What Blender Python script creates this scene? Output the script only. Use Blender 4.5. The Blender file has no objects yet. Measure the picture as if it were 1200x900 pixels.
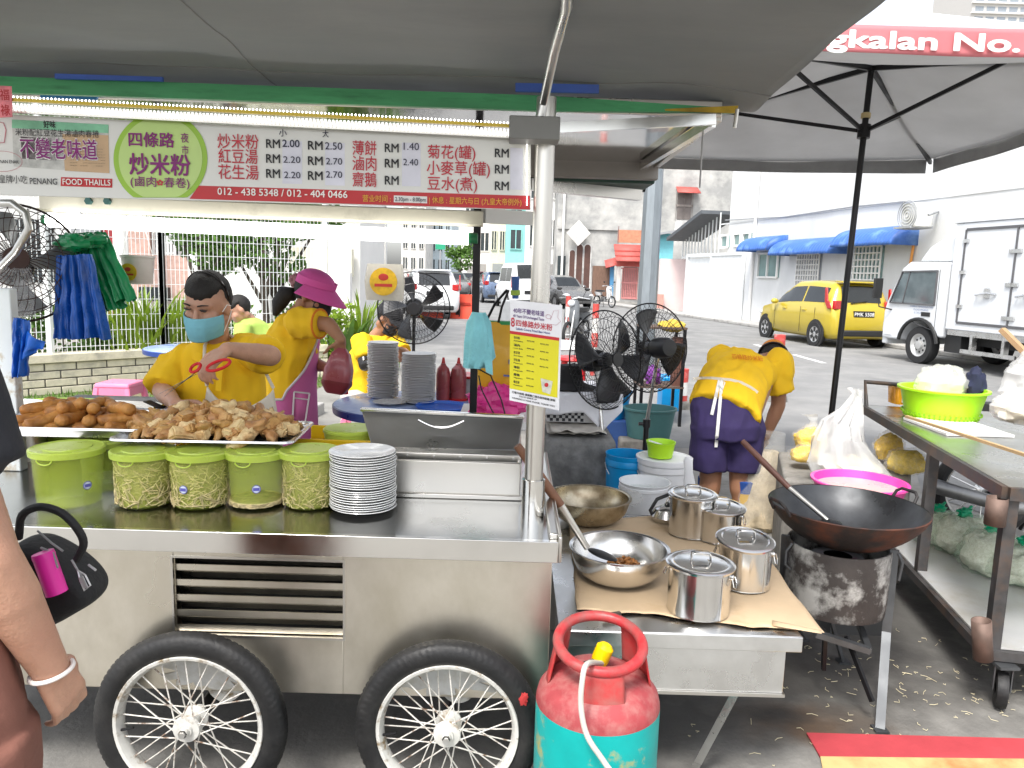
import bpy, bmesh, math, random
from mathutils import Vector, Matrix, noise, Euler
SC = bpy.context.scene
COL = SC.collection
R = math.radians
rnd = random.Random(7)
PITCH, ROLL, FPX, HC = 8.2, 1.7, 900.0, 1.5
_p, _r = R(PITCH), R(ROLL)
CF = Vector((0, math.cos(_p), -math.sin(_p)))
_rt = Vector((1, 0, 0)); _up = _rt.cross(CF)
CR = _rt * math.cos(_r) + _up * math.sin(_r)
CU = _up * math.cos(_r) - _rt * math.sin(_r)
CAM = Vector((0, 0, HC))
cam = bpy.data.cameras.new('camera')
cam.sensor_width = 36; cam.lens = FPX / 1200 * 36
cam.clip_start = 0.02; cam.clip_end = 2000
camo = bpy.data.objects.new('camera', cam); COL.objects.link(camo)
m3 = Matrix((CR, CU, -CF)).transposed()
camo.matrix_world = Matrix.Translation(CAM) @ m3.to_4x4()
SC.camera = camo
SUN_EL, SUN_AZ = R(58), R(205)      # azimuth clockwise from +Y
w = bpy.data.worlds.new('World'); SC.world = w; w.use_nodes = True
nt = w.node_tree; nt.nodes.clear()
sky = nt.nodes.new('ShaderNodeTexSky'); sky.sky_type = 'NISHITA'; sky.sun_disc = False
sky.sun_elevation = SUN_EL; sky.sun_rotation = SUN_AZ
sky.air_density = 1.0; sky.dust_density = 3.0; sky.ozone_density = 1.0
hs = nt.nodes.new('ShaderNodeHueSaturation'); hs.inputs['Saturation'].default_value = 0.32
bg = nt.nodes.new('ShaderNodeBackground'); bg.inputs['Strength'].default_value = 0.15
wo = nt.nodes.new('ShaderNodeOutputWorld')
nt.links.new(sky.outputs[0], hs.inputs['Color']); nt.links.new(hs.outputs[0], bg.inputs[0]); nt.links.new(bg.outputs[0], wo.inputs[0])
sl = bpy.data.lights.new('sun', 'SUN'); sl.energy = 1.5; sl.angle = R(14); sl.color = (1, .97, .92)
so = bpy.data.objects.new('sun', sl); COL.objects.link(so)
sd = Vector((math.sin(SUN_AZ) * math.cos(SUN_EL), math.cos(SUN_AZ) * math.cos(SUN_EL), math.sin(SUN_EL)))
so.rotation_euler = sd.to_track_quat('Z', 'Y').to_euler(); so.location = (0, 0, 30)
vs = SC.view_settings
vs.view_transform = 'Standard'; vs.look = 'None'; vs.gamma = 1; vs.use_curve_mapping = False
vs.exposure = 1.36
SC.render.engine = 'CYCLES'
SC.cycles.max_bounces = 8; SC.cycles.transparent_max_bounces = 12
SC.cycles.diffuse_bounces = 4; SC.cycles.glossy_bounces = 3
SC.cycles.use_denoising = True
SC.cycles.caustics_reflective = False; SC.cycles.caustics_refractive = False
def ray(px, py):
 return CR * ((px - 600) / FPX) + CU * ((450 - py) / FPX) + CF
def at(px, py, y):
 d = ray(px, py); return CAM + d * (y / d.y)
def atz(px, py, z):
 d = ray(px, py); return CAM + d * ((z - HC) / d.z)
def V(*a): return Vector(a)
MATS = {}
def mat(name, col, rough=.5, metal=0., var=.12, vs=6., bump=0., bs=60., spec=.5, trans=0., alpha=1., emis=0.,
  dirt=None, dscale=4., damt=.5, stretch=(1, 1, 1), rvar=.1, sss=0., col2=None, coat=0., ior=1.45, sharp=.12, detail=5, tl=0.):
 """procedural principled material: noise-varied colour, roughness, optional dirt patches and bump"""
 if name in MATS: return MATS[name]
 m = bpy.data.materials.new(name); m.use_nodes = True
 n = m.node_tree; L = n.links; b = n.nodes['Principled BSDF']
 tc = n.nodes.new('ShaderNodeTexCoord'); mp = n.nodes.new('ShaderNodeMapping')
 mp.inputs['Scale'].default_value = stretch
 L.new(tc.outputs['Object'], mp.inputs[0])
 nz = n.nodes.new('ShaderNodeTexNoise'); nz.inputs['Scale'].default_value = vs; nz.inputs['Detail'].default_value = detail
 nz.inputs['Roughness'].default_value = .6
 L.new(mp.outputs[0], nz.inputs[0])
 cr = n.nodes.new('ShaderNodeValToRGB')
 c = tuple(col[:3])
 if col2 is None:
  a = tuple(max(0, x * (1 - var)) for x in c) + (1,); z = tuple(min(1, x * (1 + var)) for x in c) + (1,)
 else:
  a = c + (1,); z = tuple(col2[:3]) + (1,)
 cr.color_ramp.elements[0].position = .3; cr.color_ramp.elements[1].position = .7
 cr.color_ramp.elements[0].color = a; cr.color_ramp.elements[1].color = z
 L.new(nz.outputs[0], cr.inputs[0])
 out = cr.outputs[0]
 if dirt is not None:
  n2 = n.nodes.new('ShaderNodeTexNoise'); n2.inputs['Scale'].default_value = dscale; n2.inputs['Detail'].default_value = 8
  n2.inputs['Roughness'].default_value = .65
  L.new(mp.outputs[0], n2.inputs[0])
  r2 = n.nodes.new('ShaderNodeValToRGB')
  p = 1 - damt
  r2.color_ramp.elements[0].position = max(0, .25 + .5 * p - sharp); r2.color_ramp.elements[1].position = min(1, .25 + .5 * p + sharp)
  L.new(n2.outputs[0], r2.inputs[0])
  mx = n.nodes.new('ShaderNodeMix'); mx.data_type = 'RGBA'
  L.new(r2.outputs[0], mx.inputs['Factor']); L.new(out, mx.inputs['A'])
  mx.inputs['B'].default_value = tuple(dirt[:3]) + (1,)
  out = mx.outputs['Result']
 L.new(out, b.inputs['Base Color'])
 b.inputs['Metallic'].default_value = metal
 b.inputs['Specular IOR Level'].default_value = spec
 b.inputs['IOR'].default_value = ior
 if rvar:
  mr = n.nodes.new('ShaderNodeMapRange'); mr.inputs['To Min'].default_value = max(0.02, rough - rvar); mr.inputs['To Max'].default_value = min(1, rough + rvar)
  mr.inputs['From Min'].default_value = .3; mr.inputs['From Max'].default_value = .7
  L.new(nz.outputs[0], mr.inputs[0]); L.new(mr.outputs[0], b.inputs['Roughness'])
 else: b.inputs['Roughness'].default_value = rough
 b.inputs['Transmission Weight'].default_value = trans
 b.inputs['Alpha'].default_value = alpha
 if coat: b.inputs['Coat Weight'].default_value = coat; b.inputs['Coat Roughness'].default_value = .08
 if sss:
  b.inputs['Subsurface Weight'].default_value = sss; b.inputs['Subsurface Radius'].default_value = (.02, .008, .004); b.inputs['Subsurface Scale'].default_value = .5
 if emis:
  L.new(out, b.inputs['Emission Color']); b.inputs['Emission Strength'].default_value = emis
 if bump:
  n3 = n.nodes.new('ShaderNodeTexNoise'); n3.inputs['Scale'].default_value = bs; n3.inputs['Detail'].default_value = 6
  L.new(mp.outputs[0], n3.inputs[0])
  bp = n.nodes.new('ShaderNodeBump'); bp.inputs['Strength'].default_value = bump; bp.inputs['Distance'].default_value = .01
  L.new(n3.outputs[0], bp.inputs['Height']); L.new(bp.outputs[0], b.inputs['Normal'])
 if tl:
  t = n.nodes.new('ShaderNodeBsdfTranslucent'); L.new(out, t.inputs[0])
  ms = n.nodes.new('ShaderNodeMixShader'); ms.inputs[0].default_value = tl
  o = n.nodes['Material Output']
  L.new(b.outputs[0], ms.inputs[1]); L.new(t.outputs[0], ms.inputs[2]); L.new(ms.outputs[0], o.inputs[0])
 MATS[name] = m
 return m
def wloc(o):
 v = Vector((0, 0, 0))
 while o is not None: v += o.location; o = o.parent
 return v
def tag(o, label=None, cat=None, group=None, kind=None):
 if label: o['label'] = label
 if cat: o['category'] = cat
 if group: o['group'] = group
 if kind: o['kind'] = kind
 return o
def thing(name, label, cat, loc=(0, 0, 0), group=None, rz=0):
 o = bpy.data.objects.new(name, None); COL.objects.link(o)
 o.location = loc; o.rotation_euler = (0, 0, rz); o.empty_display_size = .05
 return tag(o, label, cat, group)
def copy_tree(o, parent=None):
 c = o.copy(); COL.objects.link(c)
 if parent is not None: c.parent = parent
 for ch in list(o.children): copy_tree(ch, c)
 return c
def frame(d):
 d = Vector(d).normalized()
 a = Vector((0, 0, 1)) if abs(d.z) < .9 else Vector((1, 0, 0))
 x = a.cross(d).normalized(); y = d.cross(x)
 return x, y, d
def sm(pts, k=5):
 """smooth curve through the points"""
 P = [Vector(p) for p in pts]; P = [P[0] * 2 - P[1]] + P + [P[-1] * 2 - P[-2]]; o = []
 for a, b, c, d in zip(P, P[1:], P[2:], P[3:]):
  for i in range(k): t = i / k; o.append(.5 * (2 * b + (c - a) * t + (2 * a - 5 * b + 4 * c - d) * t * t + (3 * b - a - 3 * c + d) * t ** 3))
 return o + [P[-2]]
class MB:
 def __init__(s): s.v = []; s.f = []; s.m = []
 def add(s, vs, fs, mi=0):
  k = len(s.v); s.v += [Vector(v) for v in vs]; s.f += [tuple(i + k for i in f) for f in fs]; s.m += [mi] * len(fs); return s
 def box(s, c, size, rot=None, mi=0, taper=1.):
  x, y, z = [a / 2 for a in size]
  vs = [V(sx * x * (taper if sz > 0 else 1), sy * y * (taper if sz > 0 else 1), sz * z) for sz in (-1, 1) for sy in (-1, 1) for sx in (-1, 1)]
  if rot is not None:
   M = rot if isinstance(rot, Matrix) else Euler(rot).to_matrix()
   vs = [M @ v for v in vs]
  return s.add([v + Vector(c) for v in vs], [(0, 2, 3, 1), (4, 5, 7, 6), (0, 1, 5, 4), (2, 6, 7, 3), (0, 4, 6, 2), (1, 3, 7, 5)], mi)
 def b2(s, lo, hi, mi=0):
  lo, hi = Vector(lo), Vector(hi); return s.box((lo + hi) / 2, hi - lo, None, mi)
 def bar(s, p0, p1, wd, ht, mi=0, up=(0, 0, 1)):
  p0, p1 = Vector(p0), Vector(p1); d = p1 - p0; L = d.length; d.normalize()
  u = Vector(up); x = d.cross(u)
  if x.length < 1e-4: x = d.cross(V(0, 1, 0))
  x.normalize(); z = x.cross(d)
  M = Matrix((x, d, z)).transposed()
  return s.box((p0 + p1) / 2, (wd, L, ht), M, mi)
 def cyl(s, p0, p1, r0, r1=None, n=16, caps=True, mi=0):
  if r1 is None: r1 = r0
  p0, p1 = Vector(p0), Vector(p1); x, y, d = frame(p1 - p0)
  vs = []
  for p, r in ((p0, r0), (p1, r1)):
   for i in range(n):
    a = 2 * math.pi * i / n; vs.append(p + x * (r * math.cos(a)) + y * (r * math.sin(a)))
  fs = [(i, (i + 1) % n, n + (i + 1) % n, n + i) for i in range(n)]
  if caps: fs += [tuple(range(n - 1, -1, -1)), tuple(range(n, 2 * n))]
  return s.add(vs, fs, mi)
 def tube(s, pts, r, n=8, closed=False, mi=0):
  pts = [Vector(p) for p in pts]; N = len(pts); rs = r if isinstance(r, (list, tuple)) else [r] * N
  vs = []; prev = None
  for i, p in enumerate(pts):
   if closed: d = pts[(i + 1) % N] - pts[i - 1]
   else: d = pts[min(i + 1, N - 1)] - pts[max(i - 1, 0)]
   if d.length < 1e-9: d = V(0, 0, 1)
   d.normalize()
   if prev is None: x, y, _ = frame(d)
   else:
    x = prev - d * prev.dot(d)
    if x.length < 1e-6: x, y, _ = frame(d)
    x.normalize(); y = d.cross(x)
   prev = x
   for k in range(n):
    a = 2 * math.pi * k / n; vs.append(p + x * (rs[i] * math.cos(a)) + y * (rs[i] * math.sin(a)))
  fs = []
  for i in range(N if closed else N - 1):
   j = (i + 1) % N
   for k in range(n): fs.append((i * n + k, i * n + (k + 1) % n, j * n + (k + 1) % n, j * n + k))
  if not closed: fs += [tuple(range(n - 1, -1, -1)), tuple(range((N - 1) * n, N * n))]
  return s.add(vs, fs, mi)
 def lathe(s, prof, n=32, c=(0, 0, 0), M=None, mi=0, a0=0, a1=None, sx=1., sy=1.):
  """profile of (r, z); revolved about local z"""
  full = a1 is None; vs = []
  if full: a1 = a0 + 2 * math.pi
  cnt = n if full else n + 1
  for (r, z) in prof:
   for i in range(cnt):
    a = a0 + (a1 - a0) * i / n; v = V(r * math.cos(a) * sx, r * math.sin(a) * sy, z)
    vs.append((M @ v if M is not None else v) + Vector(c))
  fs = []
  for j in range(len(prof) - 1):
   for i in range(n):
    i2 = (i + 1) % cnt; fs.append((j * cnt + i, j * cnt + i2, (j + 1) * cnt + i2, (j + 1) * cnt + i))
  return s.add(vs, fs, mi)
 def ell(s, c, rad, n=16, m=10, M=None, mi=0):
  vs = []; c = Vector(c)
  def tr(v): return (M @ v if M is not None else v) + c
  vs.append(tr(V(0, 0, -rad[2])))
  for j in range(1, m):
   t = math.pi * j / m - math.pi / 2
   for i in range(n):
    a = 2 * math.pi * i / n; vs.append(tr(V(rad[0] * math.cos(t) * math.cos(a), rad[1] * math.cos(t) * math.sin(a), rad[2] * math.sin(t))))
  vs.append(tr(V(0, 0, rad[2]))); fs = []
  for i in range(n): fs.append((0, 1 + (i + 1) % n, 1 + i))
  for j in range(m - 2):
   for i in range(n):
    a = 1 + j * n; fs.append((a + i, a + (i + 1) % n, a + n + (i + 1) % n, a + n + i))
  a = 1 + (m - 2) * n
  for i in range(n): fs.append((a + i, a + (i + 1) % n, len(vs) - 1))
  return s.add(vs, fs, mi)
 def cap(s, p0, p1, r0, r1, n=14):
  """tapered capsule, closed"""
  p0, p1 = Vector(p0), Vector(p1); x, y, d = frame(p1 - p0); L = (p1 - p0).length
  prof = [(r0 * math.cos(t), -r0 * math.sin(t)) for t in [math.pi / 2 * k / 4 for k in range(4, -1, -1)]]
  prof += [(r1 * math.cos(t), L + r1 * math.sin(t)) for t in [math.pi / 2 * k / 4 for k in range(5)]]
  prof[0] = (1e-4, prof[0][1]); prof[-1] = (1e-4, prof[-1][1])
  M = Matrix((x, y, d)).transposed()
  k = len(s.v); s.lathe(prof, n, p0, M)
  s.f.append(tuple(k + i for i in range(n - 1, -1, -1))); s.m.append(0)
  b = k + (len(prof) - 1) * n; s.f.append(tuple(b + i for i in range(n))); s.m.append(0)
  return s
 def loft(s, rings, n=24, caps=True, mi=0):
  """rings: (centre, rx, ry, M3 or None[, power])"""
  vs = []
  for rg in rings:
   c, rx, ry = Vector(rg[0]), rg[1], rg[2]; M = rg[3] if len(rg) > 3 else None; pw = rg[4] if len(rg) > 4 else 2.
   for i in range(n):
    a = 2 * math.pi * i / n; ca, sa = math.cos(a), math.sin(a)
    x = math.copysign(abs(ca) ** (2 / pw), ca); y = math.copysign(abs(sa) ** (2 / pw), sa)
    v = V(rx * x, ry * y, 0); vs.append(c + (M @ v if M is not None else v))
  fs = []
  for j in range(len(rings) - 1):
   for i in range(n): fs.append((j * n + i, j * n + (i + 1) % n, (j + 1) * n + (i + 1) % n, (j + 1) * n + i))
  if caps: fs += [tuple(range(n - 1, -1, -1)), tuple(range((len(rings) - 1) * n, len(rings) * n))]
  return s.add(vs, fs, mi)
 def prism(s, poly, o, x, y, t, mi=0):
  """poly of (u,v) in the plane o + u x + v y, extruded by vector t"""
  o, x, y, t = Vector(o), Vector(x), Vector(y), Vector(t); n = len(poly)
  a = [o + x * u + y * v for u, v in poly]
  s.add(a + [p + t for p in a], [tuple(range(n)), tuple(range(2 * n - 1, n - 1, -1))] + [(i, n + i, n + (i + 1) % n, (i + 1) % n) for i in range(n)], mi)
  return s
 def grid(s, fn, nu, nv, mi=0, wrap=False):
  vs = [fn(i / nu, j / nv) for j in range(nv + 1) for i in range(nu + 1)]
  fs = [(j * (nu + 1) + i, j * (nu + 1) + i + 1, (j + 1) * (nu + 1) + i + 1, (j + 1) * (nu + 1) + i) for j in range(nv) for i in range(nu)]
  return s.add(vs, fs, mi)
 def blob(s, c, rad, amp=.15, freq=3., seed=0, n=24, m=16, M=None, flat=None):
  k = len(s.v); s.ell((0, 0, 0), rad, n, m)
  for i in range(k, len(s.v)):
   v = s.v[i]; d = noise.noise(v * (freq / max(rad)) + V(seed * 7.3, seed * 3.1, seed)) + .5 * noise.noise(v * (2.7 * freq / max(rad)) + V(seed, 9, 4))
   v = v * (1 + amp * d)
   if flat is not None and v.z < flat: v.z = flat
   s.v[i] = (M @ v if M is not None else v) + Vector(c)
  return s
 def wobble(s, amp, freq, seed=0, k0=0):
  for i in range(k0, len(s.v)):
   v = s.v[i]; s.v[i] = v + noise.noise_vector(v * freq + V(seed * 3.7, seed, -seed)) * amp
  return s
 def mesh(s, name, off=None):
  me = bpy.data.meshes.new(name)
  me.from_pydata([tuple(v - off) if off is not None else tuple(v) for v in s.v], [], s.f)
  return me
 def build(s, name, m, parent=None, smooth=True, angle=35, bevel=0., solid=0., world=True, sub=0, bseg=2, weld=True):
  off = wloc(parent) if (parent is not None and world) else None
  me = s.mesh(name, off)
  ms = m if isinstance(m, (list, tuple)) else [m]
  for x in ms: me.materials.append(x)
  if len(ms) > 1: me.polygons.foreach_set('material_index', s.m)
  bm = bmesh.new(); bm.from_mesh(me)
  if weld: bmesh.ops.remove_doubles(bm, verts=bm.verts, dist=1e-5)
  bmesh.ops.recalc_face_normals(bm, faces=bm.faces); bm.to_mesh(me); bm.free()
  if smooth:
   me.polygons.foreach_set('use_smooth', [True] * len(me.polygons)); me.set_sharp_from_angle(angle=R(angle))
  me.update()
  o = bpy.data.objects.new(name, me); COL.objects.link(o)
  if parent is not None: o.parent = parent
  if solid:
   md = o.modifiers.new('solid', 'SOLIDIFY'); md.thickness = solid; md.offset = 0
  if sub:
   md = o.modifiers.new('sub', 'SUBSURF'); md.levels = sub; md.render_levels = sub
  if bevel:
   md = o.modifiers.new('bevel', 'BEVEL'); md.width = bevel; md.segments = bseg; md.limit_method = 'ANGLE'; md.angle_limit = R(40)
  return o
def remesh(mb, name, m, parent, voxel=.008, it=6, fac=.5, wr=0., wf=12., wseed=0, cut=None):
 """one continuous skin over overlapping closed shapes: voxel remesh, smooth, optional cloth wrinkles"""
 me = mb.mesh('tmp'); o = bpy.data.objects.new('tmp', me); COL.objects.link(o)
 r = o.modifiers.new('r', 'REMESH'); r.mode = 'VOXEL'; r.voxel_size = voxel
 q = o.modifiers.new('s', 'SMOOTH'); q.iterations = it; q.factor = fac
 dg = bpy.context.evaluated_depsgraph_get(); dg.update()
 res = bpy.data.meshes.new_from_object(o.evaluated_get(dg))
 bpy.data.objects.remove(o); bpy.data.meshes.remove(me)
 if wr:
  nv = [v.normal.copy() for v in res.vertices]
  for v, n in zip(res.vertices, nv):
   p = v.co; q = V(p.x * 1.3, p.y * 1.3, p.z * .55)
   a = noise.noise(q * wf + V(wseed, 2, 5)); b = noise.noise(q * wf * 2.3 + V(3, wseed, 1))
   v.co = p + n * (wr * ((1 - abs(a) * 2.2) * .7 + b * .5))
 off = wloc(parent) if parent is not None else V(0, 0, 0)
 for v in res.vertices: v.co = v.co - off
 res.name = name
 res.materials.clear(); res.materials.append(m)
 res.polygons.foreach_set('use_smooth', [True] * len(res.polygons))
 ob = bpy.data.objects.new(name, res); COL.objects.link(ob); ob.parent = parent
 return ob
def letters(mb, s, o, x, y, size, align='l', fit=None, bold=0., mi=0, skew=0., spacing=1.):
 """adds the text s to mb at o along x, up y; fit = width it is squeezed to; bold = stroke widening, by shifted copies"""
 c = bpy.data.curves.new('t', 'FONT'); c.body = s; c.size = 1; c.resolution_u = 3; c.shear = skew; c.space_character = spacing
 t = bpy.data.objects.new('t', c); COL.objects.link(t)
 dg = bpy.context.evaluated_depsgraph_get(); dg.update()
 me = bpy.data.meshes.new_from_object(t.evaluated_get(dg))
 bpy.data.objects.remove(t); bpy.data.curves.remove(c)
 if not me.vertices: return
 x0 = min(v.co.x for v in me.vertices); x1 = max(v.co.x for v in me.vertices)
 kx = size if fit is None else fit / (x1 - x0)
 sh = {'l': x0, 'c': (x0 + x1) / 2, 'r': x1}[align]
 o, x, y = Vector(o), Vector(x), Vector(y); nn = x.cross(y)
 sh_ = [(0, 0)]
 if bold:
  n = 4 if bold < .03 else 8
  sh_ += [(bold * .6 * math.cos(2 * math.pi * (k + .5) / n), bold * .6 * math.sin(2 * math.pi * (k + .5) / n)) for k in range(n)]
 for j, (ax_, ay) in enumerate(sh_):
  mb.add([o + x * ((v.co.x - sh + ax_) * kx) + y * ((v.co.y + ay) * size) - nn * (j * .00006) for v in me.vertices], [tuple(p.vertices) for p in me.polygons], mi)
 bpy.data.meshes.remove(me)
D_ = V(-.186, .983, 0).normalized(); N_ = V(D_.y, -D_.x, 0); B_ = V(7.93, 28.9, 0)
UP = V(0, 0, 1)
def st(u, v, z=0): return B_ + D_ * u + N_ * v + UP * z
def wp(px, py, v=0.):
 """the point of the white wall's plane seen at a pixel; v moves the plane towards the street when negative"""
 d = ray(px, py); q = B_ + N_ * v - CAM; return CAM + d * (q.dot(N_) / d.dot(N_))
def ground_mat():
 m = mat('ground_concrete', (.3, .29, .265), .8, var=.28, vs=1.3, bump=.35, bs=55, dirt=(.12, .115, .105), dscale=1.3, damt=.4, sharp=.16, detail=9)
 n = m.node_tree; L = n.links; b = n.nodes['Principled BSDF']
 tc = n.nodes['Texture Coordinate']; src = b.inputs['Base Color'].links[0].from_socket
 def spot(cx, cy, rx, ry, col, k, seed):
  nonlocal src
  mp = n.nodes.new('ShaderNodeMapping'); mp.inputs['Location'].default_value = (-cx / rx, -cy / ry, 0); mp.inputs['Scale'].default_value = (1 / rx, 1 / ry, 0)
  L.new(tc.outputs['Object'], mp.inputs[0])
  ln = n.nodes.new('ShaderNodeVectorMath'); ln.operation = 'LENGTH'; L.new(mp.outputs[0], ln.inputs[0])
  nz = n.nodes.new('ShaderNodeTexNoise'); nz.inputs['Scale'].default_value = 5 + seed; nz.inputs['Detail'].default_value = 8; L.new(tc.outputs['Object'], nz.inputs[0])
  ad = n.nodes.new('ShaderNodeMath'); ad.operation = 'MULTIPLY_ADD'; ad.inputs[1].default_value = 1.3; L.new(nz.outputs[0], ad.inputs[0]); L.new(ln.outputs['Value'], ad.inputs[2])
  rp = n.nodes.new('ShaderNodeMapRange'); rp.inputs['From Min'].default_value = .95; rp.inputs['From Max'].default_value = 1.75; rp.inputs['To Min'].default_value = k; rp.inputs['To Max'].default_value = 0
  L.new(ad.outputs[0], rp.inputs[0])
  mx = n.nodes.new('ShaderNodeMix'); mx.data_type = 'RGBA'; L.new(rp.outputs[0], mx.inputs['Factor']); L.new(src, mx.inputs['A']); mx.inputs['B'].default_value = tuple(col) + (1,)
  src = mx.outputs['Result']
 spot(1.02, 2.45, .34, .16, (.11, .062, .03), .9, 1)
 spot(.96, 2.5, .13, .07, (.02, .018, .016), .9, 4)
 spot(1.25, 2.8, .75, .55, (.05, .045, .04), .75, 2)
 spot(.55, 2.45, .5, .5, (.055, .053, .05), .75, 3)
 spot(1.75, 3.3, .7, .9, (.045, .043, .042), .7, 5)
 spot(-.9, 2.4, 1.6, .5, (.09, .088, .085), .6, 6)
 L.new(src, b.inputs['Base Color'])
 return m
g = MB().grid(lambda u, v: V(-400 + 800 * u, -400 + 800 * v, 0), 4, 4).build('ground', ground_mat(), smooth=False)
tag(g, kind='structure')
road_m = mat('road_asphalt', (.185, .185, .183), .85, var=.22, vs=.35, bump=.4, bs=90, dirt=(.25, .248, .24), dscale=1.6, damt=.42, detail=10)
rd = MB()
rd.add([st(-30, -.95, .004), st(90, -.95, .004), st(90, -8.2, .004), V(-1.75, 12.5, .004), V(-.2, 7.4, .004), V(1.6, 6.6, .004), V(3.1, 5.2, .004), V(4.4, 1.0, .004), V(12, -2, .004)], [(0, 1, 2, 3, 4, 5, 6, 7, 8)])
tag(rd.build('road', road_m, smooth=False), kind='structure')
pm = mat('road_paint', (.72, .72, .7), .7, var=.1, vs=8, dirt=(.3, .3, .3), dscale=12, damt=.35)
mk = MB()
def strip(a, b, wd, z=.008):
 a, b = Vector(a), Vector(b); d = (b - a).normalized(); s = V(-d.y, d.x, 0) * wd / 2
 mk.add([V(*(a + s).xy, z), V(*(b + s).xy, z), V(*(b - s).xy, z), V(*(a - s).xy, z)], [(0, 1, 2, 3)])
strip(atz(930, 416, 0), atz(966, 426, 0), .12); strip(atz(885, 404, 0), atz(908, 411, 0), .12)
for k in range(5): strip(st(2 + k * 5, -4.4), st(4.4 + k * 5, -4.4), .1)
tag(mk.build('road_marking', pm, smooth=False), kind='structure')
kerb_m = mat('kerb_concrete', (.42, .41, .39), .8, var=.15, vs=3, bump=.3, bs=40, dirt=(.2, .19, .18), dscale=3, damt=.35)
kb = MB()
kb.bar(st(-30, -.45, .05), st(60, -.45, .05), .95, .1, up=UP)
tag(kb.build('pavement', kerb_m, smooth=False, bevel=.02), kind='structure')
kb = MB(); kb.bar(atz(300, 512, .05), atz(372, 478, .05), .16, .13);
tag(kb.build('kerb', kerb_m, smooth=False, bevel=.015), kind='structure')
pv = MB(); pv.prism([(0, 0), (1.9, .2), (2.4, 1.3), (1.6, 2.0), (.3, 1.7), (-.2, .8)], (.95, 4.9, 0), V(1, 0, 0), V(0, 1, 0), V(0, 0, .012))
tag(pv.build('pavement', mat('pale_paving', (.3, .29, .27), .85, var=.25, vs=2.5, bump=.4, bs=30, dirt=(.16, .15, .13), dscale=2.5, damt=.45), smooth=False), kind='structure')
lawn = [atz(-60, 492, 0), atz(345, 470, 0), atz(430, 425, 0), atz(395, 412, 0), V(-4.3, 9.5, 0), V(-5.5, 8.3, 0), V(-9, 5.5, 0)]
lw = MB(); lw.add([V(p.x, p.y, .004) for p in lawn], [tuple(range(len(lawn)))])
tag(lw.build('lawn', mat('lawn_soil', (.09, .13, .04), .9, var=.4, vs=5, bump=.5, bs=60, dirt=(.2, .16, .1), dscale=2, damt=.35), smooth=False), kind='structure')
def inpoly(x, y, P):
 c = False; j = len(P) - 1
 for i in range(len(P)):
  if (P[i].y > y) != (P[j].y > y) and x < (P[j].x - P[i].x) * (y - P[i].y) / (P[j].y - P[i].y) + P[i].x: c = not c
  j = i
 return c
gb = MB(); rg = random.Random(3)
for k in range(15000):
 x, y = rg.uniform(-7, -.6), rg.uniform(4.2, 11)
 if not inpoly(x, y, lawn) or noise.noise(V(x * 1.5, y * 1.5, 0)) < -.25: continue
 h = rg.uniform(.03, .08); a = rg.uniform(0, 6.28); dx, dy = math.cos(a) * .008, math.sin(a) * .008
 lx, ly = rg.uniform(-.03, .03), rg.uniform(-.03, .03)
 gb.add([V(x - dx, y - dy, 0), V(x + dx, y + dy, 0), V(x + lx, y + ly, h)], [(0, 1, 2)])
tag(gb.build('grass', mat('grass_blades', (.12, .24, .035), .7, var=.35, vs=2, tl=.3), smooth=False, weld=False), 'short green lawn grass', kind='stuff')
cream = mat('cream_brick', (.6, .55, .42), .75, var=.1, vs=9, bump=.25, bs=40, dirt=(.35, .33, .27), dscale=5, damt=.3)
mort = mat('dark_mortar', (.12, .11, .1), .9)
fA, fM, fB = V(-6.9, 6.7, 0), V(-4.33, 9.5, 0), V(-2.6, 10.6, 0)
wl = thing('low_wall', 'cream painted low brick wall with flat coping beneath the mesh fence', 'wall', fM)
br = MB(); mo = MB(); cp = MB()
for a, b in ((fA, fM), (fM, fB)):
 L_ = (b - a).length; d = (b - a) / L_; s = V(d.y, -d.x, 0)
 mo.bar(a + UP * .18, b + UP * .18, .18, .36)
 cp.bar(a + UP * .41 - d * .02, b + UP * .41, .26, .1)
 for row in range(4):
  x = -.16 * (row % 2)
  while x < L_:
   x0, x1 = max(x, 0), min(x + .31, L_)
   if x1 - x0 > .04: br.bar(a + d * x0 + UP * (.045 + row * .09), a + d * (x1) + UP * (.045 + row * .09), .20, .078)
   x += .325
mo.build('mortar', mort, wl); br.build('brickwork', cream, wl, bevel=.006); cp.build('coping', cream, wl, bevel=.01)
fm = mat('fence_white', (.75, .77, .76), .5, var=.05)
fe = thing('mesh_fence', 'white welded wire mesh fence standing on the cream brick wall', 'fence', fM + UP * .46)
fw = MB(); fp = []
for a, b in ((fA, fM), (fM, fB)):
 L_ = (b - a).length; d = (b - a) / L_
 k = int(L_ / .05)
 for i in range(k + 1):
  p = a + d * (L_ * i / k); fw.bar(p + UP * .46, p + UP * 2.25, .006, .006, up=d)
 for z in (.52, .7, .88, 1.06, 1.24, 1.42, 1.6, 1.78, 1.96, 2.14, 2.24): fw.bar(a + UP * z, b + UP * z, .007, .007)
 n = int(L_ / 1.25)
 for i in range(n + 1): fp.append(a + d * (L_ * i / max(n, 1)))
fw.build('wire_mesh', fm, fe, smooth=False)
for p in fp: MB().bar(p + UP * .44, p + UP * 2.35, .06, .06, up=V(1, 0, 0)).build('post', fm, fe, bevel=.005)
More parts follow.
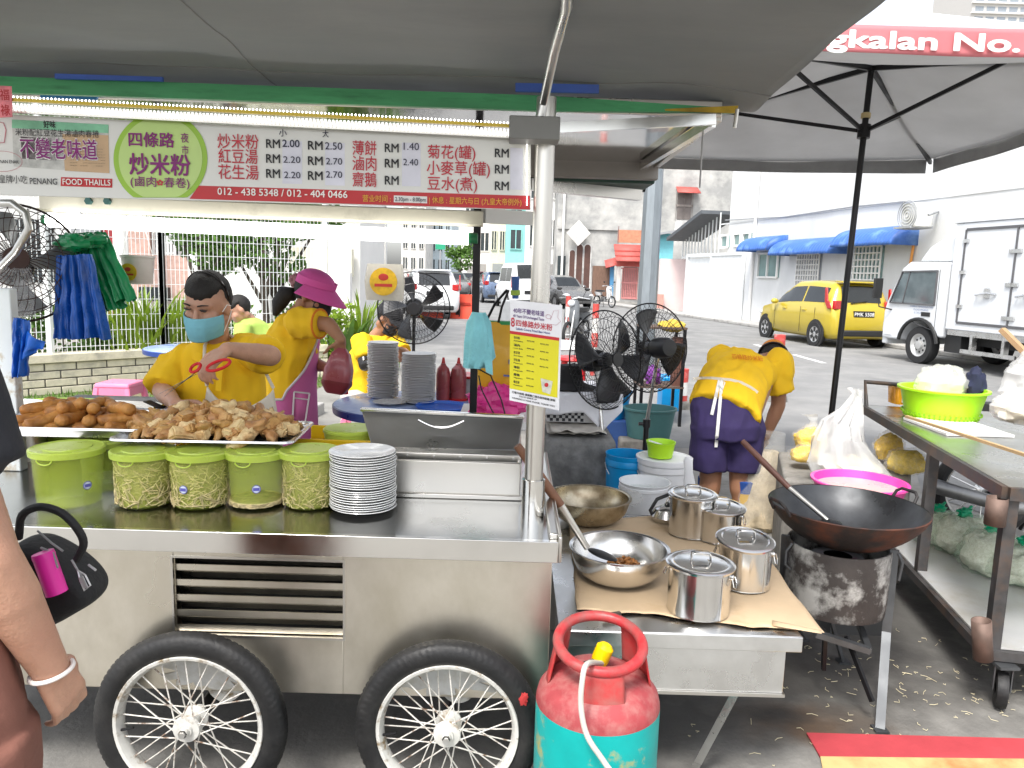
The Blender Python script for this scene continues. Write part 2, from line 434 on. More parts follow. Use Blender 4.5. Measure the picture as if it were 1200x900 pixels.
def leaves(mb, c, rad, n, size, rg, up=.3, droop=0.):
 c = Vector(c)
 for k in range(n):
  while True:
   p = V(rg.uniform(-1, 1), rg.uniform(-1, 1), rg.uniform(-1, 1))
   if p.length < 1: break
  p = p * (p.length ** -.35) if p.length > .05 else p
  q = c + V(p.x * rad[0], p.y * rad[1], p.z * rad[2])
  if noise.noise(q * (1.6 / max(rad))) < -.22: continue
  d = V(rg.gauss(0, 1), rg.gauss(0, 1), rg.gauss(up, .8)).normalized(); s = size * rg.uniform(.6, 1.3)
  x = d.cross(V(rg.gauss(0, 1), rg.gauss(0, 1), rg.gauss(0, 1))).normalized()
  y = d
  mb.add([q, q + y * s * .5 + x * s * .28, q + y * s, q + y * s * .5 - x * s * .28], [(0, 1, 2, 3)])
lf1 = mat('leaf_green', (.06, .13, .022), .55, var=.6, vs=2.2, tl=.3)
lf2 = mat('leaf_lime', (.22, .33, .03), .5, var=.4, vs=2.5, tl=.35)
lf3 = mat('leaf_mid', (.1, .2, .035), .55, var=.5, vs=3, tl=.3)
bark = mat('bark', (.09, .07, .055), .9, var=.4, vs=12, bump=.6, bs=40)
def tree(label, base, h, clumps, n, size, seed, m=lf1, group='trees behind the mesh fence'):
 rg = random.Random(seed); t = thing('garden_tree', label, 'tree', base, group)
 b = Vector(base); tr = MB()
 tr.tube([b, b + V(.05, .03, h * .3), b + V(.0, .05, h * .6), b + V(.05, 0, h * .85)], [.07, .055, .04, .02], 8)
 lv = MB()
 for (x, y, z, r) in clumps:
  tr.tube([b + V(0, .03, h * .45), b + V(x * .5, y * .5, (z + h * .45) / 2), b + V(x, y, z)], [.035, .025, .01], 6)
  leaves(lv, b + V(x, y, z), (r, r, r * .8), int(n * r * r), size, rg)
 tr.build('trunk', bark, t); lv.build('crown', m, t, smooth=False, weld=False)
 return t
def tb(px, y): p = at(px, 400, y); return V(p.x, p.y, 0)
tree('small bushy tree behind the fence left of the thick white house column', tb(252, 11), 2.1, [(0, 0, 1.75, .45), (-.25, .1, 1.95, .35), (.3, 0, 1.9, .35), (.1, .2, 2.25, .35)], 2300, .11, 1)
tree('dark leaning tree right of the white house column with an open crown', tb(322, 11.5), 2.3, [(-.2, 0, 2.1, .4), (.35, .1, 2.2, .42), (.1, .1, 2.5, .4), (.75, 0, 2.25, .3), (-.45, 0, 1.75, .25)], 2300, .11, 2)
tree('small round tree far down the street beside the shophouses', tb(538, 46), 3.0, [(0, 0, 2.2, .8), (.3, 0, 2.7, .6), (-.4, 0, 2.6, .5)], 700, .25, 3, lf3)
def blade_plant(label, base, n, h, spread, m, seed, group, wd=.06):
 rg = random.Random(seed); b = Vector(base); t = thing('leafy_plant', label, 'plant', b, group)
 lv = MB(); stm = MB()
 for k in range(n):
  a = rg.uniform(0, 6.28); r = spread * math.sqrt(rg.random()); p = b + V(r * math.cos(a), r * math.sin(a), rg.uniform(0, h * .45))
  L_ = h * rg.uniform(.4, .75); o = V(math.cos(a), math.sin(a), 0) * rg.uniform(.1, .5) * L_; s = V(-math.sin(a), math.cos(a), 0)
  pts = [p + o * (t_ ** 1.8) + UP * L_ * (t_ - .25 * t_ * t_) for t_ in (0, .35, .7, 1)]
  ws = [wd * .35, wd, wd * .75, .002]
  vs = []
  for q, w_ in zip(pts, ws): vs += [q - s * w_ / 2, q + s * w_ / 2]
  lv.add(vs, [(2 * i, 2 * i + 1, 2 * i + 3, 2 * i + 2) for i in range(3)])
 for k in range(5):
  a = rg.uniform(0, 6.28); stm.cyl(b + V(.5 * spread * math.cos(a), .5 * spread * math.sin(a), 0), b + V(.6 * spread * math.cos(a), .6 * spread * math.sin(a), h * .6), .008, .004, 6)
 lv.build('foliage', m, t, smooth=False, weld=False); stm.build('stem', lf3, t)
tree('broad leafy tree right behind the fence between the cook and the pink visor', tb(308, 10.9), 2.2, [(0, 0, 2.0, .5), (-.4, 0, 1.7, .4), (.4, 0, 2.2, .45), (.1, 0, 2.5, .45), (.2, .2, 1.5, .35)], 2600, .1, 4, lf3)
tree('leafy tree behind the fence just right of the black parasol pole', tb(236, 10.6), 2.2, [(0, 0, 2.0, .42), (.3, 0, 1.65, .38), (-.3, 0, 2.2, .4)], 2600, .1, 5, lf3)
G_ = 'leafy plants along the mesh fence'
for i, (px, lab) in enumerate(((265, 'low leafy bush behind the fence at the cook\'s shoulder'), (345, 'low leafy bush behind the fence under the pink visor brim'), (375, 'low leafy bush behind the fence left of the lime spiky plant'))):
 q = tb(px, 10.7); rg = random.Random(60 + i); t = thing('garden_bush', lab, 'bush', q, 'low bushes behind the fence'); lv = MB()
 for k in range(6): leaves(lv, q + V(rg.uniform(-.35, .35), rg.uniform(-.1, .2), rg.uniform(.3, .85)), (.24, .2, .22), 190, .085, rg)
 lv.build('foliage', lf2 if i == 2 else lf3, t, smooth=False, weld=False); MB().tube([q, q + UP * .5], .015, 6).build('stem', bark, t)
dF = (fM - fA).normalized(); nF = V(-dF.y, dF.x, 0)
for i, (px, lab, h, m) in enumerate([(70, 'low dark green shrub behind the fence under the blue hanging bags', .95, lf3), (108, 'mid green shrub behind the fence below the hanging bags', 1.0, lf3),
  (150, 'bright yellow green upright plant behind the fence below the green bags', 1.25, lf2), (178, 'bright yellow green plant behind the fence beside the black parasol pole', 1.3, lf2),
  (200, 'yellow green plant behind the fence, partly behind the masked cook', 1.2, lf2), (38, 'dark shrub behind the fence above the blue bag on the white post', .9, lf3)]):
 d = ray(px, 380);
 s = nF; t_ = ((fM + nF * .35 - CAM).dot(s)) / d.dot(s); p = CAM + d * t_
 if m is lf3:
  q = V(p.x, p.y, 0); rg = random.Random(20 + i); t = thing('leafy_plant', lab, 'plant', q, G_); lv = MB()
  for k in range(7): leaves(lv, q + V(rg.uniform(-.3, .3), rg.uniform(-.15, .3), h * rg.uniform(.35, .85)), (.2, .2, .2), 170, .075, rg)
  lv.build('foliage', m, t, smooth=False, weld=False); MB().tube([q, q + V(.03, 0, h * .4), q + V(0, .03, h * .8)], .012, 6).build('stem', bark, t)
 else: blade_plant(lab, V(p.x, p.y, 0), 150, h, .34, m, 20 + i, G_, .045)
blade_plant('lime green spiky plant behind the fence left of the standing fan', tb(424, 11.3), 46, 1.3, .16, lf2, 31, G_, .05)
blade_plant('broad leafed green plant between the pink visor and the black cap', tb(398, 10.8), 60, 1.0, .3, lf3, 32, G_, .09)
blade_plant('shaggy dark grass clump behind the seated worker in the black cap', tb(452, 11.2), 90, .7, .3, lf3, 33, G_, .02)
hw = mat('house_white', (.8, .79, .76), .7, var=.04, vs=2, bump=.08, bs=20)
hcream = mat('house_cream', (.78, .74, .58), .75, var=.06)
hpink = mat('house_pink_brick', (.5, .33, .28), .8, var=.2, vs=14, bump=.2)
hred = mat('maroon_paint', (.3, .03, .035), .5)
glassd = mat('dark_glass', (.03, .04, .045), .12, spec=.6, var=.3, vs=1)
greym = mat('grey_frame', (.3, .31, .32), .5)
hb = at(250, 400, 14.5); hb.z = 0
h = thing('white_house', 'white house with round porch columns, a maroon door and a pink brick wall', 'house', hb)
def fr(px0, py0, px1, py1, y, th, name, m, par, bev=0.):
 a, b = at(px0, py1, y), at(px1, py0, y); z0, z1 = min(a.z, b.z), max(a.z, b.z)
 return MB().b2((a.x, y, z0), (b.x, y + th, z1)).build(name, m, par, bevel=bev)
def slab(mb, px0, py0, px1, py1, y, th):
 a, b = at(px0, py1, y), at(px1, py0, y); mb.b2((a.x, y, min(a.z, b.z)), (b.x, y + th, max(a.z, b.z)))
m_ = MB(); a, b = at(20, 400, 14.9), at(440, 400, 14.9); m_.b2((a.x - 2, 14.9, 0), (b.x - .3, 18, 5.6)); m_.build('wall', hw, h)
rf = MB(); rf.b2((a.x - 2.6, 13.6, 4.2), (b.x, 18.6, 4.45)); rf.build('porch_roof', hw, h, bevel=.02)
fr(240, 320, 410, 380, 13.9, .18, 'garden_wall', hw, h); fr(340, 292, 412, 322, 14.6, .2, 'side_wall', hcream, h)
fr(126, 262, 146, 395, 14.8, .08, 'door', hred, h); fr(150, 300, 222, 350, 14.5, .3, 'brick_wall', hpink, h); fr(150, 268, 175, 300, 14.8, .08, 'brick_panel', hpink, h)
wd_ = fr(183, 262, 206, 320, 14.82, .06, 'window', glassd, h)
gm = MB()
for x in range(184, 206, 4): slab(gm, x, 262, x + .8, 320, 14.77, .03)
for y_ in (272, 284, 296, 308): slab(gm, 183, y_, 206, y_ + 1, 14.765, .03)
gm.build('grille', fm, wd_)
fr(163, 337, 195, 352, 14.35, .2, 'letter_slot', glassd, h)
for (px, r) in ((142, .13), (230, .15), (301, .2)):
 q = at(px, 300, 13.7); c = MB(); c.lathe([(r * 1.25, 0), (r * 1.25, .2), (r, .22), (r * .95, 2.2), (r * .9, 4.0), (r * 1.2, 4.1), (r * 1.2, 4.2)], 20, (q.x, 13.7, 0)); c.build('column', hw, h)
fr(20, 258, 60, 330, 14.83, .05, 'window', glassd, h); fr(88, 262, 118, 380, 14.8, .08, 'door', greym, h)
def block(name, label, px0, px1, y, depth, ztop, m, rows, cols, wcol=glassd, wh=(.5, .55), z0=0.0, group=None, cat='building', base=2.6, roof=None):
 a, b = at(px0, 330, y), at(px1, 330, y); t = thing(name, label, cat, V((a.x + b.x) / 2, y, 0), group)
 MB().b2((a.x, y, z0), (b.x, y + depth, ztop)).build('wall', m, t)
 MB().b2((a.x - .1, y - .12, ztop), (b.x + .1, y + depth, ztop + .25)).build('parapet', roof or m, t, bevel=.03)
 W_ = b.x - a.x
 for r in range(rows):
  hz = (ztop - base) / max(rows, 1)
  for c in range(cols):
   cx = a.x + W_ * (c + .5) / cols; cz = base + hz * (r + .5); ww, hh = W_ / cols * wh[0], hz * wh[1]
   w_ = MB().b2((cx - ww / 2, y - .06, cz - hh / 2), (cx + ww / 2, y + .05, cz + hh / 2)).build('window', wcol, t)
   f_ = MB(); e = .05
   f_.b2((cx - ww / 2 - e, y - .1, cz - hh / 2 - e), (cx + ww / 2 + e, y - .005, cz - hh / 2)); f_.b2((cx - ww / 2 - e, y - .1, cz + hh / 2), (cx + ww / 2 + e, y - .005, cz + hh / 2 + e))
   f_.b2((cx - ww / 2 - e, y - .1, cz - hh / 2), (cx - ww / 2, y - .005, cz + hh / 2)); f_.b2((cx + ww / 2, y - .1, cz - hh / 2), (cx + ww / 2 + e, y - .005, cz + hh / 2)); f_.b2((cx - .03, y - .09, cz - hh / 2), (cx + .03, y - .062, cz + hh / 2))
   f_.build('frame', m, w_)
 if base > 2:
  for c in range(max(1, cols - 1)):
   cx = a.x + W_ * (c + .5) / max(1, cols - 1); ww = W_ / max(1, cols - 1) * .62
   MB().b2((cx - ww / 2, y - .07, .05), (cx + ww / 2, y + .04, 2.15)).build('shutter', shut_m, t)
 return t
shut_m = mat('shutter_grey', (.3, .29, .28), .6, var=.15, vs=4, stretch=(1, 1, 14))
GS = 'shophouses down the street'
turq = mat('turquoise_wall', (.25, .55, .52), .7, var=.1); palew = mat('pale_wall', (.66, .64, .6), .75, var=.1, vs=2, dirt=(.4, .38, .35), dscale=1.5, damt=.3); creamw = mat('cream_wall', (.66, .6, .48), .75, var=.1)
block('shophouse', 'tall white shophouse with a plain front at the far end of the parked cars', 540, 576, 60, 8, 7.5, hw, 2, 2, group=GS)
block('shophouse', 'cream shophouse with dark shutters between the white and turquoise shophouses', 573, 592, 55, 8, 7.2, creamw, 2, 2, group=GS)
block('shophouse', 'turquoise shophouse left of the steel post', 591, 615, 51, 8, 7.0, turq, 2, 1, group=GS)
block('shophouse', 'white shophouse with a side wall beside the grey plastered building', 614, 656, 49.5, 8, 8.5, hw, 2, 2, group=GS)
block('apartment_block', 'white apartment block with grey windows seen above the standing fan', 470, 498, 75, 10, 9, palew, 4, 3, base=1.2)
block('apartment_block', 'pale block with blue window bands right of the green street sign', 503, 528, 82, 10, 7, mat('pale_blue_wall', (.5, .58, .62), .7), 3, 3, base=1.2)
sg = thing('street_sign', 'small green street sign on a thin pole far down the road', 'sign', tb(516, 40))
q = at(516, 300, 40); MB().cyl(V(q.x, 40, 0), V(q.x, 40, 3.3), .04, n=8).build('pole', greym, sg); MB().b2((q.x - .25, 39.94, 2.6), (q.x + .25, 39.99, 3.2)).build('panel', mat('sign_green', (.02, .3, .16), .5), sg)
gp = mat('grey_plaster', (.3, .3, .29), .9, var=.25, vs=.8, bump=.3, bs=12, dirt=(.52, .51, .48), dscale=.7, damt=.42, detail=10)
Y0 = 46.; a, b = at(650, 340, Y0), at(852, 340, Y0)
gbld = thing('old_building', 'old grey plastered building with arched openings and one shuttered window high up', 'building', V((a.x + b.x) / 2, Y0, 0))
MB().b2((a.x, Y0, 0), (b.x, Y0 + 12, 11.5)).build('wall', gp, gbld)
pw_ = mat('peeling_white', (.7, .69, .66), .85, var=.12, vs=2, dirt=(.35, .35, .34), dscale=1.6, damt=.45)
fr(654, 262, 766, 268, Y0 - .12, .12, 'ledge', gp, gbld)
ar = MB(); arw = MB()
for (x0, x1, ys, yb) in ((666, 672, 296, 340), (674, 681, 290, 340), (683, 690, 290, 340)):
 p0, p1 = at(x0, yb, Y0), at(x1, yb, Y0); zt = at(x0, ys, Y0).z; z0 = 0.; r = (p1.x - p0.x) / 2; cx = (p0.x + p1.x) / 2
 poly = [(-r, z0), (r, z0), (r, zt)] + [(r * math.cos(t), zt + r * math.sin(t)) for t in [math.pi * k / 10 for k in range(1, 10)]] + [(-r, zt)]
 ar.prism(poly, (cx, Y0 - .04, 0), V(1, 0, 0), UP, V(0, .06, 0))
 k = 1.35; poly = [(-r * k, z0), (r * k, z0), (r * k, zt)] + [(r * k * math.cos(t), zt + r * k * math.sin(t)) for t in [math.pi * j / 10 for j in range(1, 10)]] + [(-r * k, zt)]
 arw.prism(poly, (cx, Y0 - .02, 0), V(1, 0, 0), UP, V(0, .05, 0))
arw.build('arch_surround', pw_, gbld); ar.build('arched_door', mat('dark_wood', (.09, .045, .035), .7, var=.3, vs=3), gbld)
fr(652, 300, 663, 345, Y0 - .05, .08, 'dark_doorway', glassd, gbld)
wi = fr(793, 227, 811, 257, Y0 - .06, .1, 'window', mat('old_shutter', (.16, .14, .13), .8), gbld)
gm = MB(); slab(gm, 792, 240, 812, 242, Y0 - .1, .04); slab(gm, 801, 227, 803, 257, Y0 - .1, .04); slab(gm, 791.5, 226, 793, 258, Y0 - .1, .04); slab(gm, 811, 226, 812.5, 258, Y0 - .1, .04); gm.build('frame', mat('weathered_wood', (.25, .22, .2), .8), wi)
fr(790, 257, 814, 272, Y0 - .02, .03, 'plaster_patch', pw_, gbld)
q0, q1 = at(792, 225, Y0), at(817, 226, Y0)
aw = MB(); aw.add([V(q0.x, Y0, q0.z + .3), V(q1.x, Y0, q1.z + .3), V(q1.x + .05, Y0 - .8, q1.z - .1), V(q0.x - .05, Y0 - .8, q0.z - .1)], [(0, 1, 2, 3)]); aw.build('window_hood', mat('red_roof', (.45, .09, .075), .6, var=.15), gbld, solid=.04)
ac = thing('satellite_dish', 'pale square dish panel fixed on the grey building above the arches', 'dish', at(678, 273, Y0 - .5))
MB().prism([(0, -.75), (.7, 0), (0, .75), (-.7, 0)], at(678, 273, Y0 - .5), V(1, 0, 0), UP, V(0, .06, 0)).build('panel', palew, ac); MB().cyl(at(678, 273, Y0 - .45), at(676, 284, Y0 - .02), .06, n=8).build('bracket', greym, ac)
pc_ = thing('drain_pipe', 'white drain pipe running down the corner of the grey building', 'pipe', at(659, 345, Y0 - .2)); q = at(659, 300, Y0 - .25)
MB().cyl(V(q.x, Y0 - .2, 0), V(q.x, Y0 - .2, 8.5), .07, n=10).build('tube', hw, pc_)
redr = MATS['red_roof']; Yg = 41.
gt = thing('gate_pavilion', 'small red tiled gateway with a pink grille gate and white pillars', 'gate', tb(738, Yg))
pil = mat('gate_pillar', (.72, .66, .62), .7, var=.1)
fr(722, 308, 728, 352, Yg, .4, 'pillar', pil, gt); fr(747, 308, 752, 352, Yg, .4, 'pillar', pil, gt)
rf = MB()
for i in range(3):
 a, b = at(720, 306 - i * 6, Yg), at(756, 307 - i * 6, Yg)
 rf.add([V(a.x, Yg - .7 + i * .3, a.z), V(b.x, Yg - .7 + i * .3, a.z), V(b.x, Yg - .2 + i * .3, a.z + .34), V(a.x, Yg - .2 + i * .3, a.z + .34)], [(0, 1, 2, 3)])
rf.build('tiled_roof', redr, gt, solid=.06); fr(723, 306, 752, 312, Yg - .02, .35, 'lintel', redr, gt)
fr(724, 270, 752, 284, Yg + 3, .2, 'balcony_roof', mat('terracotta', (.5, .22, .13), .7, var=.2, vs=5), gt)
gm = MB()
for k in range(9): slab(gm, 729 + k * 2.1, 314, 729.6 + k * 2.1, 350, Yg + .2, .04)
for y_ in (314, 331, 349): slab(gm, 728, y_, 748, y_ + 1, Yg + .19, .05)
gm.build('grille', mat('pink_metal', (.6, .25, .24), .5), gt)
fr(729, 313, 747, 351, Yg + .45, .1, 'door', mat('rose_panel', (.5, .3, .28), .7), gt)
for px in (724.5, 751.5):
 fr(px - 1.2, 265, px + 1.2, 306, Yg + .5, .15, 'post', mat('maroon_post', (.22, .09, .09), .6), gt)
sh_ = thing('lean_to', 'ramshackle brown shelter with a small red canopy left of the red gate', 'shelter', tb(706, 42))
fr(694, 312, 718, 347, 42, .6, 'wall', mat('brown_boards', (.17, .1, .07), .85, var=.4, vs=4, stretch=(8, 1, 1)), sh_); fr(714, 312, 720, 350, 41.6, .3, 'blue_sheet', mat('blue_sheet', (.08, .25, .45), .6), sh_)
q0, q1 = at(708, 312, 42), at(723, 308, 42); m_ = MB(); m_.add([V(q0.x, 41.2, q0.z - .1), V(q1.x, 41.2, q1.z - .1), V(q1.x, 42, q1.z + .3), V(q0.x, 42, q0.z + .3)], [(0, 1, 2, 3)]); m_.build('canopy', redr, sh_, solid=.04)
pk = mat('pink_wall', (.78, .62, .6), .75, var=.06, vs=2)
wl = thing('compound_wall', 'pale pink compound wall between the lamp pole and the white gates', 'wall', tb(790, 36)); fr(771, 304, 806, 366, 36, .3, 'panel', pk, wl); fr(770, 345, 778, 368, 35.6, .4, 'plinth', mat('salmon', (.6, .3, .25), .7), wl)
t = thing('cyan_shed', 'turquoise painted shed wall under a dark roof edge', 'shed', tb(781, 38)); fr(764, 274, 790, 304, 38, .3, 'wall', mat('cyan_paint', (.18, .5, .56), .7, var=.1), t)
q0, q1 = at(762, 276, 38), at(806, 271, 38); MB().bar(V(q0.x, 37.9, q0.z), V(q1.x, 37.9, q1.z + .1), .7, .1).build('roof', greym, t)
wb = mat('white_render', (.7, .71, .71), .75, var=.05, vs=.5, bump=.1, bs=8, dirt=(.58, .585, .58), dscale=.35, damt=.4, stretch=(1, 1, .35))
bw = thing('white_building', 'big plain white rendered building with a gable, facing the parked truck', 'building', st(-8, 0))
zg = wp(1070, 14).z
uu = lambda p: (p - B_).dot(D_)
ug = uu(wp(1070, 30)); ul = .2
body = MB(); poly = [(-60, 0), (ul, 0), (ul, wp(848, 150).z - .8), (uu(wp(1040, 30)), wp(1040, 30).z - .3), (ug, zg), (uu(wp(1200, 42)), wp(1200, 42).z), (-60, wp(1200, 42).z - 1)]
body.prism(poly, B_, D_, UP, N_ * 14); body.build('wall', wb, bw)
bd = MB(); bd.bar(wp(845, 263, -.01), wp(1300, 206, -.01), .02, .05); bd.build('band', wb, bw)
glg = mat('green_glass', (.2, .3, .29), .15, var=.25, vs=1.5)
def wall_box(x0, y0, x1, y1, v0, v1, name, m, par, bev=0.):
 a, b, = wp(x0, y1, v0), wp(x1, y0, v0); za = (a.z + wp(x1, y1, v0).z) / 2; zb = (wp(x0, y0, v0).z + b.z) / 2
 u0, u1 = uu(a), uu(b)
 mb_ = MB(); mb_.prism([(u0, za), (u1, za), (u1, zb), (u0, zb)], B_ + N_ * v0, D_, UP, N_ * (v1 - v0)); return mb_.build(name, m, par, bevel=bev)
def grille(x0, y0, x1, y1, v, nx, ny, par, m, t_=.035):
 g_ = MB(); a, b = wp(x0, y1), wp(x1, y0); u0, u1 = uu(a), uu(b); za, zb = (wp(x0, y1).z + wp(x1, y1).z) / 2, (wp(x0, y0).z + wp(x1, y0).z) / 2
 for i in range(nx + 1): u = u0 + (u1 - u0) * i / nx; g_.bar(st(u, v, za), st(u, v, zb), t_, t_, up=D_)
 for i in range(ny + 1): z = za + (zb - za) * i / ny; g_.bar(st(u0, v, z), st(u1, v, z), t_, t_)
 g_.build('grille', m, par)
for (x0, y0, x1, y1) in ((846, 276, 855, 290), (861, 274, 870, 288), (872, 273, 881, 283)):
 w_ = wall_box(x0, y0, x1, y1, -.03, .05, 'window', glg, bw); grille(x0, y0, x1, y1, -.06, 1, 1, w_, hw, .07)
w_ = wall_box(889, 297, 914, 325, -.03, .05, 'window', glg, bw); grille(889, 297, 914, 325, -.06, 2, 1, w_, hw, .06)
gr2 = MB()
w_ = wall_box(934, 298, 963, 335, -.03, .05, 'door', mat('door_shade', (.28, .3, .33), .6), bw); grille(934, 298, 963, 335, -.07, 9, 6, w_, hw, .035)
w_ = wall_box(998, 289, 1036, 328, -.03, .05, 'window', glg, bw); grille(998, 289, 1036, 328, -.07, 8, 5, w_, hw, .035)
wall_box(921, 300, 934, 350, -.06, .0, 'pilaster', wb, bw)
awm = mat('blue_awning', (.05, .14, .45), .5, var=.15, vs=3, dirt=(.2, .35, .62), dscale=1.5, damt=.3)
for i, (x0, y0, x1, y1, lab) in enumerate(((863, 280, 897, 292, 'short blue curved awning above the small windows, leftmost of the three'), (900, 282, 968, 297, 'long blue curved awning above the grille door'), (973, 270, 1043, 289, 'blue curved awning over the barred window nearest the truck'))):
 u0, u1 = uu(wp(x0, y1, -.75)), uu(wp(x1, y1, -.75)); zt = (wp(x0, y0, 0).z + wp(x1, y0 - 2, 0).z) / 2; zb = zt - .5
 t = thing('window_awning', lab, 'awning', st((u0 + u1) / 2, 0, zb), 'blue awnings on the white building')
 n = int(abs(u1 - u0) / .07)
 def fn(u, v):
  th = v * math.pi / 2; rr = .75 + .012 * math.cos(u * n * math.pi)
  return st(u0 + (u1 - u0) * u, -rr * math.sin(th), zb + (zt - zb) * math.cos(th))
 MB().grid(fn, n * 2, 8).build('sheet', awm, t, solid=.01)
 for u in (u0 + .004, u1 - .004):
  ends = MB(); ends.add([st(u, 0, zb)] + [st(u, -.74 * math.sin(k * math.pi / 16), zb + (zt - zb) * math.cos(k * math.pi / 16)) for k in range(9)], [tuple(range(10))]); ends.build('end_panel', awm, t, solid=.006)
acu = thing('air_conditioner', 'beige outdoor air conditioner unit on the white wall above the truck', 'air conditioner', wp(1073, 264))
wall_box(1055, 238, 1073, 266, -.75, -.25, 'casing', mat('ac_casing', (.68, .68, .65), .5, var=.08), acu, .03)
q = wp(1063, 252, -.76); fg = MB()
for r in (.06, .13, .2, .27, .33):
 fg.tube([q + D_ * (r * math.cos(k * .2618)) + UP * (r * math.sin(k * .2618)) for k in range(24)], .012, 5, True)
fg.build('fan_grille', greym, acu); MB().bar(wp(1060, 268, -.5), wp(1080, 266, -.5), .6, .05).build('bracket', greym, acu)
MB().tube([wp(1088, 252, -.5), wp(1096, 249, -.3), wp(1099, 248, -.02)], .03, 8).build('drain_stub', greym, acu)
t = thing('wall_pipe', 'orange pipe running down the white wall below the air conditioner', 'pipe', wp(1066, 312)); MB().tube([wp(1073, 266, -.06), wp(1070, 290, -.06), wp(1066, 314, -.06)], .035, 8).build('tube', mat('orange_pipe', (.6, .25, .05), .5), t)
t = thing('wall_cable', 'thin black cable sagging along the white wall above the blue awnings', 'cable', wp(950, 262)); MB().tube([wp(850, 258 , -.05), wp(920, 254, -.05), wp(1000, 242, -.05), wp(1060, 236, -.05)], .02, 5).build('wire', greym, t)
t = thing('drain_pipe', 'white plastic drain pipe on the white wall between the first awning and gate', 'pipe', st(-1.6, -.05)); MB().cyl(st(-1.9, -.07, .1), st(-1.9, -.07, 6), .05, n=10).build('tube', hw, t)
gw = mat('gate_white', (.76, .78, .78), .5, var=.06)
t = thing('folding_gate', 'white ribbed folding metal gate at the end of the white building', 'gate', st(1.2, -.05))
u0, u1 = uu(wp(832, 370)), uu(wp(869, 372)); zt = wp(850, 298).z; nn = 40
MB().grid(lambda u, v: st(u0 + (u1 - u0) * u, -.06 - .03 * (int(u * nn * 2 + .5) % 2), .1 + (zt - .1) * v), nn * 2, 1).build('leaf', gw, t, smooth=False)
fq = MB(); fq.bar(st(u0, -.08, .1), st(u0, -.08, zt), .1, .1, up=D_); fq.bar(st(u1, -.08, .1), st(u1, -.08, zt), .1, .1, up=D_); fq.bar(st(u0, -.08, zt), st(u1, -.08, zt), .1, .1); fq.build('frame', gw, t)
t = thing('white_gate', 'plain white sheet metal gate beside the folding gate', 'gate', st(3, 0))
u0, u1 = uu(wp(831, 368)), uu(wp(805, 366)); MB().prism([(u0 + .05, .1), (u1, .1), (u1, zt * .95), (u0 + .05, zt * .95)], B_ - N_ * .05, D_, UP, N_ * .08).build('leaf', gw, t)
fq = MB(); fq.bar(st(u1, -.1, .05), st(u1, -.1, zt * 1.0), .12, .12, up=D_); fq.bar(st(u1, -.1, zt), st(u0, -.1, zt), .12, .12); fq.build('frame', gw, t)
t = thing('lean_to_roof', 'dark sloping metal roof over the white gates on a barred frame', 'roof', st(2, 1, zt))
q0, q1 = at(801, 281, 36), at(845, 249, 31); MB().bar(q0, q1, 1.6, .14).build('sheet', mat('dark_roof', (.09, .1, .11), .6), t)
gm = MB()
for k in range(12):
 f_ = k / 11; p = q0.lerp(q1, f_); gm.cyl(V(p.x, p.y, zt), p, .03, n=6)
gm.build('bars', fm, t); MB().bar(V(q0.x, q0.y, zt), V(q1.x, q1.y, zt), .08, .08).build('rail', fm, t)
t = thing('tower_block', 'tall grey beige apartment tower with rows of windows beyond the white gable', 'building', tb(1210, 260))
yT = 260.; a = at(1137, 30, yT); ap = mat('tower_render', (.55, .53, .5), .8, var=.08)
m_ = MB(); m_.b2((a.x, yT, 0), (a.x + 45, yT + 25, 130)); m_.build('wall', ap, t)
wb_ = MB(); bl_ = MB()
for fl in range(26, 41):
 z = fl * 3.05
 for c in range(12):
  x = a.x + 1 + c * 3.6; wb_.b2((x, yT - .05, z), (x + 2.7, yT + .3, z + 1.6))
 bl_.b2((a.x - .3, yT - .8, z - .6), (a.x + 45, yT + .2, z - .2))
x_ = wb_.build('window_band', mat('tower_glass', (.24, .27, .3), .3), t); x_['kind'] = 'stuff'; bl_.build('balcony_slab', hw, t)
steel = mat('stainless', (.62, .6, .56), .3, 1., var=.05, vs=2.5, stretch=(1, 1, .4), rvar=.07)
steel_panel = mat('stainless_panel', (.7, .66, .58), .33, 1., var=.1, vs=1.6, stretch=(1.5, 1.5, 1), rvar=.12, dirt=(.58, .54, .45), dscale=5, damt=.4, bump=.03, bs=25, sharp=.2)
steel_top = mat('stainless_top', (.5, .5, .49), .22, 1., var=.08, vs=5, rvar=.1, dirt=(.44, .44, .43), dscale=3, damt=.4, sharp=.3)
steel_br = mat('stainless_bright', (.74, .73, .7), .16, 1., var=.05, vs=6, rvar=.06)
chrome_s = mat('steel_scratched', (.7, .7, .69), .3, 1., var=.1, vs=7, rvar=.12, bump=.03, bs=80)
black_in = mat('dark_inside', (.012, .012, .012), .7)
cart = thing('food_cart', 'stainless steel hawker cart on two spoked motorcycle wheels under a grey awning', 'food cart', V(-.8, 2.4, 0))
ZC = .788; XL, XR = -1.85, .125; YF, YB = 2.02, 2.95; ZB = .31
pl = MB()
lx0, lx1 = at(204, 700, YF).x, at(402, 700, YF).x; lz1, lz0 = at(300, 656, YF).z, at(300, 745, YF).z
pl.b2((XL, YF, ZB), (lx0, YF + .012, ZC - .02)); pl.b2((lx1, YF, ZB), (XR, YF + .012, ZC - .02)); pl.b2((lx0, YF, ZB), (lx1, YF + .012, lz0)); pl.b2((lx0, YF, lz1), (lx1, YF + .012, ZC - .02))
pl.b2((XR - .012, YF + .012, ZB), (XR, YB, ZC - .02)); pl.b2((XL, YF + .012, ZB), (XL + .012, YB, ZC - .02)); pl.b2((XL + .012, YB - .012, ZB), (XR - .012, YB, ZC - .02)); pl.b2((XL + .012, YF + .012, ZB), (XR - .012, YB - .012, ZB + .012))
pl.build('body_panel', steel_panel, cart, bevel=.002)
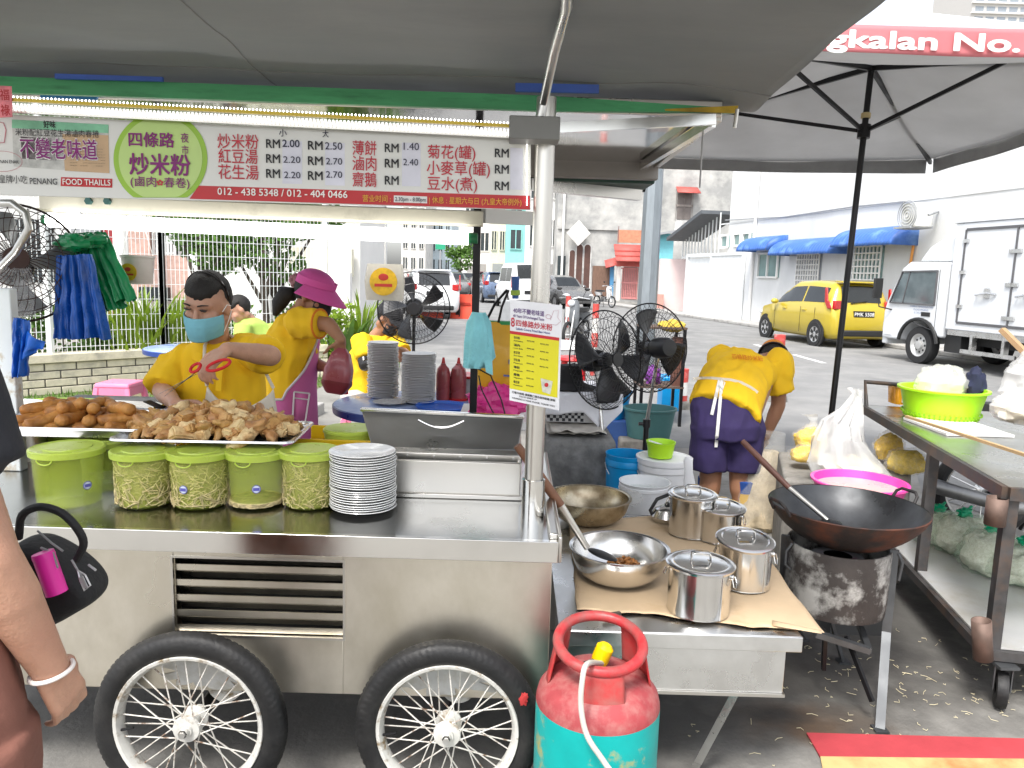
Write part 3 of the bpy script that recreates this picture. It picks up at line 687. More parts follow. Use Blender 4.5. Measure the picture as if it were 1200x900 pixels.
lv = MB(); n = 5; hh = (lz1 - lz0)
for i in range(n):
 z = lz1 - hh * (i + .75) / n + .002
 lv.box(((lx0 + lx1) / 2, YF + .012, z), (lx1 - lx0 - .004, .003, hh / n * .42), (R(4), 0, 0)); lv.box(((lx0 + lx1) / 2, YF + .035, z + hh / n * .34), (lx1 - lx0 - .004, .045, .002), (R(-42), 0, 0))
lo = lv.build('louvre', steel_panel, cart)
MB().b2((lx0 - .02, YF + .09, lz0 - .02), (lx1 + .02, YF + .1, lz1 + .02)).build('louvre_back', black_in, cart)
e_ = MB(); e_.b2((lx0 - .006, YF - .003, lz1), (lx1 + .006, YF, lz1 + .006)); e_.b2((lx0 - .006, YF - .003, lz0 - .006), (lx1 + .006, YF, lz0)); e_.b2((lx0 - .006, YF - .003, lz0), (lx0, YF, lz1)); e_.b2((lx1, YF - .003, lz0), (lx1 + .006, YF, lz1)); e_.build('louvre_trim', steel, cart)
for cx, cz, rx, rz, sd_ in ((-.83, .375, .12, .055, 1), (-.17, .38, .14, .06, 2)):
 pt = MB(); poly = []
 for k in range(72):
  a = 2 * math.pi * k / 72; r_ = 1 + .45 * noise.noise(V(math.cos(a) * 3, math.sin(a) * 3, sd_)) + .35 * noise.noise(V(math.cos(a) * 11, math.sin(a) * 11, sd_))
  poly.append((rx * r_ * math.cos(a), max(-(cz - ZB) + .004, rz * r_ * math.sin(a))))
 pt.prism(poly, (cx, YF - .0015, cz), V(1, 0, 0), UP, V(0, -.001, 0))
 pt.build('paint_smear', mat('grey_white_paint', (.52, .52, .5), .7, var=.15, vs=20, dirt=(.4, .37, .3), dscale=14, damt=.35), cart)
ct = MB(); ct.b2((XL - .02, 1.985, ZC - .006), (XR + .012, YB + .02, ZC)); ct.build('counter_top', steel_top, cart)
lp = MB(); lp.b2((XL - .02, 1.975, ZC - .056), (XR + .012, 1.985, ZC + .003)); lp.b2((XL - .02, 1.985, ZC), (XR + .012, 1.995, ZC + .003)); lp.build('counter_lip', steel_br, cart, bevel=.004)
lp = MB(); lp.b2((XR + .012, 1.975, ZC - .056), (XR + .022, YB + .02, ZC + .018)); lp.b2((XR - .012, 2.0, ZC), (XR + .012, YB + .02, ZC + .018)); lp.build('counter_rim', steel, cart, bevel=.004)
bx0, bx1 = at(425, 560, 2.36).x, at(610, 560, 2.36).x; zr = at(540, 541, 2.36).z
wl = MB(); wl.b2((bx0, 2.36, ZC), (bx1, 2.37, zr)); wl.b2((bx0, 2.37, ZC), (bx0 + .01, 2.80, zr)); wl.b2((bx1 - .01, 2.37, ZC), (bx1, 2.80, zr)); wl.b2((bx0, 2.79, ZC), (bx1, 2.8, zr)); wl.b2((bx0 - .006, 2.35, ZC), (bx1 + .02, 2.36, ZC + .016)); wl.build('warmer_box', steel, cart, bevel=.003)
MB().b2((bx0 + .012, 2.372, ZC + .004), (bx1 - .012, 2.788, ZC + .02)).build('warmer_floor', black_in, cart)
hz = at(520, 525, 2.47).z
hb_ = MB(); hb_.b2((bx0, 2.40, zr - .02), (bx1, 2.47, hz)); hb_.build('hinge_rail', steel, cart, bevel=.004)
sc_ = MB()
for k in range(6): sc_.cyl((bx0 + .05 + k * .085, 2.396, hz - .012), (bx0 + .05 + k * .085, 2.40, hz - .012), .004, n=8)
sc_.build('screws', chrome_s, cart)
a, b, c, d = at(436, 524, 2.47), at(607, 528, 2.47), at(613, 490, 2.60), at(424, 481, 2.60)
ld = MB(); nrm = (b - a).cross(d - a).normalized()
ld.prism([(0, 0), (1, 0), (1, 1), (0, 1)], a, V(0, 0, 0), V(0, 0, 0), V(0, 0, 0)) if False else None
ld.add([a, b, c, d, a + nrm * -.012, b + nrm * -.012, c + nrm * -.012, d + nrm * -.012], [(0, 1, 2, 3), (7, 6, 5, 4), (0, 4, 5, 1), (1, 5, 6, 2), (2, 6, 7, 3), (3, 7, 4, 0)])
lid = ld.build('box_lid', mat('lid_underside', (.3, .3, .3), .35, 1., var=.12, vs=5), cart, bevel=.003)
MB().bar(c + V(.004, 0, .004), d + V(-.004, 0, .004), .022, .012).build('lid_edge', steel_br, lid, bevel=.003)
pts = [at(490 + 54 * k / 8, 492 + 9 * math.sin(math.pi * k / 8) + k * .15, 2.53) for k in range(9)]
MB().tube(pts, .0045, 8).build('lid_handle', steel_br, lid)
PX, PY_ = .072, 2.2
MB().cyl((PX, PY_, ZC), (PX, PY_, 1.98), .0275, n=24).build('post', steel, cart)
sv = MB(); sv.lathe([(.034, 0), (.034, .115), (.0285, .117)], 24, (PX, PY_, ZC)); sv.build('post_sleeve', steel_br, cart)
bk = MB(); p = at(626, 153, 2.15); bk.box(p, (.135, .09, .06)); bk.build('corner_bracket', mat('bracket_grey', (.2, .2, .19), .5, var=.1), cart, bevel=.003)
RX, RY = at(556, 400, 3.0).x, 3.02
dkm = mat('dark_metal', (.02, .02, .022), .4, .6)
MB().bar((RX, RY, 0), (RX, RY, 2.0), .028, .028, up=V(1, 0, 0)).build('rear_post', dkm, cart)
crm = mat('cream_paint', (.66, .62, .5), .5, var=.07, vs=4, dirt=(.45, .42, .34), dscale=6, damt=.25)
ra, rb = at(48, 237, 3.0), at(566, 256, 3.0); MB().bar(ra, rb, .03, .055).build('rear_rail', crm, cart, bevel=.004)
rr = MB(); rr.bar(at(48, 246, 3.02), at(566, 264, 3.02), .05, .012); rr.build('rail_flange', crm, cart)
for px in (105, 127):
 q = at(px, 236, 2.985); MB().cyl(q, q + V(0, -.014, 0), .014, n=6).build('bolt', mat('teal_bolt', (.06, .14, .13), .5, .5), cart)
q0, q1 = at(566, 253, 3.05), at(640, 257, 3.3); MB().bar(q0, q1, .03, .055).build('side_rail', hw, cart)
roofm = mat('roof_mirror', (.66, .66, .66), .09, 1., var=.06, vs=2, rvar=.05, bump=.05, bs=5)
zR = 2.0
rp = MB(); rp.b2((-1.95, 2.47, zR), (.60, 3.5, zR + .02)); rp.build('roof_panel', roofm, cart)
eb = MB(); eb.b2((-1.95, 2.45, zR - .006), (.62, 2.47, zR + .04)); eb.b2((.60, 2.47, zR - .018), (.625, 3.5, zR + .04)); eb.build('roof_edge', steel, cart, bevel=.003)
rb_ = MB(); rb_.b2((-1.95, 3.5, zR - .07), (.62, 3.56, zR + .03)); rb_.build('roof_beam', mat('beam_brown_grey', (.26, .24, .22), .5, .5), cart, bevel=.003)
MB().bar(V(.05, 3.56, zR - .1), V(.6, 3.9, zR - .1), .05, .05).build('rear_brace', steel, cart)
fl = MB()
q = [V(-1.9, 3.58, zR - .03), V(.62, 3.58, zR - .03), V(.66, 4.2, zR - .0), V(-1.9, 4.2, zR - .0)]
fl.add(q + [v - UP * .05 for v in q], [(0, 1, 2, 3), (7, 6, 5, 4), (0, 4, 5, 1), (1, 5, 6, 2), (2, 6, 7, 3), (3, 7, 4, 0)]); fl.build('rear_flap', mat('flap_dark_green', (.025, .06, .045), .6, var=.3, vs=4), cart, bevel=.006)
MB().cyl((-1.9, 4.22, zR - .02), (.68, 4.22, zR - .02), .03, n=12).build('flap_roller', dkm, cart)
grn = mat('green_board', (.08, .38, .16), .45, var=.3, vs=3, stretch=(1, 8, 8), dirt=(.05, .24, .1), dscale=6, damt=.3)
b0, b1, b2_, b3 = at(-90, 86, 2.36), at(640, 112, 2.4), at(862, 127, 2.45), at(870, 131, 2.45)
gbm = MB()
t0, t1 = at(-90, 105, 2.36), at(640, 130, 2.4); t2 = at(862, 132, 2.45)
gbm.add([b0, b1, b2_, t2, t1, t0] + [v + V(0, .02, 0) for v in (b0, b1, b2_, t2, t1, t0)], [(0, 1, 4, 5), (1, 2, 3, 4), (6, 11, 10, 7), (7, 10, 9, 8), (0, 6, 7, 1), (1, 7, 8, 2), (5, 4, 10, 11), (4, 3, 9, 10), (2, 8, 9, 3), (0, 5, 11, 6)])
gbm.build('edge_board', grn, cart)
yel = MB(); ya, yb, yc, yd = at(780, 128, 2.435), at(865, 124, 2.44), at(862, 133, 2.44), at(775, 130, 2.435); yel.add([ya, yb, yc, yd, ya - V(0, .004, 0), yb - V(0, .004, 0), yc - V(0, .004, 0), yd - V(0, .004, 0)], [(0, 1, 2, 3), (4, 5, 6, 7), (0, 1, 5, 4), (1, 2, 6, 5), (2, 3, 7, 6), (3, 0, 4, 7)]); yel.build('yellow_paint', mat('yellow_paint', (.5, .33, .03), .6, var=.3, vs=12), cart)
blu = mat('blue_paint', (.04, .1, .4), .5, var=.2, vs=6)
for (x0, x1, y0, y1, y0b, y1b) in ((64, 190, 86, 92, 90, 95), (604, 702, 97, 107, 99, 109)):
 q = [at(x0, y0, 2.34), at(x1, y0b, 2.34), at(x1, y1b, 2.345), at(x0, y1, 2.345)]; bl_ = MB(); bl_.add(q + [v + V(0, .012, 0) for v in q], [(0, 1, 2, 3), (4, 5, 6, 7), (0, 1, 5, 4), (1, 2, 6, 5), (2, 3, 7, 6), (3, 0, 4, 7)])
 bl_.build('blue_paint_strip', blu, cart)
q = [at(50, 103, 2.42), at(118, 105, 2.42), at(112, 117, 2.43), at(46, 115, 2.43)]
MB().add(q + [v + V(0, .01, 0) for v in q], [(0, 1, 2, 3), (4, 5, 6, 7), (0, 1, 5, 4), (1, 2, 6, 5), (2, 3, 7, 6), (3, 0, 4, 7)]).build('blue_panel', mat('blue_panel', (.03, .24, .6), .4), cart)
awn = mat('grey_tarpaulin', (.235, .25, .25), .55, var=.12, vs=1.6, stretch=(1, 2.5, 1), bump=.12, bs=7, dirt=(.3, .305, .3), dscale=1.2, damt=.45, sharp=.2, tl=.3)
def tarp(u, v):
 x = -2.0 + 2.74 * u + .02 * noise.noise(V(v * 3, 1, 2)); y = 2.62 - 1.33 * v
 z = 2.068 + .07 * v - .05 * math.sin(math.pi * min(1, v * 1.0)) * .5
 z += .012 * noise.noise(V(x * 1.2, y * 3, 4)) + .01 * noise.noise(V(x * 4, y * 5, 9)) + .005 * abs(noise.noise(V(x * 2 + y * 3, y * 2 - x, 5)))
 if u > .85: z -= .02 * ((u - .85) / .15) ** 2
 if u > .7: z += .012 * math.sin((y * 1.3 + x * 2.1) * 5) * (u - .7) / .3
 return V(x, y, z)
MB().grid(tarp, 90, 50).build('awning', awn, cart, solid=.003, angle=80)
sm_ = MB()
for v_ in (.2, .72): sm_.tube([tarp(k / 40, v_) - UP * .002 for k in range(41)], .0022, 5)
for u_ in (.45,): sm_.tube([tarp(u_, k / 30) - UP * .002 for k in range(31)], .0022, 5)
sm_.build('awning_seam', mat('seam_dark', (.22, .22, .215), .7), cart)
st_pts = [at(630, 148, 2.16), at(637, 120, 2.15), at(650, 60, 1.98), at(664, 8, 1.78), at(667, -60, 1.5)]
MB().tube(st_pts, [.0125, .0125, .0125, .0125, .0125], 12).build('awning_strut', chrome_s, cart)
MB().cyl(at(864, 128, 2.4), at(861, 150, 2.4), .006, n=8).build('awning_hook', steel, cart)
MB().tube([at(836, 128, 2.6), at(824, 150, 2.62), at(820, 220, 2.64)], .003, 6).build('pull_cord', mat('grey_cord', (.4, .4, .4), .8), cart)
tb_ = MB(); tb_.bar(at(835, 143, 2.44), at(752, 195, 3.46), .022, .03); tb_.bar(at(655, 150, 2.38), at(838, 140, 2.42), .02, .03); tb_.build('roof_trim', steel_br, cart)
rub = mat('rubber', (.009, .009, .0095), .55, var=.25, vs=14, bump=.15, bs=90, dirt=(.025, .024, .023), dscale=9, damt=.35)
rimm = mat('rim_paint', (.62, .61, .57), .5, .15, var=.12, vs=20, dirt=(.24, .17, .09), dscale=24, damt=.3, sharp=.07, bump=.1, bs=60)
spk = mat('spoke_paint', (.62, .6, .55), .5, .2, var=.1, vs=30, dirt=(.16, .09, .05), dscale=30, damt=.33, sharp=.06)
WY = 1.95
def wheel(cx, cz, Rw, off, smear=False):
 c = V(cx, WY, cz); wv = thing('x', None, None, c); bpy.data.objects.remove(wv)
 M = Matrix(((1, 0, 0), (0, 0, 1), (0, 1, 0)))     # local z -> world y
 ty = MB(); nu, nv = 336, 22; ht = .035
 k0 = len(ty.v)
 for i in range(nu):
  a = 2 * math.pi * i / nu
  for j in range(nv):
   ph = 2 * math.pi * j / nv; rr = Rw - ht + ht * math.cos(ph) * 1.0; zz = .031 * math.sin(ph)
   if math.cos(ph) > .25:
    g_ = math.sin(a * 84 + 9 * abs(math.sin(ph))) ; rr += (.001 if g_ > -.2 else -.0012)
    if abs(math.sin(ph) - .35) < .12 or abs(math.sin(ph) + .35) < .12: rr -= .0016
   ty.v.append(c + V(rr * math.cos(a), zz, rr * math.sin(a)))
 for i in range(nu):
  for j in range(nv): ty.f.append((i * nv + j, i * nv + (j + 1) % nv, ((i + 1) % nu) * nv + (j + 1) % nv, ((i + 1) % nu) * nv + j)); ty.m.append(0)
 t = ty.build('wheel', rub, cart, angle=60)
 ri = Rw - 2 * ht + .004
 rm = MB(); rm.lathe([(ri + .006, -.022), (ri + .004, -.026), (ri - .004, -.024), (ri - .012, -.012), (ri - .014, 0), (ri - .012, .012), (ri - .004, .024), (ri + .004, .026), (ri + .006, .022)], 64, c, M); rm.build('rim', rimm, t)
 hbm = MB(); hbm.lathe([(.0, -.055), (.012, -.055), (.013, -.042), (.018, -.042), (.019, -.036), (.036, -.034), (.038, -.026), (.022, -.02), (.02, .02), (.036, .026), (.036, .032), (.02, .036), (.02, .06), (0, .06)], 28, c, M); hbm.build('hub', rimm, t)
 nb = MB(); nb.lathe([(0, -.064), (.009, -.064), (.0095, -.055), (.012, -.055)], 6, c, M); nb.build('axle_nut', chrome_s, t)
 sp = MB()
 for k in range(36):
  side = -.03 if k % 2 else .029; a = 2 * math.pi * (k + off) / 36; sk = (1 if (k // 2) % 2 else -1) * R(38)
  p0 = c + V(.035 * math.cos(a + sk), side, .035 * math.sin(a + sk)); p1 = c + V((ri - .01) * math.cos(a), side * .15, (ri - .01) * math.sin(a)); sp.cyl(p0, p1, .0021, .0019, 6)
 sp.build('spokes', spk, t)
 vl = MB(); a = R(186); vl.cyl(c + V((ri - .012) * math.cos(a), -.012, (ri - .012) * math.sin(a)), c + V((ri - .05) * math.cos(a - .06), -.02, (ri - .05) * math.sin(a - .06)), .004, .0035, 8); vl.build('valve', dkm, t)
 return t
wcL, wcR = at(224, 847, WY), at(525, 853, WY)
wt1 = wheel(wcL.x, wcL.z, .265, .3)
wt2 = wheel(wcR.x, wcR.z, .255, .0)
ax = MB(); ax.cyl((wcL.x, WY + .05, wcL.z), (wcL.x, 2.86, wcL.z), .014, n=12); MB_ax = ax.build('axle', dkm, cart)
ax = MB(); ax.cyl((wcR.x, WY + .05, wcR.z), (wcR.x, 2.86, wcR.z), .014, n=12); ax.build('axle', dkm, cart)
dr = MB(); dr.lathe([(0, 0), (.05, 0), (.05, .06), (0, .06)], 20, (wcL.x + .06, WY + .09, wcL.z + .06), Matrix(((1, 0, 0), (0, 0, 1), (0, 1, 0)))); dr.build('axle_drum', rimm, cart)
dr = MB(); dr.lathe([(0, 0), (.05, 0), (.05, .06), (0, .06)], 20, (wcR.x + .02, WY + .09, wcR.z + .07), Matrix(((1, 0, 0), (0, 0, 1), (0, 1, 0)))); dr.build('axle_drum', rimm, cart)
c = V(wcR.x, WY, wcR.z)
rs = MB(); rs.blob(c + V(.205 * math.cos(R(28)) + .022, -.029, .205 * math.sin(R(28)) + .01), (.012, .003, .02), .5, 3, 5); rs.build('red_smear', mat('red_smear', (.4, .03, .03), .6), wt2)
S0, S1 = at(-60, 226.5, 2.16), at(622, 246, 2.2)
SXv = (S1 - S0).normalized(); SNv = SXv.cross(UP).normalized(); SYv = (UP - SXv * UP.dot(SXv)).normalized()
def sp_(px, py, off=0.):
 d = ray(px, py); o = S0 + SNv * off; return CAM + d * ((o - CAM).dot(SNv) / d.dot(SNv))
board = thing('menu_board', 'long white hawker menu board with red Chinese dish names, prices and a green disc', 'sign', S0.lerp(S1, .5))
wsg = mat('sign_white', (.72, .72, .68), .35, var=.03, vs=3)
def quadp(pts, name, m, off, th=.0006, par=board):
 q = [sp_(x, y, off) for x, y in pts]; n_ = len(q); mb_ = MB(); mb_.add(q + [v - SNv * th for v in q], [tuple(range(n_)), tuple(range(2 * n_ - 1, n_ - 1, -1))] + [(i, i + n_, (i + 1) % n_ + n_, (i + 1) % n_) for i in range(n_)]); return mb_.build(name, m, par, smooth=False)
quadp([(-60, 131), (622, 163), (622, 246), (-60, 226.5)], 'panel', wsg, 0, .012)
sred = mat('sign_red', (.5, .02, .025), .4, var=.06); sgreen = mat('sign_green_ring', (.3, .52, .04), .4); slime = mat('sign_lime', (.5, .68, .22), .4, var=.05)
quadp([(233, 217.5), (621, 229.5), (621, 245.5), (222, 233)], 'red_band', sred, .001)
def disc(cx, cy, r, y0, y1):
 P = []
 for k in range(72):
  a = 2 * math.pi * k / 72; P.append((cx + r * math.cos(a), min(max(cy + r * math.sin(a), y0), y1)))
 return P
quadp(disc(188, 186, 55, 138.5, 231.5), 'green_ring', sgreen, .002); quadp(disc(188, 186, 49, 139, 231), 'lime_disc', slime, .003)
quadp([(14, 140), (127, 146), (128, 203), (16, 195)], 'newspaper_print', mat('newsprint', (.5, .5, .47), .6, var=.3, vs=30), .001)
quadp([(14, 140), (127, 146), (127, 156), (14, 150)], 'print_band', mat('print_green', (.22, .52, .33), .6, var=.25, vs=14), .0016)
quadp([(73, 157), (127, 158.5), (128, 203), (76, 200)], 'print_column', mat('print_tan', (.58, .4, .24), .6, var=.08, vs=20), .0016)
quadp([(24, 160), (66, 162), (66, 188), (26, 186)], 'print_photo', mat('print_photo', (.32, .3, .3), .6, var=.9, vs=42, dirt=(.08, .06, .06), dscale=30, damt=.5), .0016)
quadp([(71.5, 207.5), (131.5, 209.5), (131.5, 220), (71, 218)], 'red_tag', sred, .001)
patch = mat('price_patch', (.68, .68, .76), .4)
for (x0, y0, x1, y1) in ((331, 165, 354, 215), (381, 167, 404, 217), (471, 167, 493, 218), (598, 173, 613, 222)): quadp([(x0, y0), (x1, y0 + .8), (x1, y1 + .6), (x0, y1)], 'price_patch', patch, .001)
quadp([(461.5, 229), (500.5, 230.3), (500.5, 238.3), (461.5, 237)], 'hours_patch', hw, .0016)
def wr(name, m, items, off=.004, par=board):
 mb_ = MB()
 for it in items:
  s, x0, x1, yb, h_ = it[:5]; bold = it[5] if len(it) > 5 else .0
  o = sp_(x0, yb, off); e = sp_(x1, yb + (x1 - x0) * .026, off); top = sp_(x0, yb - h_, off); xv = (e - o).normalized(); fit = (e - o).length; size = (top - o).length
  cjk = any(ord(ch) > 0x2e80 for ch in s); letters(mb_, s, o, xv, SYv, size / (.86 if cjk else .73), 'l', fit, bold)
 return mb_.build(name, m, par, smooth=False, weld=False)
tred = mat('text_red', (.5, .03, .05), .5); tblk = mat('text_black', (.012, .012, .014), .5); tpur = mat('text_purple', (.22, .01, .16), .5); twht = mat('text_white', (.85, .83, .78), .5); tyel = mat('text_yellow', (.75, .4, .05), .5); tpen = mat('text_pen', (.015, .015, .045), .5)
wr('dish_names', tred, [('炒米粉', 255, 303, 172, 16, .012), ('紅豆湯', 256, 302, 189.5, 16, .012), ('花生湯', 256, 303, 208, 16, .012),
 ('薄餅', 413, 441, 180, 16, .012), ('滷肉', 413, 441, 198, 16, .012), ('齋鵝', 413, 441, 217, 16, .012),
 ('菊花(罐)', 501, 557, 184, 15, .012), ('小麥草(罐)', 500, 574, 203, 15.5, .012), ('豆水(煮)', 501, 559, 221, 15, .012)])
wr('price_marks', tblk, [('RM', 312, 328, y, 10.5, .03) for y in (173, 190.5, 208)] + [('RM', 361, 378, y, 10.5, .03) for y in (175, 193, 210.5)] + [('RM', 451, 467, y, 10.5, .03) for y in (178, 196, 216)] + [('RM', 580, 596, y, 10.5, .03) for y in (184, 203, 222.5)])
wr('handwritten_prices', tpen, [('2.00', 331, 351, 172, 9, .022), ('2.20', 332, 352, 190.5, 8, .005), ('2.20', 333, 352, 208.5, 8, .005), ('2.50', 381, 401, 175, 9, .006), ('2.70', 382, 401, 192.5, 8, .006), ('2.70', 382, 401, 208, 8, .006),
 ('1.40', 473, 491, 175.5, 9, .0), ('2.40', 472.5, 490, 193.5, 8, .0), ('小', 327, 336, 159, 8, .02), ('大', 378, 385, 160, 8, .02), ('2.30pm - 8.00pm', 463, 499, 235.5, 5, .01)])
wr('phone_numbers', twht, [('012 - 438 5348 / 012 - 404 0466', 255, 407, 228, 8.5, .022), ('FOOD THAILLS', 73.5, 129.5, 216, 7, .022)])
wr('opening_hours', tyel, [('营业时间 :', 425, 458, 235.5, 7.5, .015), ('| 休息 : 星期六与日 (九皇大帝例外)', 503, 611, 237.5, 7.5, .015)])
wr('stall_name', tpur, [('四條路', 151, 204, 170, 16, .03), ('夜', 212, 221, 166, 10.5, .015), ('市', 213, 221, 180, 10, .015), ('炒米粉', 152, 223, 202, 23, .035), ('(鹵肉', 153, 183, 217, 11, .015), ('春卷)', 192, 222, 218.5, 11, .015)], .006)
wr('flower_mark', tred, [('✿', 183.5, 191.5, 217, 7, .01)], .006)
wr('headline_halo', hw, [('不變老味道', 23.5, 114.5, 183.3, 22.5, .075)], .003)
wr('headline', tpur, [('不變老味道', 24, 114, 183, 22, .02)], .005)
wr('small_print', tblk, [('米粉配紅豆花生湯滷肉春捲', 18, 116, 158, 8, .0), ('好味', 51, 65, 149, 8, .03), ('皇牌小吃', -1, 32, 213.5, 9), ('PENANG', 35, 67, 215.5, 7.5, .012), ('NAN ENAK', 0, 22, 191, 4, .01)])
cols = MB()
for k in range(7):
 a, b = sp_(82, 174 + k * 3.3, .0026), sp_(124, 175 + k * 3.3, .0026); s = (b - a)
 for j in range(14):
  if rnd.random() < .8: cols.bar(a + s * (j / 14), a + s * ((j + .7) / 14), .0003, .0014, up=SNv)
cols.build('column_print', tblk, board)
st_m = mat('stamp_pink', (.6, .2, .25), .5); stp = MB()
stp.tube([sp_(2 + 24 * math.cos(k * .2618), 189 + 12 * math.sin(k * .2618) + 0.5 * math.cos(k * .2618), .002) for k in range(24)], .0005, 4, True)
stp.tube([sp_(x, y, .002) for x, y in ((-12, 168), (5, 167), (7, 152), (4, 144), (-6, 142), (-12, 146))], .0012, 5)
stp.build('stamp_outline', st_m, board)
for nm, o_ in ((n_, o_) for o_ in board.children for n_ in (o_.name,)): pass
ledm = mat('led_white', (1, .98, .92), .4, emis=3.2, var=0); gold = mat('gold_strip', (.5, .36, .04), .35, .4); ribm = mat('ribbed_reflector', (.75, .75, .72), .25, var=.05)
led = thing('led_rope', 'string of white LED dots on a gold strip along the top of the menu board', 'light strip', sp_(300, 125, .05))
MB().bar(sp_(-60, 113, .05), sp_(606, 148, .05), .01, .008).build('gold_strip', gold, led)
dm = MB()
for k in range(150):
 f_ = k / 149; x_ = -60 + 664 * f_
 dm.ell(sp_(x_, 109.5 + 35 * f_, .045), (.0022, .0022, .0026), 6, 4);
for k in range(36):
 f_ = k / 35; dm.ell(sp_(617.5, 168 + 72 * f_, .01), (.0016, .0016, .0018), 6, 4)
dm.build('led_row', ledm, led, smooth=True)
rbm = MB()
for k in range(150):
 f_ = k / 149; x_ = -60 + 664 * f_; rbm.bar(sp_(x_, 117 + 34.5 * f_, .04), sp_(x_ + 2.2, 125.5 + 34.5 * f_, .035), .004, .0045)
rbm.build('ribbed_reflector', mat('glow_ribs', (.9, .9, .88), .3, emis=.55), led)  # reflective white ridges; emission stands in for the LED light they reflect
MB().bar(sp_(-60, 124, .02), sp_(606, 158, .02), .012, .02).build('mount_channel', steel, led)
tl_m = mat('tube_glow', (1, 1, .98), .4, emis=2.6, var=0)
ta, tb2 = at(57, 258, 2.96), at(549, 279, 2.96)
tub = thing('tube_lamp', 'long lit white fluorescent tube under the cream rear rail of the cart', 'tube lamp', ta.lerp(tb2, .5))
MB().cyl(ta, tb2, .026, n=16).build('tube', tl_m, tub)
d = (tb2 - ta).normalized()
MB().cyl(ta - d * .02, ta, .02, n=12).build('end_cap', mat('green_cap', (.02, .16, .06), .4), tub); MB().cyl(tb2, tb2 + d * .035, .02, n=12).build('end_cap', MATS['green_cap'], tub)
ch = thing('paper_charm', 'pink red paper charm with gold characters at the left end of the menu board', 'charm', sp_(4, 118, .06))
q = [sp_(-8, 100, .06), sp_(13, 101, .06), sp_(14, 137, .06), sp_(-6, 138, .06)]
MB().add(q + [v + SNv * -.003 for v in q], [(0, 1, 2, 3), (7, 6, 5, 4), (0, 4, 5, 1), (1, 5, 6, 2), (2, 6, 7, 3), (3, 7, 4, 0)]).build('paper', mat('pink_paper', (.75, .22, .25), .6, var=.3, vs=40), ch)
mb_ = MB(); letters(mb_, '福', sp_(0, 116, .0605), SXv, SYv, .03, 'l', .024, .03); letters(mb_, '祿', sp_(1, 134, .0605), SXv, SYv, .03, 'l', .024, .03); mb_.build('lettering', sred, ch, smooth=False)
pb = thing('white_post', 'peeling white painted timber post at the left end of the cart', 'post', V(at(5, 450, 2.55).x, 2.55, ZC))
a, b = at(-14, 480, 2.55), at(18, 338, 2.55); MB().b2((a.x, 2.52, ZC), (b.x, 2.56, b.z)).build('board', mat('peeling_board', (.72, .76, .76), .6, var=.05, dirt=(.45, .36, .22), dscale=9, damt=.3, sharp=.05), pb, bevel=.004)
TOP = ZC
lime_t = mat('lime_translucent', (.62, .75, .1), .3, var=.05, alpha=.2, spec=.5)
lime_s = mat('lime_plastic', (.42, .62, .05), .35, var=.06)
lime_lid = mat('lime_lid', (.55, .7, .1), .3, var=.05, alpha=.8)
strandm = mat('bean_sprouts', (.6, .5, .27), .6, var=.4, vs=60)
fillm = mat('tub_filling', (.36, .29, .15), .8, var=.5, vs=45, bump=.5, bs=60)
stk = mat('sticker_blue', (.1, .1, .42), .4); stw = mat('sticker_white', (.7, .75, .85), .4)
TUBG = 'lime green tubs along the counter'
def strand_mesh(r, h, n, seed):
 rg = random.Random(seed); m = MB()
 for k in range(n):
  a = rg.uniform(0, 6.28); rr = r * rg.uniform(.86, .97); z = rg.uniform(.012, h); c = V(rr * math.cos(a), rr * math.sin(a), z)
  t = V(-math.sin(a), math.cos(a), 0) * rg.gauss(0, 1) + UP * rg.gauss(0, .8); t.normalize(); L = rg.uniform(.02, .05)
  p0 = c - t * L / 2; p2 = c + t * L / 2; mid = c + V(rg.gauss(0, .003), rg.gauss(0, .003), rg.gauss(0, .003))
  for q in (p0, mid, p2):
   l = math.hypot(q.x, q.y)
   if l > r * .975: q.x *= r * .975 / l; q.y *= r * .975 / l
   q.z = min(max(q.z, .008), h)
  m.tube([p0, mid, p2], .0016, 4)
 return m
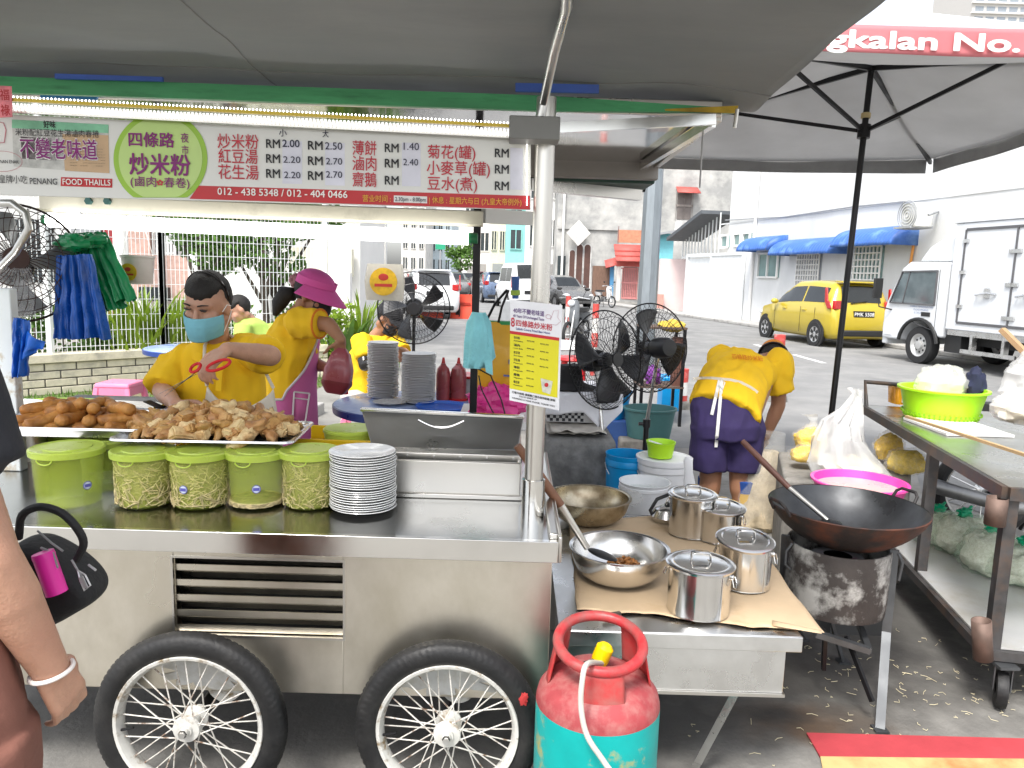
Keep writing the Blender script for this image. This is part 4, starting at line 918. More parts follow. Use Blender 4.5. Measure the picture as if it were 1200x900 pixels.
def tub(px, pyb, label, r, h, fill, y=None, sticker=None, lid=True, group=TUBG):
 p = atz(px, pyb, TOP); c = V(p.x, p.y + r, TOP)
 t = thing('plastic_tub', label, 'tub', c, group)
 wl = MB(); rb = r * .9
 wl.lathe([(0, .002), (rb - .008, .002), (rb, .008), (r, h), (r + .003, h + .002), (r - .003, h + .002), (rb - .003, .01), (0, .006)], 40, c); wl.build('tub', lime_t, t)
 if lid:
  ld = MB(); ld.lathe([(r + .006, h - .012), (r + .007, h + .004), (r + .001, h + .007), (r - .006, h + .004), (r * .7, h + .005), (r * .68, h + .008), (0, h + .008)], 40, c); ld.build('lid', lime_lid, t)
  tab = MB(); tab.tube([c + V(.022 * math.cos(a) - .01, -r - .004 + .006 * abs(math.sin(a)) * 0, h - .012 - .014 * math.sin(a)) for a in [math.pi * k / 8 for k in range(9)]], .002, 6); tab.build('lid_tab', lime_lid, t)
 if fill:
  f = MB(); f.lathe([(0, .008), (rb - .01, .008), (r * .93, h * fill), (r * .5, h * fill * 1.02), (0, h * fill)], 32, c); fo = f.build('filling', fillm, t)
  s = strand_mesh(r * .97, h * fill, 520, int(px)); s.v = [v + c for v in s.v]; so_ = s.build('strands', strandm, fo)
 if sticker:
  a = R(-90 + sticker); o = c + V(math.cos(a), math.sin(a), 0) * (r * .955 + .001) + UP * h * .42; d = V(math.cos(a), math.sin(a), 0)
  q = MB(); q.cyl(o - d * .0005, o + d * .001, .0125, n=24); sb = q.build('sticker', stk, t)
  q = MB(); q.cyl(o + d * .001, o + d * .0014, .0105, n=20); q.build('sticker_face', stw, sb)
  q = MB(); x = V(-d.y, d.x, 0); q.bar(o + d * .002 - x * .009, o + d * .002 + x * .009, .0006, .009); q.build('sticker_band', stk, sb)
 return t
tub(60, 601, 'empty lime tub at the left end of the counter, under the spring roll tray', .095, .165, 0, sticker=60)
tub(112, 580, 'lime tub set back behind the two leftmost tubs, half hidden', .08, .155, 0)
tub(154, 600, 'lime tub of pale sprouts under the gap between the two food trays', .087, .16, .86)
tub(221, 601, 'lime tub full of sprouts with a round blue sticker beneath the fried tofu tray', .087, .16, .86, sticker=-10)
tub(290, 600, 'nearly empty lime tub with a round sticker beneath the fried tofu tray', .083, .16, .12, sticker=18)
t = tub(355, 601, 'lime tub of sprouts with its lid fully visible, left of the white plates', .086, .165, .88)
p = atz(402, 545, TOP + .06); c = V(p.x, 2.62, TOP)
t = thing('food_box', 'shallow lime lidded box standing on the yellow tray behind the plates', 'food box', c)
m = MB(); m.lathe([(.085, .115), (.09, .15), (.093, .152), (.093, .16), (.088, .165), (.06, .162), (0, .163)], 36, c); m.build('lid', lime_lid, t); m = MB(); m.lathe([(0, .105), (.08, .105), (.088, .15)], 36, c); m.build('bowl', lime_s, t)
t = thing('yellow_tray', 'bright yellow plastic tray behind the right tub, under the lidded box', 'tray', V(c.x, 2.6, TOP))
yellowp = mat('yellow_plastic', (.75, .48, .01), .35, var=.06)
a, b = at(378, 540, 2.5), at(437, 517, 2.5)
m = MB(); m.b2((a.x - .1, 2.5, TOP), (b.x, 2.51, b.z)); m.b2((b.x - .008, 2.51, TOP), (b.x, 2.74, b.z)); m.b2((a.x - .1, 2.73, TOP), (b.x - .008, 2.74, b.z)); m.b2((a.x - .1, 2.51, TOP + .09), (b.x - .008, 2.73, TOP + .1)); m.build('tray', yellowp, t, bevel=.003)
pwhite = mat('white_plate', (.82, .82, .8), .25, var=.03, coat=.3)
def plate_mesh(r=.1): return [(0, 0), (r * .6, 0), (r * .66, .002), (r * .95, .012), (r, .0145), (r * .985, .0165), (r * .93, .0145), (r * .68, .006), (r * .6, .004), (0, .004)]
def stack(px, pyb, zb, n, r, pitch, m, label, toplabel, group, y=None, jit=.0012, seed=1, lean=0.):
 if y is None: p = atz(px, pyb, zb); c = V(p.x, p.y + r * .7, zb)
 else: p = at(px, 400, y); c = V(p.x, y, zb)
 rg = random.Random(seed); o = None
 for i in range(n):
  loc = c + V(rg.gauss(0, jit) + lean * i, rg.gauss(0, jit), pitch * i)
  if o is None:
   mb_ = MB(); mb_.lathe(plate_mesh(r), 48); o = mb_.build('dinner_plate', m, world=False); q = o
  else: q = o.copy(); COL.objects.link(q)
  q.location = loc; q.rotation_euler = (rg.gauss(0, .004), rg.gauss(0, .004), rg.uniform(0, 6))
  tag(q, toplabel if i == n - 1 else label, 'plate', group)
 return c
stack(420, 605, TOP, 24, .098, .0072, pwhite, 'white plate inside the stack on the steel counter', 'clean white plate on top of the counter stack, right of the lime tubs', 'white plates stacked on the counter')
alu = mat('tray_metal', (.68, .68, .68), .28, 1., var=.08, vs=8, rvar=.1)
frymat = mat('spring_roll', (.42, .17, .035), .5, var=.45, vs=18, bump=.5, bs=70, dirt=(.5, .25, .06), dscale=14, damt=.4, sss=.05)
trim2 = mat('fried_tofu', (.66, .4, .14), .5, var=.3, vs=26, bump=.6, bs=80, dirt=(.3, .12, .03), dscale=28, damt=.48, sharp=.15)
tofuw = mat('cut_tofu', (.8, .62, .33), .6, var=.2, vs=30, bump=.4, bs=70, dirt=(.42, .2, .06), dscale=22, damt=.4)
meatm = mat('fried_meat', (.46, .22, .08), .45, var=.4, vs=30, bump=.7, bs=60, dirt=(.48, .3, .12), dscale=20, damt=.4)
def tray(name, label, c, sx, sy, h, m, rz=0., tilt=0.):
 t = thing(name, label, 'tray', c)
 M = Matrix.Rotation(rz, 3, 'Z') @ Matrix.Rotation(tilt, 3, 'X')
 mb_ = MB()
 def ring(x, y, z, r=.03, k=6):
  P = []
  for (cx, cy, a0) in ((x - r, y - r, 0), (-x + r, y - r, 90), (-x + r, -y + r, 180), (x - r, -y + r, 270)):
   for i in range(k + 1): a = R(a0 + 90 * i / k); P.append(M @ V(cx + r * math.cos(a), cy + r * math.sin(a), z) + c)
  return P
 rings = [ring(sx - .02, sy - .02, 0), ring(sx - .004, sy - .004, h - .003), ring(sx + .01, sy + .01, h), ring(sx + .012, sy + .012, h - .006)]
 inner = [ring(sx - .006, sy - .006, h - .006), ring(sx - .023, sy - .023, .003)]
 n = len(rings[0]); k = 0
 allr = [rings[3], rings[2], inner[0], inner[1]]
 vs = sum(allr, []); fs = [(j * n + i, j * n + (i + 1) % n, (j + 1) * n + (i + 1) % n, (j + 1) * n + i) for j in range(3) for i in range(n)] + [tuple(3 * n + i for i in range(n))]
 mb_.add(vs, fs)
 allr = [rings[3], rings[1], rings[0]]
 vs = sum(allr, []); fs = [(j * n + i, j * n + (i + 1) % n, (j + 1) * n + (i + 1) % n, (j + 1) * n + i) for j in range(2) for i in range(n)] + [tuple(2 * n + i for i in range(n - 1, -1, -1))]
 mb_.add(vs, fs); mb_.build('pan', m, t)
 return t, M
zt = TOP + .172
c1 = V(at(96, 520, 2.42).x, 2.46, zt); t1, M1 = tray('food_tray', 'rectangular metal tray heaped with brown spring rolls above the left tubs', c1, .235, .165, .035, alu, R(2))
c2 = V(at(250, 520, 2.36).x, 2.40, zt + .004); t2, M2 = tray('food_tray', 'metal tray piled high with chopped fried tofu and meat in front of the masked cook', c2, .262, .155, .016, alu, R(3), R(0))
def roll_mesh(seed):
 m = MB(); rg = random.Random(seed); L = .13; r = .0195
 pts = []; rs = []
 for i in range(13):
  f_ = i / 12; pts.append(V((f_ - .5) * L, .004 * math.sin(f_ * 5 + seed), .003 * math.sin(f_ * 4 + 2 * seed)))
  e = 1 - abs(f_ - .5) * 2; rs.append(r * (min(1, .55 + e * 3.2)) * (1 + .07 * math.sin(f_ * 17 + seed)))
 m.tube(pts, rs, 12); m.wobble(.0028, 55, seed); return m
rg = random.Random(5); protos = []
for s in range(4): protos.append(roll_mesh(s + 1).mesh('spring_roll'))
for pm_ in protos:
 pm_.materials.append(frymat); pm_.polygons.foreach_set('use_smooth', [True] * len(pm_.polygons))
GRL = 'spring rolls heaped in the left tray'
def place(me, name, loc, rot, sc, label, cat, group):
 o = bpy.data.objects.new(name, me); COL.objects.link(o); o.location = loc; o.rotation_euler = rot; o.scale = (sc, sc, sc); return tag(o, label, cat, group)
for layer, (n, rx, ry) in enumerate(((16, .19, .13), (14, .17, .11), (9, .13, .085))):
 for k in range(n):
  u = (k + .5) / n; x = -rx + 2 * rx * ((k % 5 + .5) / 5) + rg.gauss(0, .012); y = -ry + 2 * ry * ((k // 5 + .5) / (n // 5 + 1)) + rg.gauss(0, .01)
  place(protos[rg.randrange(4)], 'spring_roll', c1 + M1 @ V(x, y, .02 + layer * .026), (rg.gauss(0, .12), rg.gauss(0, .15), rg.choice((.1, .4, -.5, 1.0, 1.5, -1.1)) + rg.gauss(0, .25)), rg.uniform(.85, 1.1), 'golden brown spring roll heaped in the left metal tray', 'spring roll', GRL)
def chunk(seed, cut):
 m = MB(); rg = random.Random(seed)
 if cut:
  sx, sy, sz = rg.uniform(.016, .026), rg.uniform(.014, .02), rg.uniform(.009, .014)
  k = m.box((0, 0, 0), (2 * sx, 2 * sy, 2 * sz), None);
  m.v = [V(v.x * rg.uniform(.75, 1.1), v.y * rg.uniform(.7, 1.1), v.z * rg.uniform(.8, 1.2)) for v in m.v]
 else: m.blob((0, 0, 0), (rg.uniform(.028, .042), rg.uniform(.014, .02), rg.uniform(.011, .016)), .55, 2.4, seed, 18, 12)
 return m
cp_ = []
for s in range(5):
 mb_ = chunk(s + 3, True); me = mb_.mesh('tofu_chunk'); bm = bmesh.new(); bm.from_mesh(me)
 bmesh.ops.bevel(bm, geom=bm.edges[:], offset=.004, segments=2, affect='EDGES'); bmesh.ops.subdivide_edges(bm, edges=bm.edges[:], cuts=1)
 for v in bm.verts: v.co += noise.noise_vector(v.co * 90 + V(s, s, s)) * .0028
 bm.to_mesh(me); bm.free(); me.materials.append(tofuw if s % 2 else trim2); cp_.append((me, 'tofu_chunk', 'cut tofu'))
for s in range(7):
 mb_ = chunk(s + 30, False); me = mb_.mesh('fried_piece'); me.materials.append((trim2, meatm, trim2, tofuw, meatm, trim2, tofuw)[s]); me.polygons.foreach_set('use_smooth', [True] * len(me.polygons)); cp_.append((me, 'fried_piece', 'fried food'))
GCH, GFP = 'pale cut tofu chunks in the heaped tray', 'browned fried pieces in the heaped tray'
for k in range(170):
 while True:
  x, y = rg.uniform(-1, 1), rg.uniform(-1, 1)
  if abs(x) ** 2.6 + abs(y) ** 2.6 < 1: break
 hmax = .088 * max(0, 1 - (abs(x) ** 2.2 + abs(y + .0) ** 2.2) * .8) * (.8 + .3 * noise.noise(V(x * 2.5, y * 2, 3)))
 z = .014 + hmax * (rg.random() ** .45)
 me, nm, cat = cp_[rg.randrange(len(cp_))]
 ch_ = nm == 'tofu_chunk'
 place(me, nm, c2 + M2 @ V(x * .245, y * .14, z), (rg.uniform(-.6, .6), rg.uniform(-.6, .6), rg.uniform(0, 6.28)), rg.uniform(1.1, 1.55), 'pale cut chunk of fried tofu heaped in the chopping tray' if ch_ else 'browned fried strip heaped in the chopping tray', cat, GCH if ch_ else GFP)
c = V(at(75, 490, 2.85).x, 2.85, TOP + .12); t = thing('plastic_basket', 'lime green basket with a pierced rim behind the spring roll tray', 'basket', V(c.x, c.y, TOP))
m = MB(); m.loft([(c + UP * -.115, .13, .085), (c + UP * .055, .16, .105), (c + UP * .058, .175, .115), (c + UP * .05, .175, .115)], 32, caps=False); m.build('shell', lime_s, t, solid=.004)
m = MB(); m.loft([(c + UP * -.114, .128, .083), (c + UP * -.110, .128, .083)], 32); m.build('bottom', lime_s, t)
sl_ = MB()
for k in range(40):
 a = 2 * math.pi * k / 40; sl_.box(c + V(.158 * math.cos(a), .104 * math.sin(a), .025), (.006, .006, .03))
sl_.build('slots', mat('slot_shade', (.14, .24, .02), .6), t)
c = V(at(14, 500, 2.72).x, 2.72, TOP + .1)
m = MB(); m.lathe([(.04, 0), (.05, .0), (.10, .06), (.105, .075), (.1, .075), (.048, .006), (0, .004)], 40, c + UP * .02); o = m.build('white_bowl', mat('frosted_white', (.72, .74, .74), .3, var=.04), None); tag(o, 'cloudy white bowl behind the left end of the spring roll tray', 'bowl')
m = MB(); m.loft([(c + UP * -.10, .12, .12), (c + UP * .02, .1, .1)], 24); o = m.build('steel_pot', steel, None); tag(o, 'plain steel pot under the cloudy white bowl', 'pot')
a = atz(130, 470, TOP + .17); t = thing('oven_tray', 'thin black tray with a steel cutting plate and cleaver beside the cook', 'tray', V(a.x, 2.98, TOP + .14))
m = MB(); m.box((a.x + .02, 2.98, TOP + .165), (.44, .22, .012)); m.build('pan', mat('black_tray', (.02, .018, .018), .4), t, bevel=.004)
m = MB(); m.b2((a.x - .15, 2.9, TOP), (a.x + .2, 3.04, TOP + .158)); m.build('riser', steel, t)
m = MB(); m.box((a.x + .12, 2.86, TOP + .18), (.26, .1, .006), (0, 0, R(-5))); m.build('cutting_plate', steel_br, t); m = MB(); m.bar(at(172, 470, 2.78), at(190, 478, 2.74), .03, .004); m.build('cleaver', dkm, t)
def drape(name, label, cat, top_l, top_r, bot_l, bot_r, y, m, folds=9, amp=.012, seed=0, thick=.05, group=None, wav=.02):
 """a hanging bundle: closed sheet front and back with folds"""
 c = (at(*top_l, y) + at(*top_r, y)) / 2; o = None
 mb_ = MB(); rgx = random.Random(seed); ph = [rgx.uniform(0, 6.28) for _ in range(4)]
 TL, TR, BL, BR = at(*top_l, y), at(*top_r, y), at(*bot_l, y), at(*bot_r, y)
 def fn(side):
  def g(u, v):
   p = TL.lerp(TR, u).lerp(BL.lerp(BR, u), v)
   k = math.sin(math.pi * min(max(u, 0), 1)) ** .5
   f = math.sin(u * folds * 6.28 * .5 + ph[0] + 1.2 * v) + .5 * math.sin(u * folds * 6.28 * 1.1 + ph[1])
   d = side * (thick * .5 * k * (.5 + .5 * v) ) + amp * f * (.3 + v) * k
   q = p + V(0, -d if side > 0 else -d, 0) + V(0, 0, wav * noise.noise(V(u * 6, seed, 2)) * v)
   return q + noise.noise_vector(V(u * 7, v * 6, seed)) * .006
  return g
 n1, n2 = 60, 30
 mb_.grid(fn(1), n1, n2); mb_.grid(fn(-1), n1, n2)
 o = mb_.build(name, m, None, angle=180); tag(o, label, cat, group); return o
bag_b = mat('blue_bag', (.01, .1, .45), .3, var=.35, vs=6, bump=.2, bs=30, spec=.55); bag_g = mat('green_bag', (.006, .24, .08), .3, var=.35, vs=6, bump=.2, bs=30, spec=.55)
drape('plastic_bag_bundle', 'bundle of green plastic bags hanging from the cream rail', 'bags', (74, 276), (124, 271), (108, 372), (160, 348), 2.86, bag_g, 11, .014, 1, .07)
drape('plastic_bag_bundle', 'bundle of blue plastic bags hanging in front of the green bundle', 'bags', (66, 300), (108, 298), (64, 397), (131, 397), 2.78, bag_b, 9, .016, 2, .07)
mb_ = MB(); mb_.tube([at(84, 276, 2.82), at(92, 262, 2.84), at(98, 256, 2.86), at(94, 248, 2.9)], .0022, 6); tag(mb_.build('wire_hook', chrome_s), 'bent wire hook holding the green and blue bag bundles', 'hook')
mb_ = MB(); mb_.blob(at(88, 284, 2.80), (.07, .03, .03), .4, 3, 4); mb_.blob(at(106, 282, 2.83), (.06, .03, .025), .4, 3, 6); o = mb_.build('bag_gathering', bag_g); tag(o, 'bunched top of the green bag bundle on the wire hook', 'bags')
drape('plastic_bag', 'blue plastic bag hanging against the peeling white post', 'bag', (14, 372), (36, 376), (16, 442), (30, 440), 2.5, bag_b, 4, .012, 5, .03)
mb_ = MB(); q = [at(22, 382, 2.49), at(52, 402, 2.47), at(44, 412, 2.47), at(26, 424, 2.49)]
mb_.grid(lambda u, v: q[0].lerp(q[1], u).lerp(q[3].lerp(q[2], u), v) + V(0, .012 * math.sin(7 * u + 3 * v), .006 * math.sin(9 * v)), 20, 16); tag(mb_.build('bag_flap', bag_b, None, solid=.002, angle=180), 'loose blue bag corner blowing out from the white post', 'bag')
mb_ = MB(); mb_.blob(at(6, 335, 2.7), (.1, .05, .16), .3, 3, 8); mb_.wobble(.01, 25, 3); o = mb_.build('plastic_bag', mat('smoky_plastic', (.5, .5, .5), .2, alpha=.3, spec=.7, var=.3, vs=10, bump=.3, bs=30)); tag(o, 'crumpled clear grey plastic bag over the left fan', 'bag')
fan_blk = mat('fan_black', (.018, .018, .02), .4, var=.15); fan_blade = mat('fan_blade', (.022, .023, .026), .3, var=.1)
def fan(name, label, base, zc, Rr, yaw, tilt, head_off=.0, nwire=46, nblade=3, group=None, bladem=None, wirem=None, poles=True, polem=None, depth=.09, wr_=.0014, bang=0.):
 base = Vector(base); t = thing(name, label, 'fan', base, group)
 M = (Matrix.Rotation(yaw, 3, 'Z') @ Matrix.Rotation(tilt, 3, 'X') @ Matrix(((1, 0, 0), (0, 0, -1), (0, 1, 0))))   # local z = blowing direction (-y)
 c = V(base.x, base.y, zc)
 T = lambda x, y, z: c + M @ V(x, y, z)
 bm_, wm_ = bladem or fan_blade, wirem or fan_blk
 if poles:
  m = MB(); m.lathe([(0, 0), (.21, 0), (.215, .015), (.2, .03), (.06, .05), (.03, .06), (.0, .06)], 32, base); m.build('base', fan_blk, t)
  m = MB(); m.cyl(base + UP * .05, base + UP * (zc - base.z) * .55, .017, n=14); m.build('pole', fan_blk, t)
  m = MB(); m.cyl(base + UP * (zc - base.z) * .55, V(base.x, base.y, zc - .05) + M @ V(0, 0, -.08), .0115, n=12); m.build('inner_pole', polem or fan_blk, t)
  m = MB(); m.lathe([(.0, 0), (.024, 0), (.024, .05), (.0, .055)], 16, base + UP * ((zc - base.z) * .55 - .02)); m.cyl(base + UP * (zc - base.z) * .55, base + UP * (zc - base.z) * .55 + V(-.05, 0, 0), .011, n=10); m.build('collar', fan_blk, t)
 m = MB(); m.lathe([(0, -.20), (.05, -.195), (.062, -.17), (.065, -.09), (.06, -.06), (0, -.055)], 24, c, M); m.build('motor', fan_blk, t)
 hub = MB(); hub.lathe([(0, .025), (.035, .022), (.045, .008), (.045, -.03), (0, -.03)], 20, c, M); hub.build('hub', bm_, t)
 for k in range(nblade):
  def bl(u, v, k=k):
   r = .04 + (Rr * .88 - .04) * u; wdt = (.45 + .75 * math.sin(min(1, u * 1.15) * math.pi * .62)) * (.6 if nblade <= 3 else .33)
   a = 2 * math.pi * k / nblade + bang + (v - .5) * wdt * 1.35 + .25 * u
   return T(r * math.cos(a), r * math.sin(a), (v - .5) * .075)
  MB().grid(bl, 12, 8).build('blade', bm_, t, solid=.003, angle=80)
 for part, sg_, dz in (('front_cage', 1, depth), ('back_cage', -1, depth * .85)):
  w_ = MB()
  for k in range(nwire):
   a = 2 * math.pi * (k + (.5 if sg_ < 0 else 0)) / nwire; pts = []
   for j in range(8):
    f_ = j / 7; r = .035 + (Rr - .035) * f_; tw = a + (.5 * (1 - f_) if sg_ > 0 else -.4 * (1 - f_))
    pts.append(T(r * math.cos(tw), r * math.sin(tw), sg_ * dz * math.sqrt(max(0, 1 - f_ ** 3.2))))
   w_.tube(pts, wr_, 4)
  for f_ in (.35, .62, .84, 1.0):
   r = .035 + (Rr - .035) * f_; z = sg_ * dz * math.sqrt(max(0, 1 - f_ ** 3.2))
   w_.tube([T(r * math.cos(2 * math.pi * k / 48), r * math.sin(2 * math.pi * k / 48), z) for k in range(48)], .0045 if f_ == 1 else .0018, 5, True)
  if sg_ > 0: w_.lathe([(0, .004), (.04, .004), (.042, -.004), (0, -.004)], 20, T(0, 0, dz), M)
  w_.build(part, wm_, t, angle=60)
 return t, T
fy = 5.25; fc = at(485, 361, fy)
fan('standing_fan', 'black standing fan facing the camera behind the blue plate table', V(fc.x, fy, 0), fc.z, .245, R(6), R(0), nblade=5, nwire=54, wr_=.0011, bang=.4)
fy = 4.35; fc = at(712, 423, fy)
fan('standing_fan', 'black standing fan with a wide blade, left of the pair by the concrete block', V(fc.x, fy + .05, 0), fc.z, .285, R(38), R(-8), nblade=3, nwire=50, bang=2.6, polem=chrome_s, group='pair of standing fans')
fy = 4.75; fc = at(772, 408, fy)
fan('standing_fan', 'black standing fan seen partly from behind, right of the pair', V(fc.x - .05, fy, 0), fc.z, .275, R(205), R(6), nblade=3, nwire=48, bang=1.2, polem=chrome_s, group='pair of standing fans')
fy = 2.75; fc = at(18, 308, fy)
fan('hanging_fan', 'fan with dusty grey blades hanging at the left end of the cart', V(fc.x, fy, fc.z), fc.z, .21, R(35), R(-10), nblade=4, nwire=40, poles=False, bladem=mat('dusty_blade', (.25, .26, .27), .4, var=.25, vs=12), wirem=mat('rusty_cage', (.06, .035, .03), .5, .5, var=.3, vs=20), group=None)
mb_ = MB(); mb_.tube([at(-20, 238, 2.45), at(14, 238, 2.45), at(30, 250, 2.45), at(34, 268, 2.45), at(18, 296, 2.47), at(0, 314, 2.5), at(-14, 330, 2.5)], [.012] * 7, 12); o = mb_.build('fan_bracket', mat('bracket_alloy', (.62, .62, .6), .35, .8)); tag(o, 'bent bright metal bracket curving around the hanging fan', 'bracket')
bluet = mat('blue_tabletop', (.05, .14, .45), .28, var=.1, vs=5, dirt=(.42, .5, .62), dscale=3, damt=.5, sharp=.25); blued = mat('blue_edge', (.02, .05, .22), .35)
def round_table(label, c, r, z, legm):
 t = thing('round_table', label, 'table', V(c.x, c.y, 0)); m = MB()
 m.lathe([(0, z - .012), (r - .01, z - .012), (r - .004, z - .004), (r - .01, z), (0, z)], 56, V(c.x, c.y, 0)); m.build('tabletop', bluet, t)
 m = MB(); m.lathe([(r - .012, z - .05), (r, z - .045), (r + .002, z - .008), (r - .004, z - .003)], 56, V(c.x, c.y, 0)); m.build('rim', blued, t)
 for k in range(4):
  a = R(45 + 90 * k); m = MB(); m.cyl(V(c.x + r * .55 * math.cos(a), c.y + r * .55 * math.sin(a), z - .02), V(c.x + r * .75 * math.cos(a), c.y + r * .75 * math.sin(a), 0), .02, .016, n=10); m.build('leg', legm, t)
 return t
TZ = .75; q = atz(474, 488, TZ); TC = V(q.x, q.y + .42, 0)
round_table('round blue table carrying two tall stacks of grey plates behind the cart', TC, .46, TZ, mat('table_leg', (.55, .55, .56), .4, .5))
q = atz(196, 413, .74); round_table('worn pale blue round table by the lawn, behind the masked cook', V(q.x + .1, q.y + .45, 0), .48, .74, MATS['table_leg'])
grp = mat('grey_plate', (.78, .78, .76), .4, var=.06)
q = atz(452, 468, TZ + .001)
stack(449, 470, TZ + .001, 34, .092, .0095, grp, 'grey plate inside the left stack on the blue table', 'top grey plate of the left stack on the blue table', 'grey plates in the left table stack', y=q.y + .06, seed=3, jit=.0022)
q = atz(490, 474, TZ + .001)
stack(491, 470, TZ + .001, 30, .098, .0093, grp, 'grey plate inside the right stack on the blue table', 'top grey plate of the right stack on the blue table', 'grey plates in the right table stack', y=q.y + .06, seed=4, jit=.002)
q = atz(455, 475, TZ + .002); mb_ = MB(); mb_.lathe(plate_mesh(.095), 40); o = mb_.build('dinner_plate', mat('patterned_plate', (.5, .5, .48), .4, var=.25, vs=60), None, world=False); o.location = V(q.x, q.y + .05, TZ + .001); tag(o, 'single grey plate lying in front of the two stacks on the blue table', 'plate')
redp = mat('red_plastic', (.55, .015, .02), .35); sauce = mat('sauce_bottle', (.32, .06, .065), .3, var=.2, vs=9, coat=.2)
q = atz(404, 462, TZ); mb_ = MB(); mb_.lathe([(.022, 0), (.022, .028), (.018, .031), (0, .031)], 20, q + UP * .001); tag(mb_.build('red_stopper', redp), 'small red screw cap lying on the blue table', 'cap')
for px, lab, sc in ((518, 'tall dark pink sauce bottle directly right of the plate stacks', .92), (536, 'fat dark pink sauce bottle on a red base, right of the other bottle', 1.05)):
 q = atz(px, 470, TZ); c = V(q.x, q.y + .05, TZ + .001)
 t = thing('sauce_bottle', lab, 'bottle', c); m = MB(); r = .045 * sc
 m.lathe([(0, 0), (r * .95, 0), (r, .012), (r, .15), (r * .85, .185), (r * .4, .205), (r * .36, .215), (0, .215)], 28, c); m.build('bottle', sauce, t)
 if sc > 1: m = MB(); m.lathe([(0, 0), (r * 1.25, 0), (r * 1.3, .01), (0, .012)], 24, c - UP * .0005); m.build('base_ring', redp, t)
 m = MB(); m.lathe([(0, .216), (.012, .216), (.006, .25), (0, .25)], 16, c); m.build('nozzle', redp, t)
q = atz(520, 440, TZ + .1); c = V(TC.x + .28, TC.y + .3, TZ)
t = thing('serving_tray', 'red topped container and tray behind the sauce bottles', 'tray', c)
m = MB(); m.b2((c.x - .16, c.y - .1, TZ + .001), (c.x + .14, c.y + .1, TZ + .12)); m.build('box', mat('clear_box', (.5, .48, .46), .3, var=.15), t, bevel=.008); m = MB(); m.b2((c.x - .17, c.y - .11, TZ + .12), (c.x + .15, c.y + .11, TZ + .135)); m.build('lid', redp, t, bevel=.004)
c = V(c.x + .1, c.y - .14, TZ); t = thing('chopstick_pot', 'blue pot of wooden chopsticks beside the towel', 'pot', c + UP * .001); m = MB(); m.lathe([(0, .002), (.03, .002), (.034, .17), (.031, .17), (.028, .01)], 20, c + V(.0, 0, 0)); m.build('pot', mat('blue_cup', (.03, .12, .4), .4), t)
m = MB()
for k in range(12): a = rnd.uniform(0, 6); m.cyl(c + V(.012 * math.cos(a), .012 * math.sin(a), .02), c + V(.028 * math.cos(a), .028 * math.sin(a), rnd.uniform(.2, .24)), .003, n=5)
m.build('chopsticks', mat('chopstick_wood', (.5, .32, .15), .6), t)
mb_ = MB(); q = atz(518, 480, TZ + .003); mb_.lathe([(0, .0), (.14, .0), (.155, .016), (.15, .018), (.135, .006), (0, .006)], 36, V(q.x, q.y + .06, TZ + .001)); tag(mb_.build('blue_tray', mat('bright_blue', (.02, .12, .55), .35)), 'bright blue round tray at the front right edge of the blue table', 'tray')
pkp = mat('pink_plastic', (.75, .2, .33), .35, var=.06)
def stool(label, c, s, h):
 t = thing('plastic_stool', label, 'stool', c); m = MB(); c = Vector(c)
 m.box(c + UP * (h - .02), (s, s, .04), None, 0, .94); m.build('seat', pkp, t, bevel=.012)
 for sx in (-1, 1):
  for sy in (-1, 1):
   m = MB(); a = c + V(sx * s * .43, sy * s * .43, h - .04); b = c + V(sx * s * .56, sy * s * .56, 0); m.loft([(b, .03, .03, None, 4), (a, .024, .024, None, 4)], 12); m.build('leg', pkp, t)
 m = MB()
 for sx, sy in ((1, 0), (-1, 0), (0, 1), (0, -1)): m.box(c + V(sx * s * .46, sy * s * .46, h - .075), (s * .95 if sx == 0 else .012, s * .95 if sy == 0 else .012, .075))
 m.build('apron', pkp, t, bevel=.004)
q = atz(134, 450, .42); stool('pink plastic stool on the lawn behind the spring roll tray', V(q.x, q.y + .1, 0), .32, .43)
q = atz(420, 500, .35); stool('pink stool under the front left edge of the blue plate table', V(q.x, q.y + .25, 0), .3, .42)
